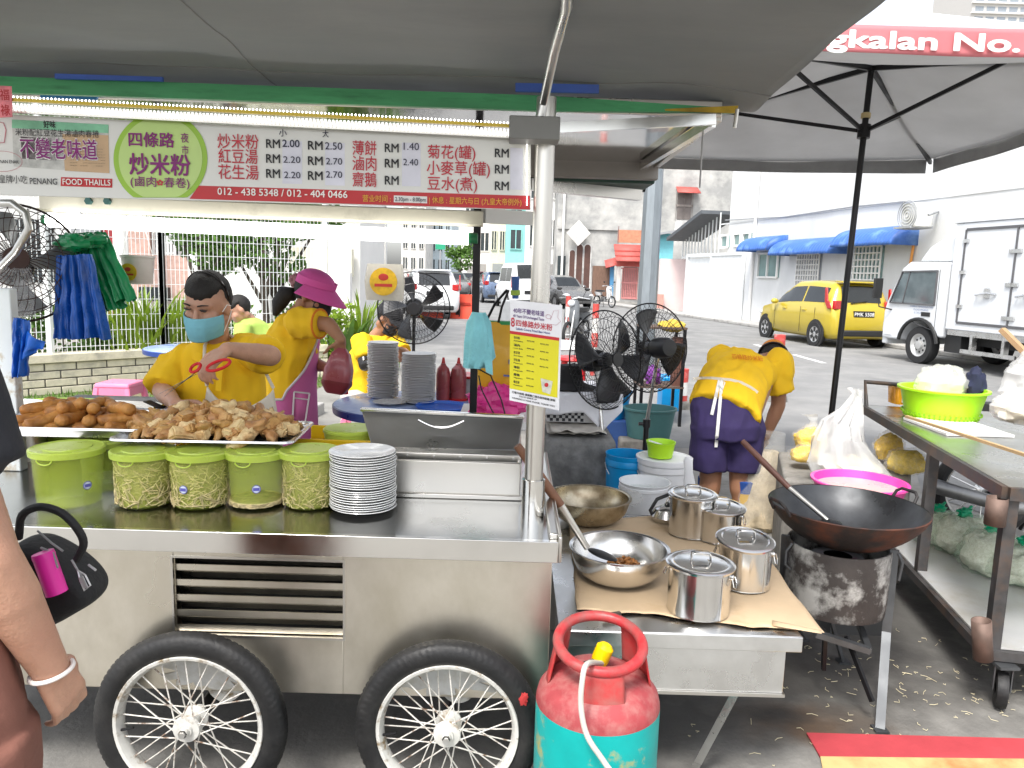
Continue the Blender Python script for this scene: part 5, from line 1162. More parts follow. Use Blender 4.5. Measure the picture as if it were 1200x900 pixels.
def stickerbag(label, px, y, pail):
 c = at(px, 330 if not pail else 316, y); t = thing('hanging_bag' if not pail else 'hanging_pail', label, 'bag' if not pail else 'pail', c)
 ys = mat('yellow_sticker', (.7, .42, .02), .5, var=.2, vs=40)
 if pail:
  m = MB(); m.lathe([(0, -.055), (.05, -.055), (.06, .045), (.064, .047), (.064, .055), (.057, .055), (.047, -.05)], 28, c); m.build('pail', mat('clear_pail', (.62, .58, .55), .3, alpha=.75, var=.15), t)
  o = c + V(-.01, -.0595, -.01); m = MB(); m.cyl(o, o - V(0, .002, 0), .033, n=28); st_ = m.build('sticker', ys, t)
  m = MB(); m.tube([c + V(-.06, 0, .05), c + V(-.02, 0, .2), c + V(.01, 0, .36)], .0015, 5); m.tube([c + V(.06, 0, .05), c + V(.02, 0, .2), c + V(.01, 0, .36)], .0015, 5); m.build('string', hw, t)
 else:
  m = MB(); m.loft([(c + UP * -.075, .075, .012, None, 4), (c + UP * 0, .08, .03, None, 4), (c + UP * .07, .07, .018, None, 4)], 24); m.build('bag', mat('milky_bag', (.7, .66, .58), .25, alpha=.7, var=.1), t)
  o = c + V(0, -.033, 0); m = MB(); m.cyl(o, o - V(0, .002, 0), .055, n=28); st_ = m.build('sticker', ys, t)
  m = MB(); m.tube([c + V(0, 0, .07), c + V(0, 0, .45)], .002, 5); m.build('string', hw, t)
 o2 = o - V(0, .0024, 0); k = .6 if pail else 1
 m = MB(); m.ell(o2 + UP * .018 * k, (.02 * k, .001, .014 * k), 14, 8); m.bar(o2 + V(-.035 * k, 0, -.014 * k), o2 + V(.035 * k, 0, -.014 * k), .001, .012 * k); m.build('sticker_print', mat('sticker_red', (.5, .04, .03), .5), st_)
stickerbag('clear pail with a round yellow sticker hanging left of the masked cook', 162, 3.0, True)
stickerbag('milky bag with a round yellow and red sticker hanging beside the standing fan', 451, 3.1, False)
def cloth(name, label, cat, pts4, y, m, seed, amp=.012, group=None, n=26, folds=3, solid=.004):
 q = [at(a, b, y) for a, b in pts4]; mb_ = MB()
 mb_.grid(lambda u, v: q[0].lerp(q[1], u).lerp(q[3].lerp(q[2], u), v) + V(0, amp * math.sin(u * folds * 6.28 + seed + v), amp * .3 * noise.noise(V(u * 5, v * 5, seed))) + noise.noise_vector(V(u * 4, v * 4, seed)) * amp * .6, n, n)
 o = mb_.build(name, m, None, solid=solid, angle=180); return tag(o, label, cat, group)
tow = mat('cyan_towel', (.28, .68, .74), .9, var=.12, vs=12, bump=.5, bs=160)
mb_ = MB(); tp = at(562, 366, 2.98);
mb_.loft([(at(561, 366, 2.98), .022, .03), (at(561, 378, 2.975), .042, .04), (at(561, 400, 2.97), .05, .04), (at(562, 418, 2.97), .056, .042), (at(556, 431, 2.97), .04, .035)], 40, caps=True)
for i, v in enumerate(mb_.v):
 a = (i % 40) / 40 * 6.283; mb_.v[i] = v + V(math.cos(a), math.sin(a), 0) * .006 * math.sin(6 * a + i * .01)
mb_.add([at(566, 415, 2.93), at(576, 402, 2.93), at(577, 440, 2.935), at(570, 436, 2.93)], [(0, 1, 2, 3)])
mb_.wobble(.004, 30, 2); tag(mb_.build('towel', tow, None, angle=80), 'cyan towel draped over the dark rear post of the cart', 'towel')
bagy = mat('yellow_bag', (.62, .33, .02), .35, var=.15, vs=5, bump=.3, bs=18, coat=.2)
c = at(584, 425, 3.5); t = thing('shopping_bag', 'big yellow reusable shopping bag with black handles and green rim left of the steel post', 'bag', c)
m = MB(); Mz = None
m.loft([(at(583, 455, 3.5), .105, .06, None, 3), (at(584, 425, 3.5), .12, .08, None, 3), (at(584, 400, 3.5), .11, .06, None, 3), (at(585, 378, 3.5), .095, .03, None, 3)], 40); m.wobble(.012, 12, 3); m.build('bag', bagy, t)
m = MB(); m.loft([(at(585, 380, 3.5), .097, .033, None, 3), (at(585, 376, 3.5), .096, .03, None, 3)], 32); m.build('rim', mat('bag_green', (.02, .25, .06), .5), t)
m = MB(); m.tube([at(569, 378, 3.47), at(580, 356, 3.45), at(594, 340, 3.42)], .006, 6); m.tube([at(584, 378, 3.44), at(588, 360, 3.43), at(596, 340, 3.42)], .006, 6); m.build('handle', dkm, t)
m = MB(); m.bar(at(596, 424, 3.41), at(604, 424, 3.41), .001, .02); m.bar(at(590, 440, 3.41), at(602, 441, 3.41), .001, .008); m.build('print', mat('bag_print', (.1, .12, .3), .5), t)
mb_ = MB(); mb_.cyl(at(604, 350, 3.4), at(604, 324, 3.4), .014, .018, 12); t = thing('umbrella', 'rolled blue umbrella with a green yellow band beside the shopping bag', 'umbrella', at(604, 350, 3.4)); mb_.build('sleeve', mat('blue_sleeve', (.03, .1, .32), .5), t); mb_ = MB(); mb_.cyl(at(604, 346, 3.4), at(604, 340, 3.4), .021, n=12); mb_.build('band', mat('lime_band', (.3, .45, .05), .5), t)
mb_ = MB(); mb_.blob(at(582, 470, 3.45), (.13, .1, .085), .35, 2.5, 11, 36, 24); mb_.wobble(.008, 30, 5); tag(mb_.build('plastic_bag', mat('magenta_bag', (.6, .03, .22), .3, var=.2, vs=10, bump=.3, bs=20)), 'knotted magenta plastic bag behind the right end of the open lid', 'bag')
t = thing('side_bench', 'plain bench behind the cart under the magenta and yellow bags', 'bench', V(at(590, 480, 3.5).x, 3.5, 0)); x_ = at(590, 480, 3.5); zb = at(585, 487, 3.45).z
m = MB(); m.b2((x_.x - .2, 3.3, zb - .03), (x_.x + .18, 3.75, zb)); m.build('top', hw, t)
for sx in (-.17, .15):
 for yy in (3.33, 3.7): m = MB(); m.b2((x_.x + sx, yy, 0), (x_.x + sx + .03, yy + .03, zb - .03)); m.build('leg', dkm, t)
mb_ = MB(); mb_.tube([at(561, 440, 2.96), at(564, 456, 2.94), at(577, 482, 2.92), at(590, 500, 2.9)], .003, 6); mb_.tube([at(560, 432, 2.96), at(575, 440, 2.95), at(588, 470, 2.94), at(592, 486, 2.94)], .003, 6); tag(mb_.build('power_cable', dkm), 'thin black cable hanging from the dark rear post', 'cable')
pp = [at(598, 351, 2.15), at(659, 358, 2.13), at(655, 481, 2.13), at(597, 469, 2.15)]
post_ = thing('price_poster', 'small yellow and white laminated price poster tied to the steel post', 'poster', (pp[0] + pp[2]) / 2)
PXv = (pp[1] - pp[0]).normalized(); PN = (pp[1] - pp[0]).cross(pp[3] - pp[0]).normalized(); PN = PN if PN.y < 0 else -PN
def pq(u, v, off=0.): return pp[0].lerp(pp[1], u).lerp(pp[3].lerp(pp[2], u), v) + PN * off
def pquad(u0, v0, u1, v1, off, name, m, th=.0005, par=post_):
 q = [pq(u0, v0, off), pq(u1, v0, off), pq(u1, v1, off), pq(u0, v1, off)]; mb_ = MB(); mb_.add(q + [v - PN * th for v in q], [(0, 1, 2, 3), (7, 6, 5, 4), (0, 4, 5, 1), (1, 5, 6, 2), (2, 6, 7, 3), (3, 7, 4, 0)]); return mb_.build(name, m, par, smooth=False)
pquad(0, 0, 1, 1, 0, 'board', mat('poster_white', (.74, .74, .76), .3), .004)
pquad(.0, .305, .96, .88, .001, 'yellow_field', mat('poster_yellow', (.68, .62, .015), .35, var=.05)); pquad(.0, .305, .96, .335, .0016, 'red_line', sred)
def ptext(name, m, items):
 mb_ = MB()
 for s, u0, u1, v, hgt in items:
  o = pq(u0, v, .002); e = pq(u1, v, .002); yv = (pq(u0, v - .1, .002) - o); L_ = yv.length * 10; yv.normalize(); letters(mb_, s, o, (e - o).normalized(), yv, hgt * L_ / .8, 'l', (e - o).length, .03)
 mb_.build(name, m, post_, smooth=False, weld=False)
rows = [('炒米粉', 'Fried Beehoon', 'RM2.00', 'RM2.50'), ('滷肉', 'Loh Bak', 'RM2.40', 'RM2.40'), ('紅豆湯', 'Red Bean', 'RM2.20', 'RM2.70'), ('花生湯', 'Peanut', 'RM2.20', 'RM2.70'), ('薄餅', 'Popiah', 'RM1.40', ''), ('齋鵝', 'Vegetarian', 'RM1.40', ''), ('菊花茶', 'Chrysanthemum', 'RM2.00', '')]
ptext('poster_title', MATS['text_red'], [('四條路炒米粉', .12, .82, .245, .055), ('8', .02, .09, .26, .1)])
ptext('poster_script', mat('text_violet', (.16, .1, .24), .5), [('40年不變老味道', .06, .66, .12, .045), ('40 Years Of Unchanged Taste', .06, .66, .165, .03)])
ptext('poster_subtitle', mat('text_navy', (.02, .04, .22), .5), [('Lebuh Cintra Fried Bee Hoon', .12, .78, .285, .025)])
it = []
for i, (a, b, c_, d_) in enumerate(rows):
 v = .375 + i * .073; it += [(a, .08, .2, v, .022), (b, .08, .26, v + .026, .013), (c_, .34, .48, v + .01, .014)]
 if d_: it.append((d_, .6, .76, v + .02, .014))
it += [('行管令期間 請佩戴口罩及保持距離 謝謝', .05, .92, .92, .02), ('PLEASE QUEUE UP', .2, .55, .945, .016), ('WEARING A MASK PLEASE, THANK YOU.', .05, .92, .975, .017)]
ptext('poster_lines', tblk, it)
m = MB(); m.add([pq(.62, .72, .002), pq(.86, .73, .002), pq(.82, .86, .002), pq(.66, .85, .002)], [(0, 1, 2, 3)]); m.build('cup_picture', mat('cup_print', (.6, .6, .5), .5, var=.2, vs=80), post_, smooth=False); m = MB(); m.ell(pq(.74, .775, .0025), (.006, .0006, .006), 12, 8); m.build('cup_mark', sred, post_)
m = MB(); m.tube([pq(.74 + .05 * math.cos(k * .52), .12 + .02 * math.sin(k * .52) , .002) for k in range(12)], .0005, 4, True); m.tube([pq(.78, .15, .002), pq(.84, .06, .002), pq(.93, .05, .002), pq(.92, .12, .002), pq(.98, .15, .002), pq(.9, .19, .002), pq(.8, .19, .002)], .0005, 4); m.build('poster_drawing', mat('drawing_rose', (.5, .25, .3), .5), post_)
ZT = .50
fl_, fr_ = atz(648, 738, ZT), atz(937, 744, ZT); ty0 = fl_.y; tx0, tx1 = .155, fr_.x; ty1 = 3.15
t = thing('side_table', 'low stainless steel side table covered with brown paper beside the cart', 'table', V((tx0 + tx1) / 2, 2.6, 0))
m = MB(); m.b2((tx0, ty0, ZT - .012), (tx1, ty1, ZT)); m.b2((tx0, ty0 - .004, ZT - .045), (tx1 + .004, ty0, ZT)); m.b2((tx1, ty0, ZT - .045), (tx1 + .004, ty1, ZT)); m.build('tabletop', chrome_s, t, bevel=.003)
m = MB(); m.b2((tx0 + .02, ty0 + .012, ZT - .18), (tx1 - .035, ty0 + .024, ZT - .045)); m.b2((tx1 - .047, ty0 + .024, ZT - .18), (tx1 - .035, ty1 - .02, ZT - .045)); m.build('apron', chrome_s, t, bevel=.002)
m = MB(); m.b2((tx0 + .01, ty0 + .006, ZT - .19), (tx1 - .03, ty0 + .03, ZT - .18)); m.build('apron_rim', steel, t)
for (x, y) in ((tx0 + .03, ty0 + .06), (tx0 + .03, ty1 - .06), (tx1 - .08, ty1 - .06)):
 m = MB(); m.b2((x, y, 0), (x + .03, y + .03, ZT - .045)); m.build('leg', steel, t)
m = MB(); a, b = at(870, 797, ty0 + .04), atz(812, 905, 0); m.bar(a, b, .022, .022); m.build('leg', chrome_s, t)
paper = mat('brown_paper', (.66, .49, .31), .75, var=.12, vs=4, bump=.25, bs=9, dirt=(.5, .34, .18), dscale=4, damt=.25, sharp=.1)
pc = [atz(666, 612, ZT), atz(856, 600, ZT), atz(966, 743, ZT), atz(676, 716, ZT)]
def pap(u, v):
 p = pc[0].lerp(pc[1], u).lerp(pc[3].lerp(pc[2], u), v)
 z = ZT + .004 + .006 * max(0, noise.noise(V(u * 4, v * 5, 1))) + (.012 * max(0, v - .9) * 10 * abs(noise.noise(V(u * 7, 2, 3))))
 return V(p.x + .012 * noise.noise(V(u * 6, v * 6, 4)), p.y + .03 * noise.noise(V(u * 5, v * 2, 7)) * (1 if v > .95 else .2), z)
tag(MB().grid(pap, 50, 40).build('brown_paper', paper, None, solid=.0015, angle=60), 'creased brown paper sheet spread over the steel side table', 'paper')
mb_ = MB(); mb_.grid(lambda u, v: atz(905 + 58 * u, 727 + 6 * v + 12 * u * (1 - .2 * v), ZT + .008 + .01 * math.sin(3 * u)), 8, 4); tag(mb_.build('paper_scrap', paper, None, solid=.001), 'torn corner of brown paper curling over the right end of the side table', 'paper')
mb_ = MB(); q = atz(708, 722, ZT + .014); mb_.bar(q, q + V(.05, .02, .0), .012, .012); tag(mb_.build('wood_scrap', bark), 'small stick lying on the front edge of the brown paper', 'stick')
bowl_m = mat('bowl_steel', (.72, .71, .69), .2, 1., var=.06, vs=6, rvar=.08); bowl_o = mat('bowl_old', (.52, .46, .34), .3, 1., var=.2, vs=7, rvar=.12, dirt=(.2, .14, .08), dscale=6, damt=.3)
def bowl(name, label, c, r, h, m, food=None, n=56):
 t = thing(name, label, 'bowl', c); mb_ = MB()
 out = [(0, .001), (r * .42, .001)] + [(r * (.42 + .58 * math.sin(a)), h * (1 - math.cos(a)) + .001) for a in [math.pi / 2 * k / 10 for k in range(1, 11)]]
 inn = [(x - .004 if x > .01 else x, z + .003) for x, z in reversed(out)]
 mb_.lathe(out + [(r + .008, h + .002), (r + .008, h + .007), (r - .001, h + .006)] + inn, n, c); mb_.build('bowl', m, t)
 return t
q = atz(728, 690, ZT + .006); BC = V(q.x, q.y + .08, ZT + .006)
bowl('mixing_bowl', 'shiny steel bowl holding a little fried filling, in front on the brown paper', BC, .158, .105, bowl_m)
fd = MB(); rg = random.Random(9)
for k in range(150):
 a = rg.uniform(0, 6.28); rr = .062 * math.sqrt(rg.random()); fd.blob(BC + V(.025 + rr * math.cos(a), .045 + rr * math.sin(a) * .8, .022 + .035 * (1 - (rr / .07) ** 2) * rg.random() ** .5), (.008, .006, .005), .3, 2, k, 8, 6)
tag(fd.build('fried_filling', mat('fried_filling', (.4, .17, .05), .5, var=.5, vs=80)), 'small heap of browned fried filling inside the shiny bowl', 'food', kind='stuff')
q = atz(690, 612, ZT + .01); B2 = V(q.x, q.y + .03, ZT + .006)
bowl('mixing_bowl', 'older stained steel bowl behind the shiny bowl', B2, .165, .1, bowl_o)
t = thing('ladle', 'long ladle with a brown wooden handle resting in the shiny bowl', 'ladle', at(690, 646, BC.y))
m = MB(); a, b = at(606, 522, 2.33), at(657, 592, 2.34); m.tube([a, a.lerp(b, .5), b], [.013, .0165, .014], 12); m.build('handle', mat('ladle_wood', (.22, .1, .055), .55, var=.3, vs=10, stretch=(1, 1, .2)), t)
m = MB(); a2 = at(688, 642, 2.36); m.tube([b, a2], [.0125, .0105], 12); m.build('shaft', steel, t)
m = MB(); m.ell(at(706, 650, 2.37), (.052, .035, .008), 18, 8, Matrix.Rotation(R(18), 3, 'Y')); m.build('scoop', dkm, t)
pot_s = mat('pot_steel', (.7, .69, .67), .17, 1., var=.07, vs=4, rvar=.07, stretch=(3, 3, 1))
def pot(label, px, pyb, r, h, lid_tilt=0., lid_off=(0, 0), seam=0, hang=0, knob=True, flip=False):
 q = atz(px, pyb, ZT + .008); c = V(q.x, q.y + r, ZT + .008); t = thing('lidded_pot', label, 'pot', c, 'lidded steel pots on the brown paper')
 m = MB(); m.lathe([(0, .003), (r - .006, 0), (r, .004), (r - .001, .008), (r - .001, h * .5), (r, h - .004), (r + .003, h), (r, h + .002), (r - .003, h), (r - .004, .01), (0, .006)], 48, c); m.build('body', pot_s, t)
 m = MB(); m.cyl(c + V(math.cos(R(-60)) * r, math.sin(R(-60)) * r, .004), c + V(math.cos(R(-60)) * r, math.sin(R(-60)) * r, h - .01), .0015, n=6); m.build('seam', chrome_s, t)
 M = Matrix.Rotation(R(lid_tilt), 3, 'X'); lc = c + V(lid_off[0], lid_off[1], h + .003 + abs(math.sin(R(lid_tilt))) * r * .9)
 m = MB(); m.lathe([(r + .008, -.006), (r + .01, .001), (r + .004, .004), (r * .9, .005), (r * .84, .002), (r * .5, .006), (0, .008)], 48, lc, M); lo = m.build('lid', pot_s, t)
 hd = MB(); w_ = .022
 for s in (-1, 1): hd.add([lc + M @ V(s * .026 - .011 * (s > 0) + 0, -w_ / 2, .006), lc + M @ V(s * .026 + .011 * (s < 0), -w_ / 2, .006), lc + M @ V(s * .026 + .011 * (s < 0), w_ / 2, .006), lc + M @ V(s * .026 - .011 * (s > 0), w_ / 2, .006)], [(0, 1, 2, 3)])
 pr = [(-.03, .006), (-.027, .03), (-.018, .034), (.018, .034), (.027, .03), (.03, .006)]
 vs = [lc + M @ V(x, s * w_ / 2, z) for x, z in pr for s in (-1, 1)]; hd.add(vs, [(2 * i, 2 * i + 1, 2 * i + 3, 2 * i + 2) for i in range(5)]); hd.build('lid_handle', pot_s, lo, solid=.002)
 for s in (0, 180):
  a = R(-28 + s); d = V(math.cos(a), math.sin(a), 0); tt = V(-d.y, d.x, 0); p = c + d * (r + .003) + UP * (h * .85)
  m = MB(); m.ell(p, (.006, .006, .009), 10, 6); m.tube([p + d * .004 + tt * .016, p + d * .01 + tt * .02 - UP * .02, p + d * .012 - UP * .032, p + d * .01 - tt * .02 - UP * .02, p + d * .004 - tt * .016], .0017, 6); m.build('ring_handle', pot_s, t)
 return t
pot('tall lidded pot at the back of the paper, behind the other three', 815, 634, .087, .155, 3, (0, 0))
pot('lidded pot squeezed between the tall back pot and the pot with the tilted lid', 848, 640, .083, .12, 5, (.006, 0))
pot('lidded pot with its lid tilted askew, beside the wok stove', 880, 697, .085, .14, 8, (-.004, .0))
pot('squat lidded pot standing in front on the brown paper, nearest the gas cylinder', 826, 731, .093, .145, 1)
q = atz(778, 614, ZT + .006); c = V(q.x + .02, q.y + .05, ZT + .006); t = thing('kettle', 'small steel kettle with a curved black handle behind the pots', 'kettle', c)
m = MB(); m.lathe([(0, 0), (.06, 0), (.066, .02), (.05, .05), (.02, .062), (0, .064)], 28, c); m.build('body', pot_s, t); m = MB(); m.ell(c + UP * .068, (.012, .012, .01)); m.build('knob', fan_blk, t)
m = MB(); m.tube([at(768, 611, c.y), at(762, 598, c.y), at(770, 585, c.y), at(785, 579, c.y), at(798, 580, c.y)], .0075, 10); m.build('handle', fan_blk, t)
GC = V(atz(700, 930, 0).x - .047, 1.80, 0); GR = .155
gred = mat('cylinder_red', (.42, .028, .03), .45, var=.2, vs=9, dirt=(.3, .14, .12), dscale=7, damt=.35, sharp=.15, bump=.08, bs=40); gteal = mat('cylinder_teal', (.0, .33, .31), .45, var=.12, vs=8, dirt=(.4, .34, .1), dscale=9, damt=.24, sharp=.05)
gtop = mat('cylinder_shoulder', (.3, .045, .05), .6, var=.2, vs=14, dirt=(.36, .13, .12), dscale=22, damt=.4, bump=.1, bs=60)
gas = thing('gas_cylinder', 'red and turquoise gas cylinder with a red collar in front of the side table', 'gas cylinder', GC)
zsh = at(700, 856, GC.y - GR * .85).z; zring = at(704, 753, GC.y).z; zdome = zsh + .085
m = MB(); m.lathe([(0, .03), (GR * .8, .03), (GR - .01, .05), (GR, .08), (GR, zsh)], 56, GC); m.build('body', gteal, gas)
m = MB(); m.lathe([(GR, zsh), (GR - .001, zsh + .01), (GR * .96, zsh + .03), (GR * .86, zsh + .05), (GR * .68, zsh + .068), (GR * .4, zdome - .002), (0, zdome)], 56, GC); m.build('shoulder', gtop, gas)
m = MB(); m.lathe([(GR * .82, 0), (GR * .84, 0), (GR * .84, .05), (GR * .82, .05)], 40, GC); m.build('foot_ring', gred, gas)
rr = .105
m = MB(); m.tube([GC + V(rr * math.cos(2 * math.pi * k / 40), rr * math.sin(2 * math.pi * k / 40), zring + .022 * math.sin(2 * math.pi * k / 40)) for k in range(40)], .0135, 12, True); m.build('collar_ring', mat('collar_red', (.45, .03, .035), .45, var=.15, vs=10, dirt=(.22, .1, .09), dscale=11, damt=.42, bump=.15, bs=50), gas)
for a0, wd in ((-90, 50), (22, 64), (158, 64)):
 a, b = R(a0 - wd / 2), R(a0 + wd / 2); zb = zsh + .046
 m = MB(); m.grid(lambda u, v: GC + V((rr + .004 + (.02 if a0 != -90 else .012) * (1 - v)) * math.cos(a + (b - a) * u), (rr + .004 + (.02 if a0 != -90 else .012) * (1 - v)) * math.sin(a + (b - a) * u), zb + (zring + .022 * math.sin(a + (b - a) * u) - zb - .004) * v), 12, 6); m.build('collar_leg', gred, gas, solid=.005)
m = MB(); m.lathe([(0, 0), (.02, 0), (.02, .03), (.014, .035), (.014, .06), (0, .06)], 18, GC + UP * (zdome - .01)); m.build('valve', mat('brass', (.45, .3, .08), .35, .9), gas)
gy = mat('regulator_yellow', (.75, .5, .0), .35)
c = at(706, 766, GC.y - .01); rg_ = MB(); rg_.lathe([(0, -.03), (.018, -.03), (.022, -.015), (.022, .018), (.014, .026), (0, .026)], 18, c, Matrix.Rotation(R(20), 3, 'Y')); rg_.build('regulator', gy, gas); m = MB(); m.bar(c + V(-.005, -.01, -.012), c + V(-.045, -.02, -.022), .014, .014); m.build('regulator_tap', dkm, gas)
m = MB(); m.tube(sm([c + V(.0, -.01, -.02), at(688, 778, 1.66), at(682, 800, 1.63), at(681, 830, 1.62), at(688, 862, 1.61), at(706, 890, 1.60), at(730, 925, 1.58), at(752, 965, 1.62)]), .0065, 10); m.build('hose', mat('hose_white', (.5, .48, .43), .45, var=.1, vs=14), gas)
mb_ = MB(); o = GC + V(.065, rr * .0 + .09, zring - .07); letters(mb_, 'A2', at(740, 753, GC.y + .085), V(.95, -.25, 0).normalized(), UP, .02, 'l', .022, .02); mb_.build('marker_writing', tblk, gas, smooth=False)
wokc = at(993, 592, 2.72); WR = .272
wokm = mat('wok_iron', (.022, .022, .024), .33, .5, var=.4, vs=7, rvar=.14, dirt=(.075, .08, .085), dscale=6, damt=.35, sharp=.25)
woko = mat('wok_outside', (.022, .02, .02), .6, .2, var=.4, vs=8, dirt=(.15, .045, .02), dscale=4.5, damt=.33, sharp=.12, bump=.2, bs=40)
wk = thing('wok', 'big black iron wok with two loop handles on the drum stove', 'wok', wokc - UP * .15)
def wpro(k, off):
 f_ = k / 14; a = f_ * R(66); Rb = WR / math.sin(R(66)); return (max(0, (Rb + off) * math.sin(a)), -.155 + (Rb) * (1 - math.cos(a)) * (.155 / (Rb * (1 - math.cos(R(66))))) - off)
m = MB(); m.lathe([wpro(k, 0) for k in range(15)], 64, wokc); m.build('inside', wokm, wk); m = MB(); m.lathe([wpro(k, .004) for k in range(14)] + [(WR + .004, -.001), (WR, .002)], 64, wokc); m.build('outside', woko, wk)
for a0 in (195, 22):
 a = R(a0); d = V(math.cos(a), math.sin(a), 0); tt = V(-d.y, d.x, 0); p = wokc + d * (WR + .0)
 m = MB(); m.tube([p - tt * .05 - UP * .012, p - tt * .046 + d * .02 + UP * .02, p - tt * .03 + d * .028 + UP * .032, p + tt * .03 + d * .028 + UP * .032, p + tt * .046 + d * .02 + UP * .02, p + tt * .05 - UP * .012], .006, 8); m.build('handle', woko, wk)
t = thing('wok_ladle', 'long wok ladle with a dark wooden handle and steel shaft leaning across the wok', 'ladle', at(970, 610, 2.7))
m = MB(); a, b, e = at(870, 517, 2.95), at(925, 572, 2.80), at(970, 610, 2.66); m.tube([a, a.lerp(b, .5), b], [.011, .0125, .0105], 12); m.build('handle', mat('ladle_dark_wood', (.12, .05, .035), .5, var=.3), t); m = MB(); m.tube([b, e], [.0095, .008], 12); m.build('shaft', steel, t); m = MB(); m.ell(e + V(.01, 0, -.008), (.04, .04, .012)); m.build('scoop', dkm, t)
drm = mat('sooty_drum', (.05, .042, .038), .65, .2, var=.4, vs=6, dirt=(.5, .49, .46), dscale=5, damt=.43, sharp=.06, bump=.3, bs=35)
ST = V(at(978, 690, 2.72).x, 2.72, 0); zt_, zb_ = at(980, 652, 2.57).z, at(980, 735, 2.55).z
sv_ = thing('wok_stove', 'sooty peeling drum stove on splayed iron legs under the wok', 'stove', ST)
m = MB(); m.lathe([(.172, zt_), (.178, zt_), (.18, zt_ - .006), (.18, zb_ + .05), (.176, zb_ + .01), (.15, zb_), (0, zb_), (0, zb_ + .02), (.16, zb_ + .03), (.172, zb_ + .06)], 56, ST); m.build('drum', drm, sv_)
m = MB(); m.lathe([(0.05, zt_ - .08), (.09, zt_ - .06), (.09, zt_ - .05), (.05, zt_ - .05)], 32, ST); m.build('burner', dkm, sv_)
irn = mat('iron_leg', (.1, .105, .11), .5, .6, var=.2, vs=10)
feet = [atz(1031, 856, 0), atz(988, 776, 0), atz(962, 770, 0) + V(-.02, .15, 0)]
tops = [at(1036, 655, 2.60), ST + V(.03, .17, zt_ - .02), ST + V(-.175, .06, zt_ - .0)]
tops[0] = V(ST.x + .16, ST.y - .09, zt_ + .01)
for f_, tp_ in zip(feet, tops):
 m = MB(); kn = V(tp_.x + (f_.x - tp_.x) * .1, tp_.y + (f_.y - tp_.y) * .1, zb_ - .04); m.bar(tp_, kn, .03, .012); m.bar(kn, f_, .03, .012); m.box(f_ + UP * .004, (.045, .045, .008)); m.build('leg', irn, sv_)
m = MB(); m.bar(at(955, 742, 2.5), at(1018, 762, 2.5), .03, .02); m.bar(at(1018, 762, 2.5), V(ST.x + .14, ST.y + .1, zb_ - .08), .02, .02); m.build('shelf_bar', irn, sv_)
m = MB(); m.bar(at(992, 745, 2.55), at(1022, 822, 2.46), .014, .014); m.bar(at(967, 745, 2.6), at(965, 785, 2.6), .014, .014); m.build('brace', dkm, sv_)
m = MB(); p = V(ST.x - .182, ST.y - .03, zt_ - .02); m.tube([p + V(0, 0, .02), p + V(-.02, 0, -.01), p + V(-.02, 0, -.06), p + V(0, 0, -.08)], .005, 8); p = V(ST.x + .17, ST.y - .1, zt_ - .0); m.tube([p, p + V(.012, -.01, -.03), p + V(.01, 0, -.1)], .006, 8); m.build('lug', irn, sv_)
conc = mat('old_concrete', (.28, .265, .24), .9, var=.25, vs=5, bump=.6, bs=25, dirt=(.1, .095, .085), dscale=3, damt=.45)
bz = .46
a, b, c, d = at(925, 545, 3.75), at(1062, 622, 3.75), at(1062, 560, 4.5), at(920, 520, 4.5)
pz = at(935, 560, 3.75).z
tb_ = thing('concrete_bench', 'rough concrete bench behind the wok carrying the yellow and clear bags', 'bench', V(1.55, 4.1, 0))
m = MB(); m.prism([(at(920, 560, 3.7).x, 3.7), (at(1064, 600, 3.7).x, 3.7), (at(1066, 560, 4.35).x, 4.35), (at(912, 530, 4.35).x, 4.35)], V(0, 0, 0), V(1, 0, 0), V(0, 1, 0), UP * pz); m.build('slab', conc, tb_, bevel=.015)
pkb = mat('hot_pink', (.78, .06, .35), .35, var=.05, coat=.15)
c = at(1007, 566, 3.25); t = thing('washing_basin', 'hot pink plastic basin on a stand behind the wok', 'basin', c - UP * .12)
m = MB(); m.lathe([(0, -.1), (.15, -.1), (.155, -.095), (.19, .0), (.2, .004), (.2, .012), (.186, .012), (.15, -.09), (0, -.094)], 56, c); m.build('basin', pkb, t); m = MB(); m.lathe([(0, -.02), (.176, -.02)], 40, c); m.build('contents', mat('pink_water', (.6, .4, .36), .3, var=.1), t)
m = MB(); m.b2((c.x - .12, c.y - .12, 0), (c.x + .12, c.y + .12, c.z - .105)); tag(m.build('crate', mat('crate_dark', (.06, .06, .06), .7)), 'dark crate hidden under the hot pink basin', 'crate')
clear = mat('clear_bag', (.8, .8, .76), .12, alpha=.17, spec=.9, var=.1, vs=9, bump=.35, bs=16); milk = mat('milky_plastic', (.82, .82, .8), .2, alpha=.4, spec=.8, var=.08, vs=8, bump=.35, bs=16)
ynoo = mat('yellow_noodles', (.85, .5, .0), .5, var=.3, vs=35, bump=.8, bs=55)
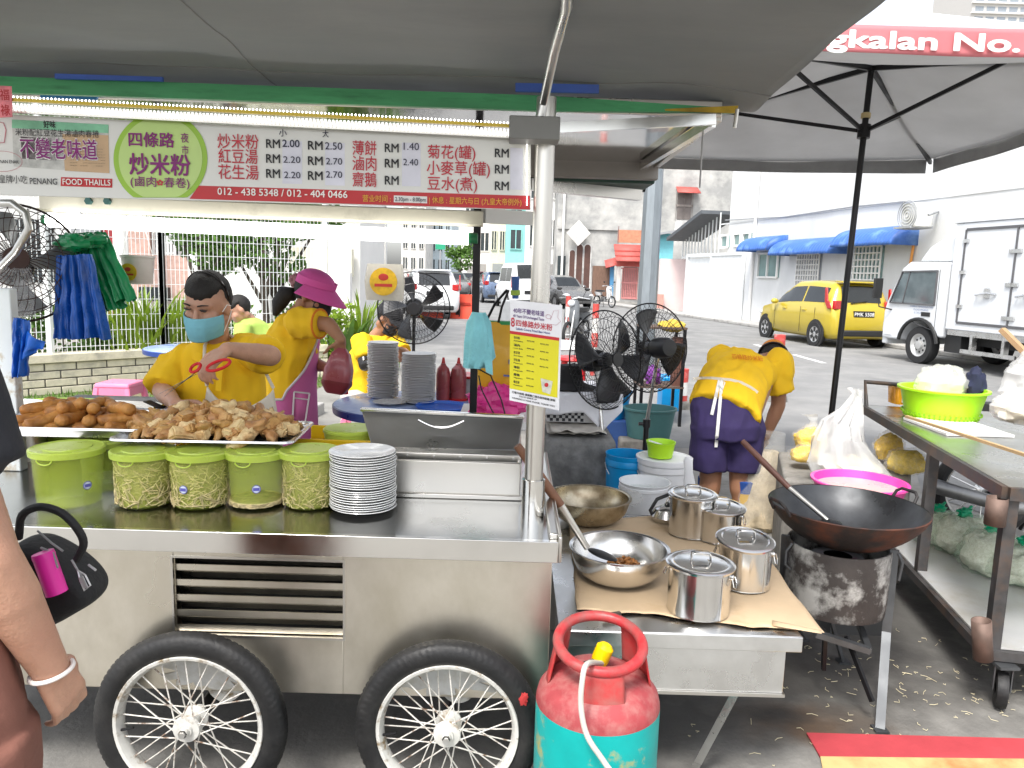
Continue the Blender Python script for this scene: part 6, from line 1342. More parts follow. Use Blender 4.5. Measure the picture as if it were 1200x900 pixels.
def bag(label, c, rad, m, fill, seed, neck=0., group=None, tie=None, name='noodle_bag', cat='bag', frad=.86, rz=0., tilt=0.):
 t = thing(name, label, cat, V(c.x, c.y, c.z - rad[2]), group); M = Matrix.Rotation(rz, 3, 'Z') @ Matrix.Rotation(tilt, 3, 'Y')
 k = MB(); k.blob(c, rad, .22, 2.2, seed, 36, 24, M, -rad[2] * .72)
 if neck: k.loft([(c + M @ V(0, 0, rad[2] * .8), rad[0] * .35, rad[1] * .35), (c + M @ V(.01, 0, rad[2] + neck * .35), rad[0] * .16, rad[1] * .16), (c + M @ V(.0, .01, rad[2] + neck * .7), rad[0] * .3, rad[1] * .12), (c + M @ V(-.02, 0, rad[2] + neck), rad[0] * .45, rad[1] * .2)], 18, caps=False)
 k.wobble(.006, 28, seed); k.build('plastic', m, t)
 if fill: f = MB(); f.blob(c - UP * rad[2] * .03, tuple(x * frad for x in rad), .2, 2.4, seed, 36, 24, M, -rad[2] * .68); f.build('contents', fill, t)
 if tie: f = MB(); f.blob(c + M @ V(0, 0, rad[2] * .98), (rad[0] * .24, rad[1] * .2, rad[2] * .22), .5, 3, seed, 16, 12); f.tube([c + M @ V(-rad[0] * .3, 0, rad[2] * 1.1), c + M @ V(0, 0, rad[2] * 1.0), c + M @ V(rad[0] * .28, .02, rad[2] * 1.25)], .007, 6); f.build('tie', tie, t)
 return t
NB = 'yellow noodle bags on the concrete bench'
bag('bag of yellow noodles standing on the left end of the concrete bench', at(950, 516, 4.1), (.1, .08, .085), clear, ynoo, 2, .06, NB)
bag('flat bag of yellow noodles lying at the left front edge of the concrete bench', at(943, 533, 3.95), (.085, .07, .05), clear, ynoo, 3, 0, NB)
bag('bag of yellow noodles with a crumpled clear top right of the big clear bag', at(1042, 524, 4.1), (.085, .08, .09), clear, ynoo, 4, .09, NB, rz=.3)
bag('squat bag of yellow noodles at the right end of the concrete bench', at(1062, 542, 3.9), (.115, .08, .075), clear, mat('olive_noodles', (.75, .52, .02), .5, var=.25, vs=35, bump=.8, bs=55), 5, 0, NB)
cb = thing('clear_plastic_bag', 'big clear plastic bag hanging from the corner of the steel trolley', 'bag', at(995, 560, 3.75))
m = MB(); yb = 3.7; m.loft([(at(1003, 456, yb), .035, .02), (at(1005, 466, yb), .02, .015), (at(998, 478, yb), .05, .03), (at(988, 495, yb), .095, .05), (at(982, 515, yb), .12, .08), (at(988, 540, yb), .165, .1), (at(1000, 558, yb), .185, .12), (at(1004, 572, yb), .17, .11)], 64, caps=False)
for i, v in enumerate(m.v):
 a = (i % 64) / 64 * 6.283; m.v[i] = v + V(math.cos(a), math.sin(a), 0) * .012 * math.sin(9 * a + 3 * math.sin(v.z * 9))
m.wobble(.024, 8, 4); m.wobble(.011, 24, 5); m.build('plastic', milk, cb)
m = MB(); m.blob(at(1000, 556, yb + .02), (.12, .08, .09), .3, 2.5, 6); m.build('contents', mat('pale_filling', (.66, .6, .46), .6, var=.2, vs=14), cb)
sack = thing('sack', 'tall clear sack full of pale roots standing beside the bending worker', 'sack', at(882, 620, 4.55)); ys_ = 4.55
m = MB(); m.loft([(V(at(886, 560, ys_).x, ys_, .02), .12, .11), (at(886, 610, ys_), .135, .12), (at(888, 580, ys_), .135, .11), (at(892, 552, ys_), .11, .1), (at(900, 530, ys_), .07, .06)], 36); m.wobble(.035, 9, 2); m.wobble(.012, 26, 4); m.build('contents', mat('pale_roots', (.5, .41, .28), .7, var=.35, vs=12, bump=.5, bs=30), sack)
m = MB(); m.loft([(V(at(886, 560, ys_).x, ys_, .0), .13, .12), (at(886, 610, ys_), .15, .13), (at(888, 575, ys_), .148, .125), (at(896, 540, ys_), .12, .1), (at(908, 515, ys_), .05, .05), (at(905, 508, ys_), .07, .04)], 36); m.wobble(.02, 10, 7); m.build('plastic', clear, sack)
bwh = mat('bucket_white', (.72, .73, .74), .35, var=.05); limeb = mat('bucket_lime', (.4, .68, .02), .35, var=.05)
def bucket(label, c, r, h, m, lid=None, liquid=None, handle=True, group=None):
 t = thing('bucket', label, 'bucket', c, group); k = MB(); k.lathe([(0, .004), (r * .82, .004), (r * .84, 0), (r * .99, h * .88), (r * 1.03, h * .89), (r * 1.03, h * .94), (r * 1.0, h * .95), (r * 1.04, h), (r * .99, h), (r * .95, h * .9), (r * .8, .012), (0, .01)], 40, c); k.build('pail', m, t)
 if lid: k = MB(); k.lathe([(r * 1.06, h - .025), (r * 1.07, h + .004), (r * .98, h + .008), (r * .94, h + .002), (0, h + .002)], 40, c); k.build('lid', lid, t)
 if liquid: k = MB(); k.lathe([(0, h * .82), (r * .93, h * .82)], 32, c); k.build('contents', liquid, t)
 if handle: k = MB(); k.tube([c + V(r * 1.04 * math.cos(a), -r * .75 * abs(math.sin(a)) , h * .9 - .1 * math.sin(a)) for a in [math.pi * i / 12 for i in range(13)]], .0025, 6); k.build('handle', chrome_s, t)
 return t
q = at(756, 560, 3.55); bucket('white bucket full of cloudy water behind the stained bowl', V(q.x, 3.55, at(756, 612, 3.45).z - .1), .118, .27, bwh, None, mat('cloudy_water', (.62, .66, .64), .15))
q = at(778, 545, 4.0); bucket('white lidded bucket standing behind the open bucket of water, under the lime pail', V(q.x, 4.0, .0), .14, at(778, 541, 3.9).z, bwh, bwh)
zl = at(778, 541, 3.9).z + .008; q = at(774, 528, 3.98); bucket('small lime green pail on the lidded white bucket', V(q.x, 3.98, zl), .075, at(774, 517, 3.98).z - zl, limeb, None, None, False)
m = MB(); q = at(778, 522, 3.93); m.bar(q, at(760, 516, 3.95), .02, .004); tag(m.build('spatula', bwh), 'white flat handle sticking out of the lime pail', 'spatula')
q = at(736, 540, 4.1); bucket('bright blue tub beside the concrete block behind the fan pole', V(q.x, 4.1, .0), .12, at(736, 531, 4.1).z, mat('tub_blue', (.0, .26, .6), .35), None, None)
m = MB(); a, b = at(806, 535, 3.5), at(808, 570, 3.5); m.loft([(b, .03, .012), (b.lerp(a, .5), .02, .01), (b.lerp(a, .85), .022, .012), (a, .012, .01)], 16); tag(m.build('scoop_handle', bwh), 'white plastic scoop handle standing up behind the tall pot', 'scoop')
q = at(735, 600, 3.35); m = MB(); m.blob(V(q.x, 3.3, ZT + .03), (.06, .04, .03), .4, 3, 3); tag(m.build('crumpled_bag', clear), 'crumpled clear plastic beside the open white bucket', 'bag')
blkm = mat('rough_concrete', (.24, .24, .235), .9, var=.35, vs=7, bump=.8, bs=22, dirt=(.09, .09, .09), dscale=5, damt=.42)
cbk = thing('concrete_block', 'rough grey concrete block behind the steel post, with papers on top', 'block', V(.36, 4.55, 0)); x0, x1 = at(634, 540, 4.25).x, at(722, 540, 4.25).x; zt2 = at(680, 512, 4.3).z
m = MB(); m.b2((x0, 4.25, 0), (x1, 4.95, zt2)); k = m.build('block', blkm, cbk, bevel=.04, bseg=3)
m = MB(); m.grid(lambda u, v: V(x0 + .03 + (x1 - x0) * .8 * u, 4.28 + .5 * v, zt2 + .012 + .02 * noise.noise(V(u * 6, v * 6, 1)) + .012), 20, 12); m.grid(lambda u, v: V(x0 + .05 + (x1 - x0) * .7 * u, 4.24 + .5 * v, zt2 + .04 + .018 * noise.noise(V(u * 5, v * 6, 4))), 20, 12); tag(m.build('paper_sheets', mat('paper_grey', (.5, .47, .42), .7, var=.2, vs=8), None, solid=.003), 'crumpled paper and plastic sheets on the rough concrete block', 'paper')
whc = mat('white_cloth', (.78, .79, .84), .9, var=.05, bump=.3, bs=60)
bx = thing('checked_box', 'box with a black and white checked side under the white cloth', 'box', V(at(668, 500, 4.5).x, 4.6, zt2 + .05))
ck = mat('check_dark', (.02, .02, .025), .6); p0, p1 = at(640, 512, 4.45), at(700, 494, 4.45); zb3 = zt2 + .055
m = MB(); m.b2((p0.x, 4.45, zb3), (p1.x, 4.8, zb3 + .17)); m.build('carton', mat('carton_grey', (.5, .5, .5), .7), bx)
m = MB(); s = .018
for i in range(int((p1.x - p0.x) * .75 / s)):
 for j in range(8):
  if (i + j) % 2: m.b2((p0.x + i * s, 4.447, zb3 + .005 + j * s), (p0.x + (i + 1) * s, 4.4495, zb3 + .005 + (j + 1) * s))
m.build('checks', ck, bx, smooth=False)
def wcl(u, v):
 x = p0.x - .12 + (p1.x - p0.x + .26) * u; zt3 = zb3 + .185; yy = 4.42 + .5 * v if v > .35 else 4.42
 z = zt3 if v > .35 else zt3 - (.35 - v) / .35 * (.10 + .12 * max(0, 1 - abs(u - .8) / .2) + .05 * (1 - u))
 return V(x, yy - .015 * math.sin(u * 21) * max(0, (.5 - v)), z + .008 * noise.noise(V(u * 8, v * 6, 2)))
tag(MB().grid(wcl, 50, 24).build('white_cloth', whc, None, solid=.004, angle=180), 'white cloth draped over the checked box with one pointed corner hanging', 'cloth')
hat = thing('bucket_hat', 'black brimmed hat lying on the white cloth behind the steel post', 'hat', V(at(668, 470, 4.6).x, 4.6, zb3 + .19)); hc = V(at(664, 470, 4.58).x, 4.58, zb3 + .2)
m = MB(); m.lathe([(.165, -.005), (.16, -.015), (.095, .02), (.088, .03), (.078, .1), (.06, .125), (0, .13)], 40, hc, None, sx=1.05); m.wobble(.008, 14, 3); m.build('felt', mat('hat_black', (.014, .014, .016), .85, var=.2), hat)
def basin(label, c, r, h, m, sx=1., group=None):
 t = thing('basin', label, 'basin', c, group); k = MB(); k.lathe([(0, 0), (r * .8, 0), (r * .97, h * .92), (r * 1.03, h * .94), (r * 1.03, h), (r * .95, h), (r * .77, .01), (0, .01)], 40, c, None, sx=sx); k.build('tub', m, t); return t
teal = mat('tub_teal', (.06, .16, .16), .4, var=.1)
q = atz(762, 474, .0); basin('dark teal basin on the ground behind the right standing fan', V(at(762, 474, 6.6).x, 6.6, .12), .2, .26, teal, 1.15)
m = MB(); m.b2((at(742, 470, 6.5).x - .1, 6.45, 0), (at(790, 470, 6.5).x, 6.85, .118)); tag(m.build('stone_step', conc, None, bevel=.02), 'low concrete step under the dark teal basin', 'step')
basin('bright blue basin left of the teal basin, behind the left fan', V(at(712, 450, 6.8).x, 6.8, .25), .2, .24, MATS['tub_blue'], 1.1); m = MB(); m.b2((at(695, 450, 6.8).x - .05, 6.6, 0), (at(735, 450, 6.8).x, 7.0, .248)); tag(m.build('crate', mat('crate_blue', (.03, .08, .25), .5), None, bevel=.01), 'dark blue crate under the bright blue basin', 'crate')
q = at(789, 455, 8.6); m = MB(); m.b2((q.x - .12, 8.6, .0), (q.x + .1, 8.9, at(790, 442, 8.6).z)); tag(m.build('blue_crate', MATS['tub_blue'], None, bevel=.015), 'blue plastic crate between the teal basin and the striped bollard', 'crate')
q = at(672, 420, 6.2); stl = thing('plastic_stool', 'red plastic stool behind the black brimmed hat', 'stool', V(q.x, 6.2, 0)); zs = at(672, 418, 6.2).z
m = MB(); m.lathe([(0, zs), (.13, zs), (.14, zs - .02), (.13, zs - .03), (0, zs - .03)], 32, V(q.x, 6.2, 0)); m.build('seat', redp, stl)
for k in range(4): a = R(45 + 90 * k); m = MB(); m.cyl(V(q.x + .1 * math.cos(a), 6.2 + .1 * math.sin(a), zs - .03), V(q.x + .15 * math.cos(a), 6.2 + .15 * math.sin(a), 0), .022, .018, 10); m.build('leg', redp, stl)
q = at(652, 405, 7.0); t = thing('round_table', 'white round table top behind the price poster and the red stool', 'table', V(q.x - .1, 7.0, 0)); zt4 = at(652, 402, 7.0).z
m = MB(); m.lathe([(0, zt4), (.42, zt4), (.43, zt4 - .02), (.42, zt4 - .03), (0, zt4 - .03)], 40, V(q.x - .1, 7, 0)); m.build('tabletop', hw, t); m = MB(); m.cyl(V(q.x - .1, 7, 0), V(q.x - .1, 7, zt4 - .03), .04, n=12); m.build('leg', greym, t)
rk = thing('metal_rack', 'rusty black metal rack with a brown box seen through the right fan', 'rack', V(at(775, 430, 7.8).x, 7.8, 0)); ra_, rb2 = at(752, 452, 7.7), at(803, 384, 7.7)
m = MB()
for x in (ra_.x, rb2.x):
 for y in (7.7, 8.1): m.bar(V(x, y, 0), V(x, y, rb2.z), .03, .03, up=V(1, 0, 0))
m.build('frame', dkm, rk)
for k, z in enumerate((ra_.z, rb2.z)): m = MB(); m.b2((ra_.x - .02, 7.68, z - .02), (rb2.x + .02, 8.12, z)); m.build('shelf', mat('rust_shelf', (.12, .08, .06), .7, var=.3, vs=8), rk)
m = MB(); m.b2((at(790, 420, 7.75).x, 7.75, ra_.z), (at(803, 420, 7.75).x, 7.9, at(795, 396, 7.75).z)); tag(m.build('brown_box', mat('box_brown', (.16, .07, .05), .7)), 'small brown box standing on the metal rack', 'box')
m = MB(); m.blob(at(788, 382, 7.85), (.14, .12, .06), .3, 3, 2); tag(m.build('yellow_cloth', mat('dull_yellow', (.5, .36, .05), .8)), 'dull yellow cloth bundle on top of the metal rack', 'cloth')
m = MB(); m.blob(at(765, 440, 7.9), (.08, .08, .1), .4, 3, 9); tag(m.build('purple_bag', mat('purple_bag', (.25, .06, .35), .4)), 'purple plastic bag on the lower rack shelf', 'bag')
bred = mat('bollard_red', (.5, .06, .05), .5, var=.15, dirt=(.5, .45, .42), dscale=9, damt=.25); bwhite = mat('bollard_white', (.7, .69, .66), .6, var=.1, dirt=(.4, .35, .3), dscale=6, damt=.3)
def bollard(label, px, pyb, ptop, r, n, base=True, y=None):
 c = atz(px, pyb, 0); zt5 = at(px, ptop, c.y).z; t = thing('bollard', label, 'bollard', c, 'red and white bollards')
 for k in range(n): m = MB(); z0, z1 = zt5 * k / n, zt5 * (k + 1) / n; m.lathe([(0, z0), (r, z0), (r, z1), (0, z1)], 20, c); m.build('band', bred if (n - k) % 2 else bwhite, t)
 if base: m = MB(); m.lathe([(0, 0), (r * 2.2, 0), (r * 1.9, .08), (0, .1)], 20, c); m.build('base', conc, t)
 return t
bollard('thick faded red and brown bollard right of the fans, near the bending worker', 797, 478, 432, .075, 3, True)
bollard('bollard whose red top shows just above the bending worker', 908, 470, 392, .07, 3, True)
bollard('thin striped post beside the parked motorbike, in front of its wheel', 695, 440, 356, .05, 5, False)
bollard('thin striped post between the price poster and the motorbike', 664, 408, 347, .055, 5, False)
p = V(at(757, 380, 12.5).x, 12.5, 0); t = thing('lamp_pole', 'tall tapered galvanised steel pole behind the fans', 'pole', p); m = MB(); galv = mat('galvanised', (.27, .3, .32), .45, .7, var=.12, vs=5, stretch=(4, 4, .6))
m.lathe([(0, 0), (.17, 0), (.17, .05), (.165, .06), (.12, 8), (0, 8)], 8, p); m.build('shaft', galv, t, angle=20); m = MB(); m.lathe([(0, 0), (.26, 0), (.26, .03), (0, .03)], 8, p); m.build('base_plate', galv, t)
T0, T1 = V(1.75, 2.62, 0), V(2.03, 4.35, 0); td = (T1 - T0).normalized(); tn = V(td.y, -td.x, 0); zt6 = .80; zl6 = .21
rsf = mat('rusty_frame', (.075, .072, .072), .55, .5, var=.35, vs=12, dirt=(.13, .085, .06), dscale=8, damt=.3); shf = mat('shelf_steel', (.72, .72, .72), .38, .55, var=.1, vs=3, rvar=.1, dirt=(.55, .52, .45), dscale=3, damt=.35)
tr_ = thing('steel_trolley', 'two tier steel trolley on castors piled with bags and a lime colander', 'trolley', V(2.2, 3.4, 0))
def TP(a, b, z): return T0 + td * a + tn * b + UP * z
L6 = (T1 - T0).length; W6 = .75
m = MB(); m.prism([(0, 0), (L6, 0), (L6, W6), (0, W6)], TP(0, 0, zt6), td, tn, UP * .012); m.build('top_shelf', mat('top_shelf_steel', (.5, .5, .47), .3, 1., var=.15, vs=4, dirt=(.42, .4, .33), dscale=3, damt=.4), tr_)
fr_m = MB()
for a, b in (((0, 0), (L6, 0)), ((L6, 0), (L6, W6)), ((L6, W6), (0, W6)), ((0, W6), (0, 0))): fr_m.bar(TP(a[0], a[1], zt6 - .012), TP(b[0], b[1], zt6 - .012), .04, .045)
fr_m.build('top_frame', rsf, tr_)
m = MB(); m.prism([(0, 0), (L6 * .72, 0), (L6 * .72, W6), (0, W6)], TP(0, 0, zl6), td, tn, UP * .008); m.build('lower_shelf', shf, tr_)
fr_m = MB();
for a, b in (((0, 0), (L6 * .72, 0)), ((L6 * .72, 0), (L6 * .72, W6)), ((L6 * .72, W6), (0, W6)), ((0, W6), (0, 0))): fr_m.bar(TP(a[0], a[1], zl6 - .02), TP(b[0], b[1], zl6 - .02), .04, .035)
fr_m.build('lower_frame', rsf, tr_)
for a, b in ((.02, .02), (.75, .02), (.02, W6 - .02), (.75, W6 - .02)): m = MB(); m.bar(TP(a, b, zl6 - .03), TP(a, b, zt6 - .02), .042, .042, up=td); m.build('leg', rsf, tr_)
cupm = mat('rust_tube', (.15, .1, .08), .6, .4, var=.3, vs=14)
m = MB(); a = at(1152, 772, 2.58); m.cyl(a, at(1150, 727, 2.58), .031, n=18, caps=False); m.build('tube_socket', cupm, tr_, solid=.003); m = MB(); m.cyl(TP(.0, -.03, zt6 - .13), TP(.0, -.03, zt6 - .03), .033, n=18, caps=False); m.build('tube_socket', cupm, tr_, solid=.003)
for a, b in ((-.02, .05), (L6 * .68, .05), (-.02, W6 - .05), (L6 * .68, W6 - .05)):
 c = TP(a, b, .068); m = MB(); Mc = Matrix(((1, 0, 0), (0, 0, 1), (0, 1, 0))) if False else Matrix.Rotation(R(62), 3, 'Z') @ Matrix.Rotation(R(90), 3, 'X'); m.lathe([(.02, -.018), (.05, -.02), (.064, -.017), (.068, 0), (.064, .017), (.05, .02), (.02, .018)], 32, c, Mc); w_ = m.build('castor', rub, tr_)
 m = MB(); m.lathe([(0, -.012), (.04, -.012), (.04, .012), (0, .012)], 24, c, Mc); m.build('castor_hub', chrome_s, w_); m = MB(); ax_ = Mc @ V(0, 0, 1)
 for s in (-1, 1): m.bar(c + ax_ * .027 * s, c + ax_ * .027 * s + UP * .09, .035, .004, up=ax_)
 m.box(c + UP * .095, (.07, .07, .01)); m.build('fork', irn, w_)
m = MB(); z7 = zt6 + .14
m.tube([TP(L6 - .02, .0, zt6), TP(L6 + .05, 0.0, z7), TP(L6 + .05, .28, z7 - .01), TP(L6 - .0, .27, zt6)], .013, 10); m.build('push_handle', rsf, tr_)
topz = zt6 + .014
q = atz(1126, 498, topz); c = V(q.x, q.y + .19, topz); t = thing('colander', 'big lime green plastic colander on the trolley top', 'colander', c); lg = mat('colander_lime', (.4, .78, .015), .35, var=.04)
m = MB(); r = .205; m.lathe([(0, .004), (r * .78, .004), (r * .82, 0), (r * .98, .145), (r * 1.06, .15), (r * 1.06, .16), (r * .97, .16), (r * .78, .012), (0, .01)], 64, c); m.build('basin', lg, t)
m = MB()
for k in range(48):
 a = 2 * math.pi * k / 48;
 for j in range(2): rr_ = r * (.85 + .06 * j) + .001; m.box(c + V(rr_ * math.cos(a), rr_ * math.sin(a), .014 + .018 * j), (.006, .006, .012), (0, 0, a))
m.build('holes', mat('hole_lime', (.2, .4, .01), .6), t); m = MB(); m.lathe([(0, .12), (r * .92, .11), (0, .14)], 32, c); m.build('contents', mat('pale_noodle', (.7, .62, .3), .6, var=.25, vs=40, bump=.6), t)
q = atz(1062, 474, topz); c = V(q.x, q.y + .03, topz); t = thing('plastic_tub', 'clear square tub of orange sauce left of the lime colander', 'tub', c)
m = MB(); m.loft([(c + UP * .002, .072, .06, None, 6), (c + UP * .1, .08, .065, None, 6)], 32); m.build('tub', mat('orange_tub', (.72, .32, .02), .2, var=.25, vs=14, coat=.5), t); m = MB(); m.loft([(c + UP * .1, .084, .068, None, 6), (c + UP * .112, .084, .068, None, 6)], 32); m.build('lid', mat('amber_lid', (.75, .45, .12), .25, alpha=.8), t); m = MB(); m.b2((c.x - .045, c.y - .065, .83), (c.x - .015, c.y - .0615, .86)); m.build('label_patch', bwhite, t)
bag('crumpled clear bag lying behind the lime colander', at(1104, 449, 4.05), (.15, .1, .1), milk, None, 12, 0, name='plastic_bag')
bag('clear bag of white bean sprouts on the trolley top', at(1200, 480, 3.05), (.12, .12, .075), milk, mat('white_sprouts', (.75, .68, .5), .6, var=.2, vs=60, bump=.8, bs=70), 13, 0, name='sprout_bag')
bag('tall milky plastic bag standing above the sprout bag, beside the lime colander', at(1212, 448, 3.15), (.11, .1, .13), milk, None, 14, 0, name='plastic_bag')
m = MB(); m.bar(at(1062, 488, 3.75), at(1204, 534, 2.75), .016, .012); tag(m.build('wood_stick', mat('cane', (.5, .34, .17), .6)), 'long bamboo stick lying along the front edge of the trolley top', 'stick')
m = MB(); m.bar(at(1174, 386, 3.3), at(1204, 416, 3.2), .03, .02); tag(m.build('wood_paddle', mat('paddle_wood', (.4, .26, .14), .6)), 'flat wooden paddle end above the milky bag, in front of the truck', 'paddle')
m = MB(); m.b2((TP(1.2, .08, 0).x, 3.5, topz), (TP(1.2, .4, 0).x, 3.9, topz + .012)); tag(m.build('paper_sheet', hw), 'white sheet under the orange sauce tub on the trolley', 'paper')
m = MB(); m.blob(at(1143, 452, 4.0), (.05, .05, .1), .3, 3, 3); tag(m.build('dark_cloth', mat('navy_cloth', (.02, .025, .06), .9)), 'dark navy cloth behind the lime colander', 'cloth')
gtie = mat('green_tie', (.0, .42, .2), .4); sprm = mat('sprout_green', (.95, .92, .7), .6, var=.25, vs=90, bump=.4, bs=170); gbag = mat('pale_green_bag', (.6, .82, .6), .2, alpha=.2, spec=.8, bump=.3, bs=20)
SB = 'bags of bean sprouts on the lower trolley shelf'
for i, (px, py, y, rad, lab) in enumerate(((1098, 618, 3.35, (.14, .13, .1), 'flat bag of bean sprouts with a green tie, farthest along the lower shelf'), (1128, 628, 3.15, (.14, .13, .115), 'bag of bean sprouts with a tall green knot, second along the shelf'), (1162, 648, 2.95, (.15, .13, .12), 'bag of bean sprouts with a spread green knot by the trolley leg'), (1200, 662, 2.82, (.14, .13, .11), 'bag of bean sprouts cut off by the right edge of the photo'))):
 c = atz(px, py, zl6 + .012 + rad[2] * .72); bag(lab, c, rad, gbag, sprm, 20 + i, 0, SB, gtie, name='sprout_bag')
mt = mat('mat_red', (.42, .05, .06), .7, var=.15, vs=4, bump=.15, bs=40); mty = mat('mat_yellow', (.6, .44, .19), .7, var=.15, vs=4, dirt=(.5, .17, .06), dscale=4, damt=.42)
t = thing('floor_mat', 'red bordered mat with yellow and orange flowers on the ground under the trolley front', 'mat', atz(1100, 885, 0))
q = [atz(945, 861, 0), atz(1210, 868, 0), atz(1260, 960, 0), atz(975, 960, 0)]; a, b = atz(961, 889, 0), atz(1222, 892, 0)
m = MB(); m.add([V(p.x, p.y, .008) for p in (q[0], q[1], b, a)] + [V(p.x, p.y, .002) for p in (q[0], q[1], b, a)], [(0, 1, 2, 3), (0, 4, 5, 1), (3, 7, 4, 0)]); m.build('border', mt, t, smooth=False); m = MB(); m.add([V(p.x, p.y, .008) for p in (a, b, q[2], q[3])], [(0, 1, 2, 3)]); m.build('field', mty, t, smooth=False)
sc = MB(); rg = random.Random(12)
for k in range(180):
 if k < 105: x, y = rg.gauss(1.5, .32), rg.gauss(2.62, .24)
 else: x, y = rg.uniform(.5, 2.2), rg.uniform(2.2, 3.2)
 L_ = rg.uniform(.005, .02); a = rg.uniform(0, 6.28); cv = rg.uniform(-.014, .014); d = V(math.cos(a), math.sin(a), 0); n_ = V(-d.y, d.x, 0); c = V(x, y, .004)
 if k % 3 == 0: L_ *= .45
 sc.tube([c - d * L_, c + n_ * cv, c + d * L_], rg.uniform(.0008, .0013), 4)
tag(sc.build('sprout_scraps', mat('sprout_scrap', (.62, .55, .36), .6, var=.3, vs=9)), 'scattered sprout scraps on the ground', kind='stuff')
zE = 2.50
FR, FL = atz(1091, 186, zE), atz(772, 178, zE); ax1 = (FL - FR); side = 2.9; ax1.normalize(); ax2 = V(-ax1.y, ax1.x, 0); ax2 = ax2 if ax2.y < 0 else -ax2
C0 = FR; C1 = FR + ax1 * side; C2 = C1 + ax2 * side + UP * .12; C3 = FR + ax2 * side + UP * .1; cen = (C0 + C2) / 2
apx = at(1022, 70, (cen.y + 0));
apx = at(1022, 72, cen.y)
um = thing('parasol', 'large square parasol with a red lettered valance on a black pole over the wok', 'parasol', V(atz(968, 520, 0).x, 5, 0))
can = mat('canopy_grey', (.55, .55, .55), .75, var=.08, vs=2, bump=.1, bs=8, tl=.45)
m = MB(); cs = [C0, C1, C2, C3]
for i in range(4):
 a, b = cs[i], cs[(i + 1) % 4]
 m.grid(lambda u, v, a=a, b=b: (a.lerp(b, u)).lerp(apx, v) - UP * (.05 * math.sin(math.pi * u) * (1 - v) + .06 * math.sin(math.pi * v)), 16, 14)
m.build('canopy', can, um, angle=60, solid=.003)
valr = mat('valance_red', (.72, .24, .26), .6, var=.05, tl=.3); valg = mat('valance_grey', (.36, .36, .36), .75, tl=.4)
for i in range(4):
 a, b = cs[i], cs[(i + 1) % 4]; dl = (b - a).normalized(); a, b = a + dl * .03, b - dl * .03; out = V(dl.y, -dl.x, 0); out = out if out.dot((a + b) / 2 - cen) > 0 else -out
 hgt = .115
 m = MB(); m.grid(lambda u, v, a=a, b=b, out=out: a.lerp(b, u) + UP * (-hgt * v - .02 * math.sin(math.pi * u)) + out * (.004 + .008 * math.sin(u * 20) * v), 40, 6); vo = m.build('valance', valr if i in (1, 2) else valg, um, solid=.002)
 if i == 2:
  mb_ = MB(); A, B = (a, b) if b.x > a.x else (b, a); xd = (B - A).normalized()
  k0 = (at(1015, 60, 3.3) - A).dot(xd) - .36
  letters(mb_, 'Pangkalan No.', A + xd * k0 + out * .014 - UP * .095, xd, UP, .1, 'l', 1.06, .05)
  for vi in range(len(mb_.v)):
   u = (mb_.v[vi] - A).dot(xd) / (B - A).length; mb_.v[vi] = mb_.v[vi] - UP * .02 * math.sin(math.pi * max(0, min(1, u)))
  mb_.build('lettering', mat('valance_white', (.75, .75, .72), .7), vo, smooth=False, weld=False)
blk = mat('parasol_black', (.014, .014, .015), .4, .5)
pb_, pt_ = V(atz(968, 520, 0).x, 5.0, 0), None
base_ = at(975, 480, 4.75); foot = apx + (base_ - apx) * (apx.z / (apx.z - base_.z))
m = MB(); m.cyl(foot, apx - UP * .03, .0185, n=14); m.build('pole', blk, um)
dirp = (apx - foot).normalized(); hub = foot + dirp * ((apx - foot).length - .42)
m = MB(); m.cyl(hub - dirp * .04, hub + dirp * .04, .038, n=14); m.build('runner', blk, um); m = MB(); m.cyl(hub + dirp * .08, hub + dirp * .11, .028, n=14); m.build('tape', mat('tan_tape', (.45, .36, .18), .6), um)
for cpt in cs:
 top_ = apx - UP * .04; e_ = cpt - UP * .03; m = MB(); m.bar(top_, e_, .022, .03); m.build('rib', blk, um); j = top_.lerp(e_, .42); m = MB(); m.bar(hub, j - UP * .01, .016, .022); m.build('strut', blk, um)
m = MB(); m.lathe([(0, 0), (.22, 0), (.24, .05), (.05, .1), (0, .1)], 28, foot); m.build('base', conc, um)
rz_s = math.atan2(D_.y, D_.x)
tyre = mat('tyre', (.02, .02, .021), .8, var=.2, vs=10); alloy = mat('alloy', (.6, .6, .6), .35, .8); cglass = mat('car_glass', (.015, .018, .02), .06, spec=.8, var=.2, vs=2); chead = mat('headlamp', (.7, .72, .75), .1, spec=.8); ctail = mat('tail_lamp', (.45, .02, .02), .2, coat=.5); plate_b = mat('plate_black', (.015, .015, .016), .5); trimb = mat('trim_black', (.02, .02, .02), .55)
def lerp_st(S, x):
 if x <= S[0][0]: return S[0][1:]
 for a, b in zip(S, S[1:]):
  if x <= b[0]: f_ = (x - a[0]) / (b[0] - a[0]); f_ = f_ * f_ * (3 - 2 * f_) * .4 + f_ * .6; return tuple(p + (q - p) * f_ for p, q in zip(a[1:], b[1:]))
 return S[-1][1:]
HATCH = [(0, .34, .62, .63, .62, .5), (.05, .26, .86, .87, .76, .55), (.14, .22, .95, 1.02, .80, .58), (.30, .2, .98, 1.44, .83, .56), (.45, .2, .985, 1.515, .835, .585), (1.2, .2, .975, 1.55, .84, .61), (1.9, .2, .95, 1.52, .84, .61), (2.3, .2, .94, 1.3, .84, .63), (2.75, .2, .925, .97, .825, .68), (3.25, .22, .85, .87, .79, .62), (3.55, .25, .7, .72, .70, .5), (3.68, .33, .55, .56, .56, .42)]
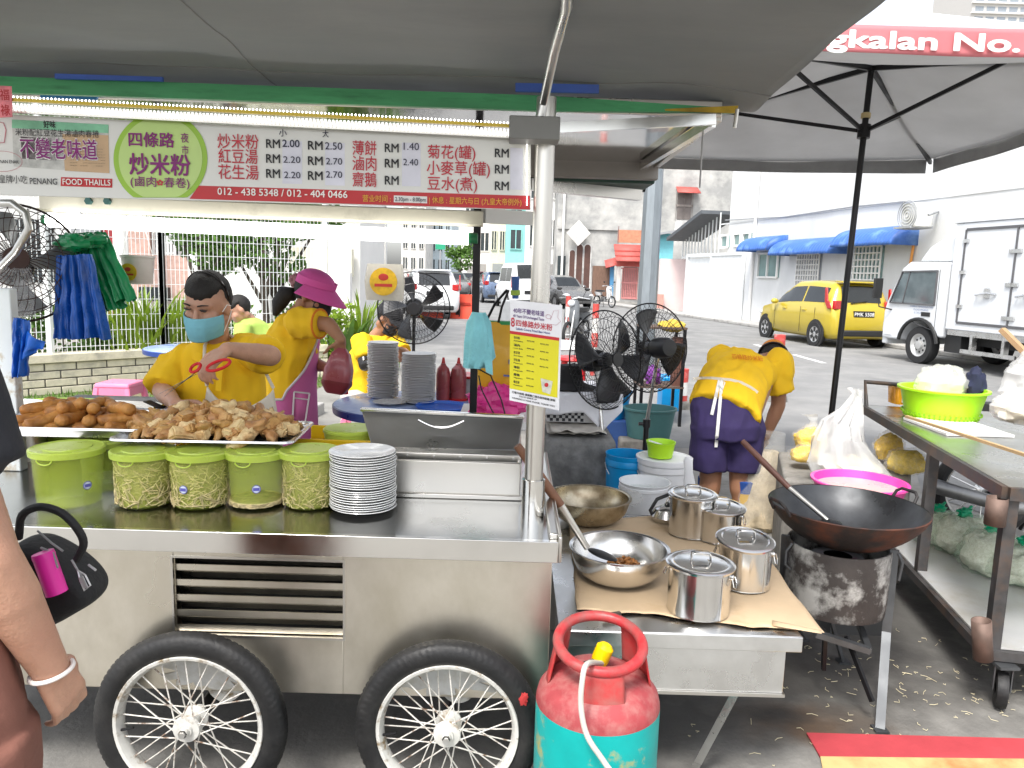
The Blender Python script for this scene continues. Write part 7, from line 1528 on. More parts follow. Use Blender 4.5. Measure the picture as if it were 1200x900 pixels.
SEDAN = [(0, .36, .7, .71, .62, .5), (.08, .26, .95, .96, .76, .6), (.5, .22, 1.0, 1.03, .82, .64), (.85, .2, .98, 1.1, .84, .62), (1.35, .2, .96, 1.42, .845, .56), (1.9, .2, .95, 1.47, .845, .58), (2.5, .2, .93, 1.38, .845, .58), (3.1, .2, .9, .95, .83, .66), (3.8, .22, .8, .83, .78, .6), (4.2, .26, .66, .68, .66, .5), (4.3, .33, .55, .56, .55, .42)]
VAN = [(0, .36, .9, .95, .7, .6), (.05, .26, 1.05, 1.85, .83, .7), (.2, .22, 1.08, 1.93, .85, .72), (2.6, .2, 1.06, 1.95, .85, .72), (3.1, .2, 1.03, 1.85, .85, .7), (3.7, .2, .98, 1.1, .83, .68), (4.2, .24, .8, .85, .74, .6), (4.35, .33, .6, .62, .6, .5)]
def car(name, label, cat, P, rz, S, col, wheels, group=None, rw=.29, detail=True, plate=None, side_win=(.35, 2.55), lampz=.95, flat=None):
 t = thing(name, label, cat, P, group, rz); L = S[-1][0]; n = 64; pm = col
 def sec(x):
  zb, zl, zr, w, wr_ = lerp_st(S, x)
  return [(w * .86, zb), (w * .97, zb + .1), (w, zb + (zl - zb) * .45), (w * 1.0, zb + (zl - zb) * .72), (w * .975, zl - .01), (w * .955, zl + .015) if zr - zl > .1 else (w * .95, zl), (wr_ + (w * .95 - wr_) * .12, zl + (zr - zl) * .86), (wr_ * .88, zl + (zr - zl) * .985), (wr_ * .45, zr + .004), (0, zr + .012)]
 b = MB(); xs = [L * i / n for i in range(n + 1)]
 vs = []; m_ = 0
 for x in xs:
  q = sec(x); ring = [V(x, y, z) for y, z in q] + [V(x, -y, z) for y, z in reversed(q[:-1])]; m_ = len(ring); vs += ring
 fs = [(i * m_ + j, i * m_ + j + 1, (i + 1) * m_ + j + 1, (i + 1) * m_ + j) for i in range(n) for j in range(m_ - 1)] + [(i * m_ + m_ - 1, i * m_, (i + 1) * m_, (i + 1) * m_ + m_ - 1) for i in range(n)] + [tuple(range(m_)), tuple(range((n + 1) * m_ - 1, n * m_ - 1, -1))]
 b.add(vs, fs); b.build('body', pm, t, world=False, angle=50)
 def side(x, f_, s, off=.006):
  q = sec(x); (y0, z0), (y1, z1) = q[5], q[6]; return V(x, s * (y0 + (y1 - y0) * f_ + off), z0 + (z1 - z0) * f_)
 for s in (-1, 1):
  segs = [(side_win[0], side_win[0] + (side_win[1] - side_win[0]) * .42), (side_win[0] + (side_win[1] - side_win[0]) * .45, side_win[1])]
  for (a, c) in segs:
   g_ = MB()
   def fn(u, v, a=a, c=c, s=s):
    x = a + (c - a) * u; q = sec(x); h_ = q[6][1] - q[5][1]; return side(x, .1 + .78 * v, s)
   g_.grid(fn, 12, 4); g_.build('side_window', cglass, t, world=False, angle=80)
 def top(x, y, off=.006):
  q = sec(x); q2 = sorted(q[5:], key=lambda k: -k[0])
  for (ya, za), (yb, zb) in zip(q2, q2[1:]):
   if yb <= abs(y) <= ya: f_ = (abs(y) - ya) / (yb - ya) if yb != ya else 0; return V(x, y, za + (zb - za) * f_ + off)
  return V(x, y, q2[0][1] + off)
 def slope_glass(xa, xb, name, out):
  g_ = MB()
  def fn(u, v):
   x = xa + (xb - xa) * v; q = sec(x); hw_ = q[7][0] * .97; y = -hw_ + 2 * hw_ * u; p = top(x, y, .0); return p + V(out * .008, 0, .01)
  g_.grid(fn, 10, 12); g_.build(name, cglass, t, world=False, angle=80)
 if S is HATCH: slope_glass(.155, .29, 'rear_window', -1.2); slope_glass(2.0, 2.68, 'windscreen', 1)
 elif S is SEDAN: slope_glass(.75, 1.28, 'rear_window', -1); slope_glass(2.45, 3.02, 'windscreen', 1)
 else: slope_glass(.02, .052, 'rear_window', -1.5); slope_glass(3.05, 3.62, 'windscreen', 1)
 for xw in wheels:
  for s in (-1, 1):
   w_ = lerp_st(S, xw)[3]; M = Matrix(((1, 0, 0), (0, 0, s), (0, 1, 0)))
   a_ = MB(); a_.lathe([(0, w_ * 1.0 - .02), (rw + .06, w_ * 1.0 - .02), (rw + .06, w_ + .008), (0, w_ + .008)], 32, V(xw, 0, rw + .01), M); a_.build('wheel_arch', trimb, t, world=False)
   k = MB(); k.lathe([(rw * .62, w_ - .12), (rw * .97, w_ - .12), (rw, w_ - .06), (rw, w_ + .0), (rw * .96, w_ + .022), (rw * .66, w_ + .02), (rw * .62, w_ + .005)], 36, V(xw, 0, rw), M); wh_ = k.build('wheel', tyre, t, world=False)
   k = MB(); k.lathe([(0, w_ + .012), (rw * .15, w_ + .02), (rw * .2, w_ + .013), (rw * .6, w_ + .014), (rw * .65, w_ + .02), (rw * .66, w_ + .01), (0, w_ - .0)], 36, V(xw, 0, rw), M); k.build('rim', alloy, wh_, world=False)
   if detail:
    k = MB()
    for i in range(6):
     a0 = 2 * math.pi * (i + .5) / 6; d = V(math.cos(a0), 0, math.sin(a0)); k.prism([(-.035, -.06), (.035, -.06), (.05, .06), (-.05, .06)], V(xw, s * (w_ + .0155), rw) + d * rw * .42, V(-d.z, 0, d.x), d, V(0, s * .001, 0))
    k.build('rim_openings', trimb, wh_, world=False)
 wl = lerp_st(S, .1)[3]
 for s in (-1, 1):
  k = MB()
  if S is HATCH: k.prism([(.06, .92), (.2, .9), (.34, 1.06), (.36, 1.38), (.28, 1.4), (.22, 1.1), (.13, 1.05)], V(0, s * .80, 0), V(1, 0, 0), UP, V(0, s * .035, 0)); k.box((.10, s * .66, 1.0), (.1, .2, .2), (0, 0, s * .3))
  elif S is VAN: k.box((.05, s * .76, 1.15), (.08, .12, .45))
  else: k.box((.1, s * .66, .84), (.12, .26, .15), (0, 0, s * .25))
  k.build('tail_lamp', ctail, t, world=False, bevel=.015)
  k = MB(); xl = L - .28; wf = lerp_st(S, xl)[3]; k.ell((xl + .06, s * (wf - .12), lerp_st(S, xl)[1] - .1), (.2, .13, .07), 16, 8, Matrix.Rotation(-s * .5, 3, 'Z')); k.build('headlamp', chead, t, world=False)
  k = MB(); xm = side_win[1] - .1; k.ell((xm, s * (lerp_st(S, xm)[3] + .1), lerp_st(S, xm)[1] + .06), (.08, .1, .07), 14, 8); k.build('mirror', pm, t, world=False)
  if detail:
   k = MB()
   for xh in (side_win[0] + .75, side_win[0] + 1.65): k.box((xh, s * (lerp_st(S, xh)[3] + .005), .84), (.16, .03, .035))
   k.build('door_handles', pm, t, world=False, bevel=.008)
   k = MB(); xd_ = side_win[0] + (side_win[1] - side_win[0]) * .435
   for xh in (side_win[0] + .28, xd_, side_win[1] + .05): k.box((xh, s * (lerp_st(S, xh)[3] + .001), .6), (.008, .006, .62))
   k.build('door_seams', trimb, t, world=False)
 k = MB(); k.box((-.0, 0, .36), (.14, 1.2, .14)); k.build('rear_bumper_insert', trimb, t, world=False, bevel=.03)
 k = MB(); k.box((L - .05, 0, .45), (.12, 1.0, .16)); k.build('grille', trimb, t, world=False, bevel=.03)
 k = MB(); xp = .015 if S is HATCH else -.02; zp = .80 if S is HATCH else .74; k.box((xp + .02, 0, zp), (.05, .52, .14)); po = k.build('number_plate', plate_b, t, world=False, bevel=.006)
 if plate:
  mb_ = MB(); letters(mb_, plate, V(xp - .008, 0, zp - .045), V(0, -1, 0), UP, .12, 'c', None, .02); mb_.build('lettering', hw, po, world=False, smooth=False)
 if S is HATCH:
  k = MB(); k.box((.3, 0, 1.53), (.26, 1.05, .035), (0, R(-4), 0)); k.build('spoiler', pm, t, world=False, bevel=.012); k = MB(); k.bar(V(.115, .3, 1.04), V(.13, -.12, 1.1), .02, .02); k.build('wiper', trimb, t, world=False)
 return t
mgold = mat('gold_car', (.5, .38, .03), .3, .2, var=.02, coat=.7, rvar=0)
rearL, frontL = atz(966, 406, 0), atz(893, 393.5, 0); hd = (frontL - rearL); rzc = math.atan2(hd.y, hd.x) ; hd.normalize(); rt_ = V(hd.y, -hd.x, 0)
P0 = rearL + rt_ * .60 - hd * .55
car('hatchback_car', 'golden yellow small hatchback parked facing away beside the white wall', 'car', P0, rzc, HATCH, mgold, (.62, 3.02), None, .285, True, 'PMK 5508', (.42, 2.5))
GC_ = 'cars parked along the far street'
sil = mat('silver_grey_car', (.2, .2, .2), .3, .5, coat=.6, var=.04); whc_ = mat('white_car', (.75, .76, .76), .3, coat=.6, var=.03); blc = mat('blue_grey_car', (.1, .14, .22), .3, .4, coat=.6); dkc = mat('dark_red_car', (.14, .03, .035), .3, .3, coat=.6); blk_c = mat('dark_car', (.05, .055, .06), .3, .3, coat=.6)
def fcar(lab, px, pyb, S, m, rz, wheels, grp=GC_, yd=None, cat='car', nm='parked_car', **k):
 p = atz(px, pyb, 0) if yd is None else V(at(px, 330, yd).x, yd, 0); c, s_ = math.cos(rz), math.sin(rz); L = S[-1][0] / 2
 return car(nm, lab, cat, p - V(c, s_, 0) * L, rz, S, m, wheels, grp, .3, False, **k)
fcar('dark grey sedan parked facing the camera in front of the arched openings', 658, 350, SEDAN, sil, R(-70), (.75, 3.35), yd=36, side_win=(.95, 2.7))
fcar('white van parked with its back to the camera beside the steel post', 610, 340, VAN, whc_, R(101), (.7, 3.5), yd=34, side_win=(.3, 2.9), cat='van', nm='parked_van')
fcar('blue grey car parked right behind the white van', 579, 336, HATCH, blc, R(101), (.62, 3.02), yd=40, side_win=(.42, 2.5))
fcar('dark red car parked further down the row, left of the blue grey car', 567, 333, HATCH, dkc, R(101), (.62, 3.02), yd=47, side_win=(.42, 2.5))
fcar('small dark car at the far end of the parked row', 548, 330, SEDAN, blk_c, R(101), (.75, 3.35), yd=55, side_win=(.95, 2.7))
fcar('white car driving away behind the standing fan', 503, 337, HATCH, whc_, R(102), (.62, 3.02), None, 26, side_win=(.42, 2.5))
fcar('silver car far down the road, right of the white car behind the fan', 530, 330, SEDAN, sil, R(101), (.75, 3.35), None, 44, side_win=(.95, 2.7))
barm = mat('barrier_red', (.75, .07, .03), .5, var=.06)
for i, (px, lab) in enumerate(((505, 'red plastic road barrier behind the standing fan, left of the pair'), (543, 'red plastic road barrier right of the standing fan, beside the dark rear post'))):
 q = V(at(px, 360, 25).x, 25 - i * .05, 0); t = thing('road_barrier', lab, 'barrier', q, 'red road barriers'); zb2 = at(px, 345, 25).z
 m = MB(); m.loft([(q, .42, .24, None, 5), (q + UP * .25, .4, .2, None, 5), (q + UP * .5, .4, .1, None, 5), (q + UP * zb2, .38, .07, None, 5)], 32); m.build('body', barm, t)
 m = MB(); m.box(q + V(0, -.16, zb2 * .62), (.5, .02, .08)); m.build('slot', mat('barrier_dark', (.4, .03, .015), .6), t)
m = MB(); q = tb(600, 22); m.b2((tb(586, 22).x, 22, 0), (tb(603, 22).x, 22.4, at(595, 352, 22).z)); tag(m.build('roadside_bin', greym, None, bevel=.03), 'grey roadside box beyond the yellow shopping bag', 'box')
tw = atz(1073, 426, 0); rzt = rz_s; TF = V(math.cos(rzt), math.sin(rzt), 0); TR_ = V(TF.y, -TF.x, 0)
tk = thing('delivery_truck', 'white delivery truck with a box body parked by the white wall', 'truck', tw, None, rzt)
twh = mat('truck_white', (.66, .68, .7), .35, coat=.4, var=.03, dirt=(.62, .62, .6), dscale=1.2, damt=.25); tgl = mat('truck_glass', (.12, .15, .16), .08, spec=.8, var=.5, vs=1.2); seal = mat('seal_grey', (.1, .1, .105), .6)
zroof, zbox = 1.93, 2.62
m = MB(); side_poly = [(-.62, .55), (-.62, zroof), (.42, zroof + .02), (.62, zroof - .1), (1.0, 1.15), (1.06, .95), (1.06, .42), (.52, .42), (.47, .6), (.3, .78), (0, .84), (-.3, .78), (-.47, .6), (-.5, .55)]
m.prism(side_poly, V(0, .02, 0), V(1, 0, 0), UP, V(0, -1.9, 0)); m.build('cab', twh, tk, world=False, bevel=.04, bseg=3)
m = MB(); m.prism([(-.35, 1.16), (.84, 1.16), (.56, 1.74), (-.35, 1.76)], V(0, .022, 0), V(1, 0, 0), UP, V(0, .012, 0)); wn = m.build('side_window', tgl, tk, world=False)
m = MB();
for a, b in (((-.37, 1.14), (.88, 1.14)), ((.88, 1.14), (.58, 1.76)), ((.58, 1.76), (-.37, 1.78)), ((-.37, 1.78), (-.37, 1.14))): m.bar(V(a[0], .036, a[1]), V(b[0], .036, b[1]), .02, .03, up=V(0, 1, 0))
m.bar(V(.5, .036, 1.15), V(.36, .036, 1.76), .02, .025, up=V(0, 1, 0)); m.build('frame', seal, wn, world=False)
m = MB(); m.prism([(-.85, .05), (.85, .05), (.75, .62), (-.75, .62)], V(1.02, -.93, 1.16), V(0, 1, 0), V(-.42, 0, .9).normalized(), V(.02, 0, .01)); m.build('windscreen', cglass, tk, world=False)
m = MB(); m.prism([(-.6, zroof + .02), (.36, zroof + .03), (.1, zroof + .3), (-.3, zroof + .48), (-.6, zroof + .5)], V(0, -.12, 0), V(1, 0, 0), UP, V(0, -1.6, 0)); m.build('roof_fairing', twh, tk, world=False, bevel=.05, bseg=3)
m = MB(); m.b2((-4.6, -1.92, .72), (-.70, .03, zbox)); m.build('cargo_box', twh, tk, world=False, bevel=.02)
m = MB(); m.b2((-4.62, -1.94, zbox), (-.68, .05, zbox + .04)); m.build('box_roof', twh, tk, world=False, bevel=.01)
dm_ = MB()
for a, b in (((-.98, .86), (-.98, 2.5)), ((-2.1, .86), (-2.1, 2.5)), ((-3.2, .86), (-3.2, 2.5))): dm_.bar(V(a[0], .035, a[1]), V(b[0], .035, b[1]), .02, .045, up=V(0, 1, 0))
for z in (.86, 2.5): dm_.bar(V(-3.2, .035, z), V(-.98, .035, z), .02, .045)
dm_.build('door_seal', seal, tk, world=False)
for x in (-1.0, -2.04, -2.16, -3.1):
 hgm = MB()
 for z in (1.15, 1.75, 2.3) if x in (-1.0,) else (1.0, 1.55, 2.1): hgm.box((x, .045, z), (.13, .03, .06))
 hgm.build('door_hinge', chrome_s, tk, world=False)
for x in (-1.6, -2.45): k = MB(); k.tube([V(x + .2, .05, 1.36), V(x + .2, .09, 1.36), V(x - .05, .09, 1.4), V(x - .2, .05, 1.38)], .018, 8); k.box((x, .05, 1.4), (.1, .03, .16)); k.build('door_handle', chrome_s, tk, world=False)
m = MB(); m.b2((-4.55, -1.86, .62), (-.7, -.03, .72)); m.build('box_sill', chrome_s, tk, world=False); m = MB(); m.b2((-4.5, -1.5, .45), (-.5, -.35, .62)); m.b2((-1.0, -.5, .3), (-.6, -.08, .62)); m.build('chassis', trimb, tk, world=False)
m = MB(); m.bar(V(-2.3, .0, .36), V(-1.1, .0, .36), .03, .07); m.bar(V(-1.35, -.02, .36), V(-1.35, -.02, .66), .06, .1); m.bar(V(-2.05, -.02, .36), V(-2.05, -.02, .66), .06, .1); m.build('side_guard', chrome_s, tk, world=False)
def twheel(x, y0, s=1):
 M = Matrix(((1, 0, 0), (0, 0, s), (0, 1, 0))); k = MB(); r = .36; k.lathe([(.22, -.2), (r * .96, -.2), (r, -.16), (r, -.03), (r * .96, 0), (.23, -.0), (.21, -.02)], 40, V(x, y0, r), M); w_ = k.build('wheel', tyre, tk, world=False)
 k = MB(); k.lathe([(.22, -.01), (.19, -.03), (.17, -.06), (.09, -.05), (.08, .0), (0, .01)], 32, V(x, y0, r), M); k.build('rim', mat('truck_rim', (.55, .55, .54), .4, .6, var=.1), w_, world=False)
 k = MB()
 for i in range(8): a0 = i * .785; k.cyl(V(x + .13 * math.cos(a0), y0 - s * .052, r + .13 * math.sin(a0)), V(x + .13 * math.cos(a0), y0 - s * .048, r + .13 * math.sin(a0)), .022, n=10)
 k.build('rim_holes', trimb, w_, world=False)
twheel(0, 0); twheel(0, -1.86, -1); twheel(-2.75, -.02); twheel(-2.75, -1.84, -1)
m = MB(); m.tube([V(.53 * math.cos(a), .03, .36 + .5 * math.sin(a)) for a in [R(8) + R(164) * k / 14 for k in range(15)]], .035, 8); m.build('fender_lip', trimb, tk, world=False)
m = MB(); m.b2((.95, -1.86, .3), (1.1, -.02, .52)); m.build('bumper', twh, tk, world=False, bevel=.03); m = MB(); m.b2((.98, -.3, .55), (1.085, .0, .75)); m.build('headlamp', chead, tk, world=False, bevel=.02); m = MB(); m.b2((.75, .02, .5), (.98, .034, .66)); m.build('side_lamp', chead, tk, world=False)
m = MB(); m.tube([V(.82, .02, 1.0), V(.98, .2, 1.05), V(1.0, .24, 1.3)], .015, 8); m.box((1.0, .25, 1.42), (.06, .18, .4)); m.build('mirror', trimb, tk, world=False, bevel=.02)
m = MB(); m.b2((-.28, .023, .92), (-.04, .032, 1.0)); m.build('door_grip', trimb, tk, world=False, bevel=.01); m = MB(); m.box((-.42, .022, 1.2), (.01, .006, 1.2)); m.bar(V(-.42, .022, .66), V(.3, .022, .82), .006, .012); m.build('door_seam', seal, tk, world=False)
mb_ = MB()
for i, (s, w_) in enumerate((('SYARIKAT PENGANGKUTAN', .62), ('PULAU PINANG', .4), ('B.T.M 3500 KG', .36))): letters(mb_, s, V(-.02 + w_ / 2, .0245 + .002, 1.08 - .06 * i), V(-1, 0, 0), UP, .05, 'l', w_, .0)
mb_.build('door_lettering', mat('letter_blue', (.15, .2, .35), .5), tk, world=False, smooth=False)
def moto(name, label, P, rz, colm, group=None):
 t = thing(name, label, 'motorbike', P, group, rz); B = lambda mb_, nm, m_: mb_.build(nm, m_, t, world=False)
 for x in (0, 1.22):
  k = MB(); k.tube([V(x + .25 * math.cos(a), 0, .285 + .25 * math.sin(a)) for a in [2 * math.pi * i / 40 for i in range(40)]], .036, 10, True); w_ = k.build('wheel', tyre, t, world=False)
  k = MB(); k.tube([V(x + .215 * math.cos(a), 0, .285 + .215 * math.sin(a)) for a in [2 * math.pi * i / 32 for i in range(32)]], .012, 6, True)
  for i in range(16): a = i * .3927; k.cyl(V(x, .03 * (-1) ** i, .285), V(x + .21 * math.cos(a), 0, .285 + .21 * math.sin(a)), .003, n=5)
  k.cyl(V(x, -.06, .285), V(x, .06, .285), .035, n=12); k.build('rim', chrome_s, w_, world=False)
 k = MB(); k.cyl(V(1.22, -.07, .285), V(1.02, -.07, .8), .018, n=10); k.cyl(V(1.22, .07, .285), V(1.02, .07, .8), .018, n=10); B(k, 'fork', chrome_s)
 k = MB(); k.loft([(V(.98, 0, .42), .06, .14), (V(1.0, 0, .65), .07, .17), (V(.95, 0, .9), .09, .15), (V(.93, 0, 1.0), .07, .1)], 20); k.loft([(V(.15, 0, .55), .2, .09), (V(.1, 0, .72), .3, .12)], 20); k.wobble(.004, 8); B(k, 'body', colm)
 k = MB(); k.loft([(V(.25, 0, .74), .4, .11), (V(.25, 0, .82), .36, .1)], 24); B(k, 'seat', trimb)
 k = MB(); k.ell(V(1.05, 0, .93), (.06, .08, .07)); B(k, 'headlamp', chead)
 k = MB(); k.tube([V(.82, -.33, 1.02), V(.93, -.12, 1.05), V(.95, 0, 1.02), V(.93, .12, 1.05), V(.82, .33, 1.02)], .014, 8); B(k, 'handlebar', chrome_s)
 for s in (-1, 1): k = MB(); k.cyl(V(.9, s * .2, 1.05), V(.94, s * .28, 1.2), .006, n=6); k.ell(V(.95, s * .3, 1.22), (.02, .06, .035)); B(k, 'mirror', trimb)
 k = MB(); k.loft([(V(.55, 0, .28), .18, .12), (V(.55, 0, .5), .16, .1)], 16); k.cyl(V(.6, -.15, .4), V(.6, .15, .4), .07, n=16); k.tube([V(.5, -.12, .25), V(.1, -.16, .24), V(-.35, -.18, .34)], [.02, .04, .045], 12); B(k, 'engine', mat('engine_grey', (.22, .22, .22), .4, .7, var=.3, vs=12))
 k = MB(); k.tube([V(.95, 0, .6), V(.7, 0, .45), V(.3, 0, .6), V(-.1, 0, .65)], .03, 8); k.tube([V(.0, .08, .285), V(.5, .06, .32)], .02, 8); k.tube([V(.0, -.08, .285), V(.5, -.06, .32)], .02, 8); B(k, 'frame', dkm)
 k = MB(); k.tube([V(.35, .1, .3), V(.3, .22, .01)], .012, 8); B(k, 'side_stand', dkm)
 return t
p = atz(684, 409, 0); moto('motorbike', 'grey motorbike parked facing the camera left of the standing fans', p + V(0.1, 1.0, 0), R(-112), mat('bike_grey', (.16, .17, .18), .4, .3))
p = V(2.86, 4.5, 0); moto('motorbike', 'motorbike with a silver exhaust parked behind the steel trolley', p, R(-14), dkm)
p = V(at(672, 400, 36).x + .9, 37, 0); moto('motorbike', 'distant motorbike beside the red gate pavilion', V(at(700, 340, 38).x, 38, 0), R(-60), mat('bike_white', (.6, .6, .6), .4))
skin = mat('skin', (.52, .3, .2), .48, var=.16, vs=22, sss=.12, bump=.18, bs=230, dirt=(.44, .22, .15), dscale=9, damt=.35, sharp=.3); skin2 = mat('skin_tan', (.36, .18, .105), .5, var=.12, vs=7, sss=.1, bump=.05, bs=120)
hairm = mat('hair_black', (.012, .01, .009), .68, var=.4, vs=30, stretch=(6, 6, 1), bump=.4, bs=60)
ysh = mat('yellow_shirt', (.82, .5, .012), .85, var=.07, vs=5, bump=.25, bs=18); ysh2 = mat('orange_trim', (.7, .2, .015), .8)
lgsh = mat('lime_shirt', (.35, .5, .1), .85, var=.08, bump=.2, bs=18); eyem = mat('eye_dark', (.012, .01, .01), .2); creamc = mat('cream_apron', (.66, .6, .5), .85, var=.06, bump=.25, bs=30)
def basis(f, u):
 f = Vector(f).normalized(); u = Vector(u); u = (u - f * u.dot(f)).normalized(); r = f.cross(u); return Matrix((r, f, u)).transposed()
def head(mb, c, M, s=1., female=False):
 P = lambda x, y, z: Vector(c) + M @ (V(x, y, z) * s)
 def E(p, r, n=20, m=14): mb.ell(P(*p), tuple(k * s for k in r), n, m, M)
 E((0, -.012, .025), (.073, .09, .092)); E((0, .022, -.045), (.056, .064, .062)); E((0, .056, -.088), (.026, .024, .022)); E((.034, .05, -.028), (.032, .03, .034)); E((-.034, .05, -.028), (.032, .03, .034)); E((0, .062, .03), (.056, .022, .022))
 mb.cap(P(0, .078, .012), P(0, .1, -.026), .008 * s, .0135 * s); E((.011, .092, -.03), (.009, .009, .007)); E((-.011, .092, -.03), (.009, .009, .007)); E((0, .083, -.058), (.02, .01, .006)); E((0, .08, -.067), (.018, .01, .007))
 for k in (-1, 1): E((k * .074, -.008, -.008), (.011, .02, .03)); E((k * .05, -.03, -.06), (.018, .03, .03))
 return P
def hand(mb, w, d, n, side, curl=.5, s=1., spread=.1, thumb=.6, tx=.8):
 """a palm, four bent fingers and a thumb; n is the back of the hand"""
 d = Vector(d).normalized(); n = Vector(n); n = (n - d * n.dot(d)).normalized(); x = d.cross(n) * side; w = Vector(w)
 for o in (-.026, -.009, .009, .026): mb.cap(w + d * .012 * s + x * o * .75 * s, w + d * .078 * s + x * o * s, .0125 * s, .0115 * s, 10)
 for i, (o, L) in enumerate(((.028, .070), (.0095, .079), (-.0095, .074), (-.028, .058))):
  p = w + d * .08 * s + x * o * s; a = curl * (.55 + .12 * i); dd = (d * math.cos(a) - n * math.sin(a) + x * o * spread * 20 * .1).normalized(); ls = (L * .45, L * .32, L * .25); r = .0088
  for k in range(3):
   q = p + dd * ls[k] * s; mb.cap(p, q, r * s, (r - .0008) * s, 10); p = q; a += curl * .85; dd = (d * math.cos(a) - n * math.sin(a) + x * o * spread * 2).normalized(); r -= .0008
 p = w + d * .022 * s + x * .03 * s; dd = (d * (1.35 - tx) + x * tx - n * .35 * thumb).normalized(); q = p + dd * .038 * s; mb.cap(p, q, .0125 * s, .0105 * s, 10); dd = (d * .85 + x * tx * .35 - n * .6 * thumb).normalized(); mb.cap(q, q + dd * .032 * s, .0105 * s, .0088 * s, 10); mb.cap(q + dd * .032 * s, q + dd * .05 * s - n * .006 * s, .0088 * s, .0072 * s, 10)
def arm(mb, sh, el, wr, r=(.045, .036, .036, .024)): mb.cap(sh, el, r[0], r[1]); mb.cap(el, Vector(el).lerp(Vector(wr), .35), r[1], r[2] * 1.05); mb.cap(Vector(el).lerp(Vector(wr), .3), wr, r[2] * 1.04, r[3])
def legs(mb, hip, feet, knee, r=(.085, .058, .05, .034)):
 for h, f, k in zip(hip, feet, knee): mb.cap(h, k, r[0], r[1]); mb.cap(k, Vector(k).lerp(f, .4), r[1], r[2] * 1.08); mb.cap(Vector(k).lerp(f, .35), Vector(f) + UP * .06, r[2] * 1.05, r[3])
def hairshell(P, M, s, front=.06, hz=.045, back=.1, name='hair', par=None, extra=None, low=-.05):
 mb_ = MB(); n, m_ = 40, 30
 def fn(u, v):
  a = 2 * math.pi * u; t_ = -math.pi / 2 + math.pi * v; d = V(math.cos(t_) * math.cos(a), math.cos(t_) * math.sin(a), math.sin(t_)); p = V(d.x * .083, d.y * .102 - .014, d.z * .1 + .03)
  cl = lambda q: max(0, min(1, q)); e = hz + .25 * max(0, front - p.y) + .01 * noise.noise(p * 70); k = 1 - .16 * cl((p.y + .03) / .02) * cl((e - p.z) / .014) - .2 * cl((low - p.z) / .015); k = max(k, .8)
  p = V(p.x * k, (p.y + .014) * k - .014, (p.z - .03) * k + .03); return P(p.x, p.y, p.z) + noise.noise_vector(p * 60) * .0025
 mb_.grid(fn, n, m_)
 if extra: extra(mb_)
 return mb_.build(name, hairm, par, angle=180)
def cone(mb, a, b, ra, rb, n=20, k=6):
 a, b = Vector(a), Vector(b); x, y, d = frame(b - a); M = Matrix((x, y, d)).transposed(); mb.loft([(a.lerp(b, i / k), ra + (rb - ra) * i / k, ra + (rb - ra) * i / k, M) for i in range(k + 1)], n)
pc0 = V(at(252, 480, 2.95).x, 2.98, 0); w1 = thing('person', 'cook in a yellow polo and light blue face mask cutting food with red scissors', 'person', pc0)
b = MB(); hc = at(243, 358, 2.86); Mh = basis(V(-.16, -1, -.40), V(.04, -.25, 1)); P = head(b, hc, Mh, .99)
nk = at(253, 405, 2.95); b.cap(hc + V(.01, .03, -.05), nk, .05, .055)
chest, waist, hipc = at(254, 440, 2.97), at(258, 520, 2.99), V(at(258, 560, 3.0).x, 3.0, .82)
b.loft([(nk, .06, .055), (chest + UP * .04, .16, .09), (chest, .165, .1), (waist, .15, .1), (hipc, .165, .11)], 24)
sR, sL = at(207, 424, 2.95), at(298, 412, 2.95); eR, wR = at(190, 458, 2.84), at(206, 474, 2.66); eL, wL = at(317, 417, 2.74), at(266, 409, 2.58)
arm(b, sR, eR, wR, (.045, .036, .034, .024)); arm(b, sL, eL, wL, (.046, .038, .036, .025))
hand(b, wR, at(222, 480, 2.56) - wR, V(-.1, -.35, 1), -1, .35, .95); hand(b, wL, at(236, 434, 2.50) - wL, V(-.45, -.75, .35), 1, .75, 1.0)
for s in (-1, 1): b.cap(hipc + V(.085 * s, 0, 0), V(hipc.x + .09 * s, 3.0, .46), .085, .06); b.cap(V(hipc.x + .09 * s, 3.0, .46), V(hipc.x + .09 * s, 3.02, .05), .058, .036); b.loft([(V(hipc.x + .09 * s, 2.96, .012), .045, .12), (V(hipc.x + .09 * s, 2.97, .06), .038, .09)], 14)
remesh(b, 'body', skin, w1, .0055, 5)
sh = MB(); sh.loft([(nk + V(0, .0, .012), .075, .068), (nk + V(0, .0, -.02), .12, .085), (chest + UP * .055, .165, .105), (chest, .175, .12), (at(257, 480, 2.97), .185, .128), (waist, .18, .13), (hipc + UP * .02, .19, .135)], 32)
hR, hL = sR.lerp(eR, .92), sL.lerp(eL, .86); sh.cap(sR + V(.035, 0, .01), sR.lerp(eR, .35), .058, .06); cone(sh, sR.lerp(eR, .1), hR, .062, .066); sh.cap(sL + V(-.035, 0, .01), sL.lerp(eL, .35), .06, .06); cone(sh, sL.lerp(eL, .1), sL.lerp(eL, .8), .062, .064)
remesh(sh, 'shirt', ysh, w1, .008, 3, .5, .014, 9, 1)
co = MB()
for s in (-1, 1): co.grid(lambda u, v, s=s: nk + V(s * (.012 + .068 * math.sin(u * 2.2)), -.075 * math.cos(u * 2.2) * 1.0 - .012 * v - .014, .016 - .045 * v * (1 - .4 * u) - .035 * (1 - u)), 14, 6)
co.build('collar', ysh, w1, solid=.005, angle=180); pk_ = MB(); pk_.bar(at(258, 425, 2.83), at(256, 458, 2.82), .022, .003, up=V(0, -1, 0)); pk_.build('placket', ysh, w1)
ap = MB(); A = [at(243, 452, 2.825), at(283, 468, 2.815), at(321, 455, 2.84), at(334, 540, 2.84), at(232, 540, 2.83)]
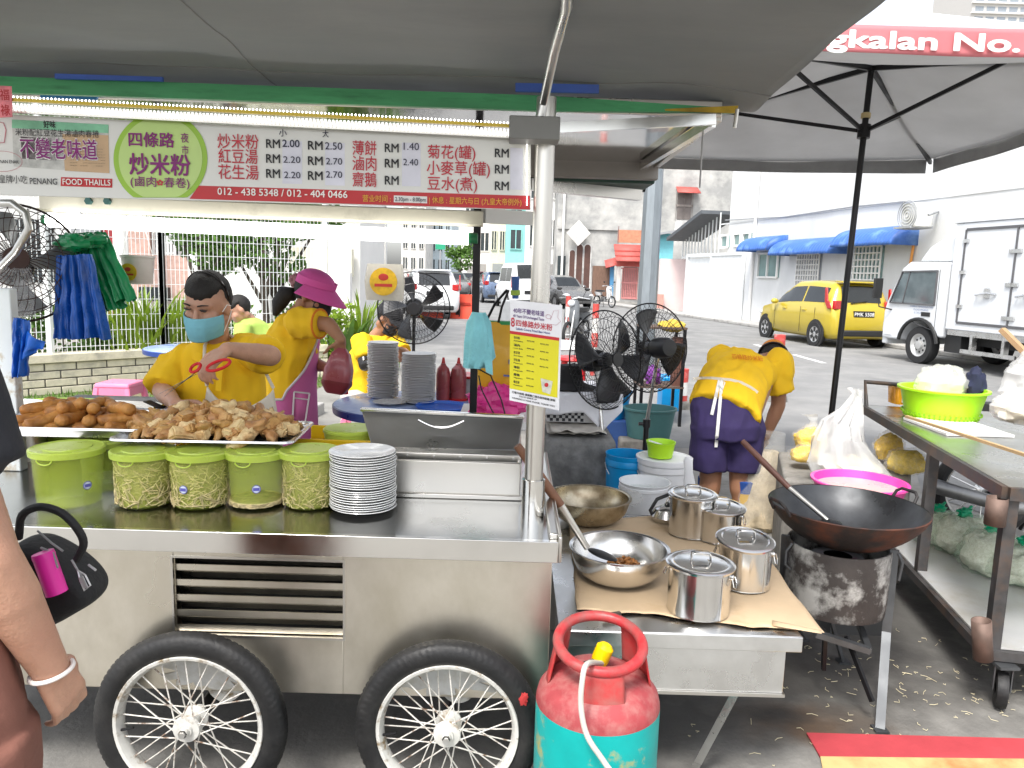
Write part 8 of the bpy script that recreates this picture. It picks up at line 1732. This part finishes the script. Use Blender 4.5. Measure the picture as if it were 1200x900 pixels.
def apf(u, v):
 top = A[0].lerp(A[2], u) + UP * (-.075 * math.sin(math.pi * u) ** .8); bot = A[4].lerp(A[3], u); p = top.lerp(bot, v); return p + V(0, -.028 * math.sin(math.pi * u) - .004 * math.sin(u * 14 + v * 3), 0)
ap.grid(apf, 24, 16); ao = ap.build('apron', creamc, w1, solid=.004, angle=180)
stp = MB(); stp.tube([A[0] + V(0, -.004, 0), at(239, 428, 2.82), at(240, 405, 2.86), at(246, 393, 2.93)], .006, 6); stp.tube([A[2] + V(0, -.004, 0), at(308, 430, 2.835), at(292, 405, 2.88), at(270, 393, 2.93)], .006, 6); stp.build('strap', creamc, ao)
mk_ = MB()
def mkf(u, v):
 a = R(-78 + 156 * u); z = -.018 - .082 * v; bul = 1.07 + .10 * math.sin(math.pi * v) + .05 * max(0, math.cos(a * 1.6)) * (1 - v) ** .5 * (1.2 if v < .4 else .8)
 rx = .0765 - .018 * max(0, v - .35); ry = .088; return P(rx * math.sin(a) * (1 + .02 * math.sin(math.pi * v)), .012 + ry * math.cos(a) * bul - .004 + (.012 * v if abs(a) < .6 else 0), z + .012 * math.cos(a) * (1 - v) + .0015 * math.sin(v * 19))
mk_.grid(mkf, 30, 20); mo = mk_.build('face_mask', mat('mask_blue', (.2, .5, .6), .8, var=.05, bump=.15, bs=70), w1, solid=.002, angle=180)
ml = MB()
for s in (-1, 1): ml.tube([P(s * .074, .028, -.005), P(s * .08, .0, .012), P(s * .084, -.02, .0)], .0016, 5); ml.tube([P(s * .07, .03, -.085), P(s * .078, .0, -.05), P(s * .083, -.02, -.02)], .0016, 5)
ml.build('ear_loop', hw, mo)
for s in (-1, 1):
 k = MB(); k.ell(P(s * .031, .0825, .019), (.0145, .006, .0048), 14, 8, Mh); k.build('eye', eyem, w1)
 k = MB(); k.tube([P(s * .014, .088, .036), P(s * .03, .0875, .041), P(s * .05, .074, .037)], [.0028, .0032, .0015], 6); k.build('eyebrow', hairm, w1)
 k = MB(); k.tube([P(s * .016, .087, .0225), P(s * .031, .087, .0262), P(s * .047, .079, .021)], .0017, 6); k.build('eyelid', mat('eyelid', (.2, .1, .07), .5), w1)
hairshell(P, Mh, .99, .062, .072, par=w1, low=-.03)
k = MB(); k.tube([P(.084 * math.cos(a), -.012, .035 + .096 * math.sin(a)) for a in [R(-5) + R(190) * i / 20 for i in range(21)]], .0045, 6); k.build('headband', eyem, w1)
k = MB(); k.bar(at(276, 468, 2.8), at(290, 478, 2.8), .0, .0) if False else None
sc_ = thing('scissors', 'red handled steel scissors held open in the masked cook\'s hand', 'scissors', at(225, 445, 2.5))
m = MB();
for o in (0, 1):
 t0, t1 = at(231, 438 - 3 * o, 2.49), at(186 + 6 * o, 462 + 3 * o, 2.42); m.loft([(t0, .002, .008), (t0.lerp(t1, .5), .002, .008), (t1, .001, .0015)], 8)
m.cyl(t0 + V(0, -.006, 0), t0 + V(0, .006, 0), .004, n=10); m.build('blade', mat('blade_steel', (.35, .36, .37), .25, 1.), sc_)
for i, (cx, cy) in enumerate(((229, 431), (256, 428))):
 m = MB(); c = at(cx, cy, 2.475); m.tube([c + V((.016 + .022 * i) * math.cos(a), .012 * math.sin(a), (.012 + .002 * i) * math.sin(a) + .3 * (.016 + .022 * i) * math.cos(a)) for a in [2 * math.pi * q_ / 20 for q_ in range(20)]], .0052, 8, True); m.build('handle', redp, sc_)
YB2 = 4.0
w2 = thing('person', 'woman in a pink visor cap, black mask and pink apron pouring sauce from a jug', 'person', V(at(335, 600, YB2).x, YB2 + .05, 0))
b = MB(); hc = at(368, 346, 3.98); Mh = basis(V(1, -.22, -.42), V(.35, -.05, 1)); P = head(b, hc, Mh, 1.0)
nk = at(345, 372, 4.02); b.cap(hc + V(-.03, 0, -.05), nk, .048, .054); chest = at(341, 405, 4.02); waist = at(338, 452, 4.03); hp = V(at(336, 500, 4.05).x, 4.05, .78)
b.loft([(nk, .06, .07), (chest, .1, .15), (waist, .1, .14), (hp, .11, .16)], 24)
sh1 = at(350, 378, 3.86); el1 = at(385, 380, 3.80); wr1 = at(400, 398, 3.78); arm(b, sh1, el1, wr1, (.045, .037, .034, .024)); hand(b, wr1, at(398, 412, 3.79) - wr1, V(.5, -.5, .6), 1, .7, .95)
sh2 = at(352, 384, 4.16); el2 = at(366, 425, 4.12); wr2 = at(386, 432, 4.0); arm(b, sh2, el2, wr2, (.044, .036, .033, .024)); hand(b, wr2, V(.9, -.2, .15), V(0, .5, -.8), -1, .4, .9)
for s in (-1, 1): b.cap(hp + V(0, .085 * s, 0), V(hp.x + .02, 4.05 + .09 * s, .44), .085, .06); b.cap(V(hp.x + .02, 4.05 + .09 * s, .44), V(hp.x - .02, 4.05 + .09 * s, .05), .058, .036); b.loft([(V(hp.x + .03, 4.05 + .09 * s, .012), .12, .045), (V(hp.x + .02, 4.05 + .09 * s, .06), .09, .036)], 14)
remesh(b, 'body', skin2, w2, .0065, 5)
s_ = MB(); s_.loft([(nk + V(.01, 0, .02), .068, .075), (nk + V(0, 0, -.02), .09, .11), (at(342, 392, 4.02), .128, .165), (chest + V(0, 0, -.03), .135, .172), (at(339, 430, 4.03), .13, .165), (waist, .128, .165), (at(336, 480, 4.04), .14, .18)], 32)
cone(s_, sh1.lerp(el1, -.15), sh1.lerp(el1, .72), .078, .066); s_.cap(sh1, sh1.lerp(el1, .3), .07, .07); cone(s_, sh2.lerp(el2, -.1), sh2.lerp(el2, .6), .075, .066); s_.cap(sh2, sh2.lerp(el2, .3), .07, .07); remesh(s_, 'shirt', ysh, w2, .008, 3, .5, .014, 9, 2)
k = MB(); c0 = sh1.lerp(el1, .72); x, y, d = frame(el1 - sh1); k.tube([c0 + x * .072 * math.cos(a) + y * .072 * math.sin(a) for a in [2 * math.pi * i / 24 for i in range(24)]], .006, 6, True); k.build('sleeve_trim', ysh2, w2)
pkc = mat('pink_apron', (.62, .15, .38), .8, var=.08, bump=.25, bs=25); cc = [at(341, 396, 4.02), at(339, 430, 4.03), waist, at(336, 500, 4.04), at(334, 560, 4.05)]; cr_ = [(.145, .18), (.143, .178), (.142, .178), (.16, .2), (.18, .22)]
def apf2(u, v):
 a = R(-118 + 200 * u); lim = max(0, min(1, (-a - R(5)) / R(75))); top = .55 * lim ; vv = top + (1 - top) * v; f_ = vv * 4; i = min(3, int(f_)); w_ = f_ - i; c = cc[i].lerp(cc[i + 1], w_); rx = cr_[i][0] + (cr_[i + 1][0] - cr_[i][0]) * w_; ry = cr_[i][1] + (cr_[i + 1][1] - cr_[i][1]) * w_
 return c + V(rx * math.cos(a), ry * math.sin(a), 0)
m = MB(); m.grid(apf2, 50, 30); ao = m.build('apron', pkc, w2, solid=.004, angle=180)
m = MB(); m.tube([apf2(i / 40 * .62, 0) + V(0, -.003, 0) for i in range(41)], .007, 6); m.build('apron_trim', mat('apron_trim', (.6, .55, .58), .8), ao)
q = [at(345, 459, 3.81), at(363, 461, 3.84), at(358, 494, 3.82), at(343, 491, 3.8)]; m = MB(); m.add(q, [(0, 1, 2, 3)]); po = m.build('pocket', pkc, ao, solid=.004); m = MB()
for a_, b_ in ((0, 1), (0, 3), (1, 2)): m.bar(q[a_] + V(0, -.004, 0), q[b_] + V(0, -.004, 0), .008, .004, up=V(0, -1, 0))
m.bar(q[0].lerp(q[3], .22) + V(0, -.004, 0), q[1].lerp(q[2], .22) + V(0, -.004, 0), .006, .004, up=V(0, -1, 0)); m.build('pocket_trim', MATS['apron_trim'], po)
def pony(mb_):
 k0 = at(345, 345, 3.99); mb_.tube([k0, at(335, 344, 4.0), at(327, 356, 4.0), at(322, 370, 3.98)], [.035, .045, .04, .012], 12)
hairshell(P, Mh, 1.0, .05, .06, par=w2, extra=pony, low=-.07)
vm = mat('visor_pink', (.68, .1, .36), .8, var=.05, bump=.2, bs=60); m = MB(); m.grid(lambda u, v: P(.086 * math.sin(2 * math.pi * u), -.012 + .104 * math.cos(2 * math.pi * u), .035 + .045 * v + .03 * (1 + math.cos(2 * math.pi * u)) * .3), 40, 6); vo = m.build('visor', vm, w2, solid=.004, angle=180)
m = MB(); m.grid(lambda u, v: P((.086 + .045 * v) * math.sin(R(-100 + 200 * u)), -.012 + (.104 + .09 * v) * math.cos(R(-100 + 200 * u)), .05 - .055 * v + .012 * (math.cos(R(-100 + 200 * u)))), 36, 8); m.build('brim', vm, vo, solid=.004, angle=180)
m = MB(); m.grid(lambda u, v: P(.083 * math.sin(2 * math.pi * u) * math.cos(v * 1.5), -.012 + .1 * math.cos(2 * math.pi * u) * math.cos(v * 1.5), .07 + .062 * math.sin(v * 1.5)), 36, 10); m.build('crown', vm, vo, angle=180)
m = MB(); m.blob(at(346, 329, 3.99), (.03, .025, .035), .4, 3, 4); m.build('hair_tie', mat('scrunchie', (.35, .18, .2), .9), w2)
m = MB(); m.grid(lambda u, v: P((.066) * math.sin(R(-75 + 150 * u)), .02 + .084 * math.cos(R(-75 + 150 * u)) * (1 + .1 * math.sin(math.pi * v)), -.008 - .085 * v), 24, 12); mo = m.build('face_mask', mat('mask_black', (.02, .02, .024), .8), w2, solid=.003, angle=180); m = MB(); m.tube([P(.062, .04, -.02), P(.08, .0, .0), P(.084, -.015, .01)], .002, 5); m.build('ear_loop', eyem, mo)
for s in (-1, 1): k = MB(); k.ell(P(s * .031, .082, .02), (.013, .006, .005), 12, 8, Mh); k.build('eye', eyem, w2)
ja, jb = at(401, 408, 3.78), at(393, 461, 3.76); jd = (jb - ja).normalized(); jx = V(jd.z, 0, -jd.x); jx = jx if jx.x > 0 else -jx; Mj = Matrix((jx, V(0, 1, 0) - jd * jd.y, -jd)).transposed()
jug = thing('sauce_jug', 'big square dark pink sauce jug being tipped by the woman in the visor', 'jug', jb)
m = MB(); L = (jb - ja).length; c = ja; m.loft([(ja, .02, .02, Mj, 3), (ja + jd * L * .12, .045, .04, Mj, 4), (ja + jd * L * .45, .068, .055, Mj, 5), (ja + jd * L * .8, .07, .058, Mj, 5), (ja + jd * L * .97, .045, .045, Mj, 5), (jb, .04, .04, Mj, 5)], 40); m.build('jug', mat('jug_pink', (.3, .07, .09), .3, var=.12, vs=5, coat=.2), jug)
m = MB(); m.loft([(ja + jd * L * .72, .0715, .0595, Mj, 5), (ja + jd * L * .8, .0718, .0598, Mj, 5), (ja + jd * L * .975, .0465, .0465, Mj, 5)], 40, caps=False); m.build('sauce_level', mat('sauce_dark', (.16, .02, .03), .35, var=.2, vs=6), jug)
YS = 5.75
w3 = thing('person', 'seated worker in a black cap and yellow shirt behind the standing fan', 'person', V(at(440, 480, YS).x, YS, 0))
b = MB(); hc = at(456, 374, YS - .02); Mh = basis(V(.75, -.5, -.55), V(.3, -.2, 1)); P = head(b, hc, Mh, .98); nk = at(440, 395, YS + .03); b.cap(hc + V(-.02, .02, -.05), nk, .048, .055); hp = V(at(428, 465, YS + .1).x, YS + .1, .5)
b.loft([(nk, .06, .06), (at(437, 412, YS + .05), .15, .1), (at(432, 440, YS + .08), .14, .11), (hp, .16, .13)], 24)
sh1 = at(424, 402, YS - .08); el1 = at(428, 428, YS - .2); wr1 = at(452, 418, YS - .3); arm(b, sh1, el1, wr1, (.045, .037, .034, .024)); hand(b, wr1, V(.8, -.3, .1), V(0, -.2, 1), -1, .5, .95); sh2 = at(460, 400, YS + .02); el2 = at(478, 418, YS - .15); wr2 = at(470, 410, YS - .35); arm(b, sh2, el2, wr2, (.045, .037, .034, .024)); hand(b, wr2, V(-.3, -.6, .3), V(0, -.5, .8), 1, .5, .95)
for s in (-1, 1): kn = V(hp.x + .16 + .1 * s, YS - .35, .5); b.cap(hp + V(.09 * s, 0, 0), kn, .085, .06); b.cap(kn, V(kn.x + .02, YS - .36, .06), .058, .036); b.loft([(V(kn.x + .02, YS - .42, .012), .045, .12), (V(kn.x + .02, YS - .4, .06), .036, .09)], 14)
remesh(b, 'body', skin2, w3, .009, 4)
s_ = MB(); s_.loft([(nk + UP * .01, .07, .068), (nk - UP * .03, .13, .09), (at(437, 414, YS + .05), .175, .125), (at(432, 440, YS + .08), .165, .13), (hp + UP * .06, .18, .145)], 28); cone(s_, sh1.lerp(el1, -.2), sh1.lerp(el1, .7), .075, .066); s_.cap(sh1, sh1.lerp(el1, .3), .068, .068); cone(s_, sh2.lerp(el2, -.2), sh2.lerp(el2, .7), .075, .066); s_.cap(sh2, sh2.lerp(el2, .3), .068, .068); remesh(s_, 'shirt', ysh, w3, .01, 3, .5, .012, 9, 3)
p_ = MB(); grt = mat('grey_trousers', (.5, .48, .46), .9, var=.1, bump=.3, bs=20)
for s in (-1, 1): kn = V(hp.x + .16 + .1 * s, YS - .35, .5); p_.cap(hp + V(.09 * s, 0, 0), kn, .105, .078); cone(p_, kn, V(kn.x + .02, YS - .36, .12), .077, .058)
remesh(p_, 'trousers', grt, w3, .011, 3, .5, .006, 8, 4)
k = MB(); cone(k, sh1.lerp(el1, .75), el1, .05, .047); k.cap(el1, el1.lerp(wr1, .6), .046, .038); k.build('sleeve_guard', eyem, w3)
hairshell(P, Mh, .98, .05, .05, par=w3, low=-.06); capm = mat('cap_black', (.015, .015, .017), .8, bump=.2, bs=60); m = MB(); m.grid(lambda u, v: P(.092 * math.sin(2 * math.pi * u) * math.cos(v * 1.54), -.012 + .11 * math.cos(2 * math.pi * u) * math.cos(v * 1.54), .045 + .085 * math.sin(v * 1.54)), 32, 10); co = m.build('cap', capm, w3, angle=180)
m = MB(); m.grid(lambda u, v: P((.085) * math.sin(R(-60 + 120 * u)), -.012 + (.105 + .075 * v) * math.cos(R(-60 + 120 * u)), .05 - .025 * v), 20, 6); m.build('brim', capm, co, solid=.004)
m = MB(); m.grid(lambda u, v: P(.066 * math.sin(R(-75 + 150 * u)), .02 + .084 * math.cos(R(-75 + 150 * u)), -.008 - .085 * v), 20, 8); m.build('face_mask', MATS['mask_black'], w3, solid=.003)
for s in (-1, 1): k = MB(); k.ell(P(s * .031, .082, .02), (.013, .006, .005), 12, 8, Mh); k.build('eye', eyem, w3)
stool('pink plastic stool under the seated worker in the black cap', V(hp.x, YS + .12, 0), .32, .39)
YG = 6.7
w4 = thing('person', 'dark haired man in a lime green shirt bending over the pale blue table', 'person', V(at(305, 480, YG).x, YG + .1, 0))
b = MB(); hc = at(280, 363, YG - .05); Mh = basis(V(-.8, -.45, -.5), V(-.3, -.15, 1)); P = head(b, hc, Mh, 1.0); nk = at(292, 374, YG); b.cap(hc + V(.03, .02, -.05), nk, .05, .056); hp = V(at(312, 440, YG + .15).x, YG + .15, .48)
b.loft([(nk, .06, .06), (at(302, 392, YG + .05), .15, .11), (at(308, 415, YG + .1), .14, .12), (hp, .16, .13)], 24)
for s, (a, c_, e_) in enumerate(((at(288, 386, YG - .1), at(282, 412, YG - .2), at(258, 408, YG - .25)), (at(318, 386, YG + .1), at(322, 415, YG), at(300, 416, YG - .2)))): arm(b, a, c_, e_); hand(b, e_, V(-.8, -.3, 0), V(0, -.2, 1), 1 if s else -1, .5)
for s in (-1, 1): kn = V(hp.x - .25 + .1 * s, YG - .2, .48); b.cap(hp + V(.09 * s, 0, 0), kn, .09, .062); b.cap(kn, V(kn.x, YG - .2, .06), .06, .038); b.loft([(V(kn.x - .04, YG - .22, .012), .11, .045), (V(kn.x - .02, YG - .2, .06), .08, .036)], 14)
remesh(b, 'body', skin, w4, .01, 4)
s_ = MB(); s_.loft([(nk + UP * .01, .072, .07), (nk - UP * .03, .14, .1), (at(303, 394, YG + .05), .18, .13), (at(308, 418, YG + .1), .17, .14), (hp, .185, .15)], 28); cone(s_, at(286, 382, YG - .09), at(283, 405, YG - .17), .078, .072); cone(s_, at(320, 382, YG + .1), at(322, 408, YG + .02), .078, .072); remesh(s_, 'shirt', lgsh, w4, .011, 3, .5, .006, 8, 5)
p_ = MB()
for s in (-1, 1): kn = V(hp.x - .25 + .1 * s, YG - .2, .48); p_.cap(hp + V(.09 * s, 0, 0), kn, .11, .08); cone(p_, kn, V(kn.x, YG - .2, .12), .08, .06)
remesh(p_, 'trousers', mat('dark_trousers', (.03, .035, .05), .9), w4, .012, 3)
hairshell(P, Mh, 1.0, .06, .05, par=w4, low=-.06)
for s in (-1, 1): k = MB(); k.ell(P(s * .031, .084, .02), (.012, .006, .005), 12, 8, Mh); k.build('eye', eyem, w4)
stool('pink plastic stool under the man in the lime shirt', V(hp.x, YG + .2, 0), .32, .36)
YW = 4.55
w5 = thing('person', 'worker in a yellow shirt and navy shorts bending forward with back to the camera', 'person', V(at(850, 620, YW).x, YW, 0))
b = MB(); hpc = at(852, 492, YW); shc = at(880, 428, YW + .34); hc = at(906, 420, YW + .60)
b.ell(hpc, (.19, .14, .13)); Mt = basis((shc - hpc).normalized(), V(0, -.6, 1)); Mr = Matrix((Mt.col[0], Mt.col[2], Mt.col[1])).transposed()
b.loft([(hpc, .18, .13, Mr), (hpc.lerp(shc, .5), .175, .12, Mr), (shc, .17, .1, Mr)], 24); Mh = basis(V(.25, .55, -.85), V(.25, .8, .45)); P = head(b, hc, Mh, 1.0); b.cap(shc, hc, .06, .05)
shR, shL = at(914, 424, YW + .30), at(846, 420, YW + .42); elR, wrR = at(912, 475, YW + .34), at(897, 512, YW + .36); arm(b, shR, elR, wrR, (.055, .046, .043, .03)); hand(b, wrR, V(-.3, .1, -.9), V(.5, -.8, 0), -1, .6, 1.0); arm(b, shL, at(862, 470, YW + .5), at(880, 512, YW + .5)); hand(b, at(880, 512, YW + .5), V(.2, .1, -.9), V(-.5, -.8, 0), 1, .6)
ftL, ftR = V(at(828, 620, YW).x, YW + .02, 0), V(at(868, 620, YW).x, YW - .02, 0); knL, knR = V(at(833, 556, YW).x, YW - .0, .40), V(at(866, 556, YW).x, YW + .0, .40)
legs(b, (hpc + V(-.09, 0, -.05), hpc + V(.09, 0, -.05)), (ftL, ftR), (knL, knR), (.1, .068, .062, .042)); remesh(b, 'body', skin2, w5, .0085, 4)
s_ = MB(); wl_ = at(850, 482, YW + .02); s_.loft([(at(849, 484, YW + .0), .212, .15, Mr), (at(852, 468, YW + .07), .205, .15, Mr), (at(862, 445, YW + .2), .205, .145, Mr), (at(874, 428, YW + .3), .2, .13, Mr), (shc + V(.015, .06, .0), .13, .1, Mr)], 32)
cone(s_, shR + V(-.05, 0, .02), at(914, 458, YW + .31), .095, .086); s_.cap(shR, at(914, 436, YW + .3), .088, .09); cone(s_, shL + V(.05, 0, .02), at(856, 456, YW + .47), .09, .08); s_.cap(shL, shL + V(.03, 0, -.05), .088, .085); remesh(s_, 'shirt', ysh, w5, .009, 3, .5, .015, 8, 6)
n5 = mat('navy_shorts', (.035, .024, .09), .9, var=.15, bump=.3, bs=20); p_ = MB(); p_.loft([(at(851, 464, YW + .06), .192, .14), (at(850, 476, YW + .03), .2, .145), (hpc + UP * -.02, .215, .165), (hpc - UP * .1, .215, .16)], 28)
cone(p_, hpc + V(-.105, 0, -.04), knL + V(-.01, 0, -.04), .118, .11); cone(p_, hpc + V(.105, 0, -.04), knR + V(.01, 0, -.04), .118, .11); remesh(p_, 'shorts', n5, w5, .009, 3, .5, .013, 8, 7)
for f_, kn in ((ftL, knL), (ftR, knR)):
 k = MB(); k.loft([(f_ + V(0, .05, .01), .05, .14), (f_ + V(0, .04, .05), .048, .11), (f_ + V(0, 0, .12), .052, .055), (f_ + V(0, 0, .235), .062, .062)], 20); k.build('boot', mat('boot_yellow', (.68, .4, .01), .45), w5); k = MB(); k.loft([(f_ + V(0, 0, .23), .064, .064), (f_ + V(0, 0, .3), .068, .068), (f_ + V(0, 0, .305), .06, .06)], 20); k.build('sock', mat('sock_blue', (.015, .06, .25), .8), w5)
k = MB(); k.grid(lambda u, v: P(.09 * math.sin(2 * math.pi * u) * math.cos(v * 1.54), -.012 + .108 * math.cos(2 * math.pi * u) * math.cos(v * 1.54), .03 + .092 * math.sin(v * 1.54)), 30, 10); k.build('headscarf', mat('scarf_orange', (.72, .25, .03), .8), w5, angle=180); k = MB(); k.tube([P(.093 * math.sin(a), -.012 + .111 * math.cos(a), .02) for a in [2 * math.pi * i / 30 for i in range(30)]], .007, 6, True); k.build('cap_band', eyem, w5)
hairshell(P, Mh, 1.0, .05, .02, par=w5, low=-.07)
Yb = YW - .165; k = MB()
wst = [at(812, 443, YW + .0), at(830, 443, YW - .05), at(845, 446, YW - .06), at(866, 449, YW - .04), at(886, 459, YW + .05)]
def backpt(px, py):
 """nearest point of the shirt's back along the pixel's ray"""
 d = ray(px, py).normalized(); h = []
 for o in w5.children:
  if o.name.split('.')[0] in ('shirt', 'shorts'):
   ok, p, nn, _ = o.ray_cast(CAM - w5.location, d)
   if ok: h.append(p + w5.location - d * .008)
 return min(h, key=lambda p: (p - CAM).length) if h else at(px, py, YW - .1)
def stripm(pts, wd, nm, m_, par):
 q = [backpt(*p_) for p_ in pts]; mb_ = MB()
 for a_, b_ in zip(q, q[1:]): mb_.bar(a_, b_, wd, .004, up=V(0, -1, .3))
 return mb_.build(nm, m_, par)
ao = stripm([(813, 444), (822, 443), (834, 443), (845, 444), (856, 445), (868, 448), (880, 454), (888, 460)], .016, 'apron_tie', creamc, w5)
mb_ = MB(); p0, p1, p2, p3 = backpt(846, 446), backpt(836, 486), backpt(848, 446), backpt(840, 478)
q1 = [backpt(846 - 7 * k / 12, 446 + 78 * k / 12) for k in range(13)]; q2 = [backpt(843 - 9 * k / 6, 446 + 40 * k / 6) for k in range(7)]
for q in (q1, q2):
 for a_, b_ in zip(q, q[1:]): mb_.bar(a_, b_, .018, .005, up=V(0, -1, 0))
mb_.tube([backpt(845, 445) + V(0, -.01, 0), backpt(842, 452) + V(0, -.012, 0), backpt(846, 456) + V(0, -.012, 0), backpt(849, 448) + V(0, -.01, 0)], .004, 6, True); mb_.build('tie_end', hw, ao)
mb_ = MB()
o, e = backpt(858, 421), backpt(892, 424); xv = (e - o).normalized(); letters(mb_, '四條路炒米粉', backpt(858, 421) + V(0, -.012, .008), xv, (UP * .6 + V(.0, .8, 0)).normalized(), .05, 'l', .19, .02); mb_.build('back_print', ysh2, w5, smooth=False, weld=False)
w6 = thing('person', 'customer in a black shirt and brown trousers cut off by the photo\'s left edge', 'person', V(-.93, 1.0, 0))
b = MB(); X0, Y6 = -.93, 1.0; sh1 = V(-.78, 1.0, 1.335); el1 = at(-14, 655, 1.0); wr1 = at(58, 782, 1.07)
hc = V(X0 + .03, Y6 + .05, 1.52); Mh = basis(V(.25, 1, -.1), UP); P = head(b, hc, Mh); nk = V(X0, Y6, 1.38); b.cap(hc - UP * .05, nk, .052, .058); b.loft([(nk, .07, .06), (V(X0, Y6, 1.3), .16, .09), (V(X0, Y6, 1.1), .15, .1), (V(X0, Y6, .95), .16, .11)], 24)
arm(b, sh1, el1, wr1, (.047, .039, .038, .0265)); hand(b, wr1, V(.012, .045, -.1), V(1, -.3, .1), -1, .5, .92, thumb=1.3, tx=.3); arm(b, V(X0 - .16, 1.0, 1.335), V(X0 - .2, 1.05, 1.05), V(X0 - .15, 1.2, .95)); hand(b, V(X0 - .15, 1.2, .95), V(.3, .8, -.1), V(-.8, 0, .3), 1, .6)
for s in (-1, 1): b.cap(V(X0 + .09 * s, Y6, .85), V(X0 + .09 * s, Y6 + .01, .45), .08, .06); b.cap(V(X0 + .09 * s, Y6 + .01, .45), V(X0 + .09 * s, Y6, .05), .057, .036); b.loft([(V(X0 + .09 * s, Y6 + .06, .012), .045, .12), (V(X0 + .09 * s, Y6 + .04, .06), .036, .09)], 14)
remesh(b, 'body', skin, w6, .0045, 5)
s_ = MB(); s_.loft([(nk + UP * .0, .082, .072), (V(X0, Y6, 1.345), .15, .09), (V(X0, Y6, 1.28), .185, .115), (V(X0, Y6, 1.1), .185, .13), (V(X0 + .0, Y6, .99), .195, .135)], 32); hm = at(2, 542, 1.0) ; dd = (el1 - sh1).normalized(); hm = sh1 + dd * ((hm - sh1).dot(dd)); cone(s_, sh1 - dd * .02, hm, .088, .083); s_.cap(sh1 + V(-.03, 0, 0), sh1 + dd * .08, .075, .08); cone(s_, V(X0 - .15, 1.0, 1.34), V(X0 - .19, 1.04, 1.14), .085, .08); remesh(s_, 'shirt', mat('black_shirt', (.02, .021, .026), .9, bump=.25, bs=50), w6, .007, 3, .5, .005, 8, 8)
brn = mat('brown_trousers', (.2, .085, .062), .9, var=.1, vs=6, bump=.25, bs=45); p_ = MB(); p_.loft([(V(X0 + .035, Y6, 1.0), .17, .13), (V(X0 + .05, Y6, .86), .19, .145), (V(X0 + .05, Y6, .76), .19, .14)], 28)
for s in (-1, 1): cone(p_, V(X0 + .05 + .085 * s, Y6, .82), V(X0 + .06 + .1 * s, Y6, .14), .118, .085)
remesh(p_, 'trousers', brn, w6, .008, 3, .5, .011, 8, 9)
hairshell(P, Mh, 1.0, .06, .05, par=w6, low=-.09)
for s in (-1, 1): k = MB(); k.ell(P(s * .031, .084, .02), (.012, .006, .005), 12, 8, Mh); k.build('eye', eyem, w6)
k = MB(); dw = (wr1 - el1).normalized(); x, y, _ = frame(dw); k.tube([wr1 + dw * .008 + x * .03 * math.cos(a) + y * .028 * math.sin(a) + dw * .008 * math.cos(a) for a in [2 * math.pi * i / 30 for i in range(30)]], .0035, 8, True); k.build('bracelet', mat('bracelet', (.75, .7, .66), .3), w6)
bk_ = mat('bag_black', (.014, .014, .015), .75, var=.2, bump=.3, bs=90); gz = mat('zip_grey', (.3, .3, .3), .5)
hb2 = thing('handbag', 'small black handbag with grey zips and a pink bottle inside, by the customer', 'handbag', at(70, 700, 1.24))
yb_ = 1.26; pts = [(14, 640), (34, 626), (60, 636), (86, 652), (108, 671), (120, 688), (117, 703), (98, 712), (64, 734), (40, 728), (20, 700)]; c0 = at(66, 670, yb_); k = MB()
P2 = [at(x, y, yb_) for x, y in pts]; rings = []
for j, (o, f_) in enumerate(((-.05, .72), (-.042, .92), (-.02, 1.0), (.02, 1.0), (.042, .92), (.05, .72))): rings.append([c0 + (p - c0) * f_ + V(0, o, 0) for p in P2])
n_ = len(P2); k.add(sum(rings, []), [(j * n_ + i, j * n_ + (i + 1) % n_, (j + 1) * n_ + (i + 1) % n_, (j + 1) * n_ + i) for j in range(5) for i in range(n_)] + [tuple(range(n_)), tuple(range(6 * n_ - 1, 5 * n_ - 1, -1))]); k.build('body', bk_, hb2, sub=2, angle=180)
k = MB(); k.tube(sm([at(22, 630, 1.22), at(26, 604, 1.2), at(46, 594, 1.19), at(70, 600, 1.19), at(88, 616, 1.19), at(98, 636, 1.2), at(90, 656, 1.21)]), .0065, 10); k.build('handle', bk_, hb2)
k = MB(); k.tube([at(44, 622, 1.205), at(60, 636, 1.2), at(74, 646, 1.2)], .0018, 6); k.tube([at(48, 642, 1.206), at(62, 648, 1.2), at(67, 664, 1.198), at(62, 682, 1.2), at(56, 692, 1.205)], .0022, 6); k.tube([at(84, 656, 1.2), at(92, 670, 1.2), at(96, 676, 1.2)], .0018, 6); k.build('zip', gz, hb2)
k = MB(); k.tube([at(91, 668, 1.195), at(94, 680, 1.19), at(99, 692, 1.19), at(106, 686, 1.19), at(100, 674, 1.19)], .0015, 6, True); k.bar(at(95, 676, 1.19), at(101, 689, 1.185), .007, .002, up=V(0, -1, 0)); k.tube([at(104, 662, 1.2), at(112, 668, 1.19)], .002, 6); k.build('zip_puller', mat('puller', (.55, .55, .56), .3, .6), hb2)
bt = thing('bottle', 'bright pink bottle cap poking out of the black handbag pocket', 'bottle', at(55, 665, 1.2)); k = MB(); c = at(55, 662, 1.2); Mb = Matrix.Rotation(R(-16), 3, 'Y'); k.lathe([(0, -.05), (.017, -.05), (.017, .012), (.0175, .016), (.0165, .022), (0, .024)], 24, c, Mb); k.build('cap', mat('neon_pink', (.8, .03, .36), .35), bt)
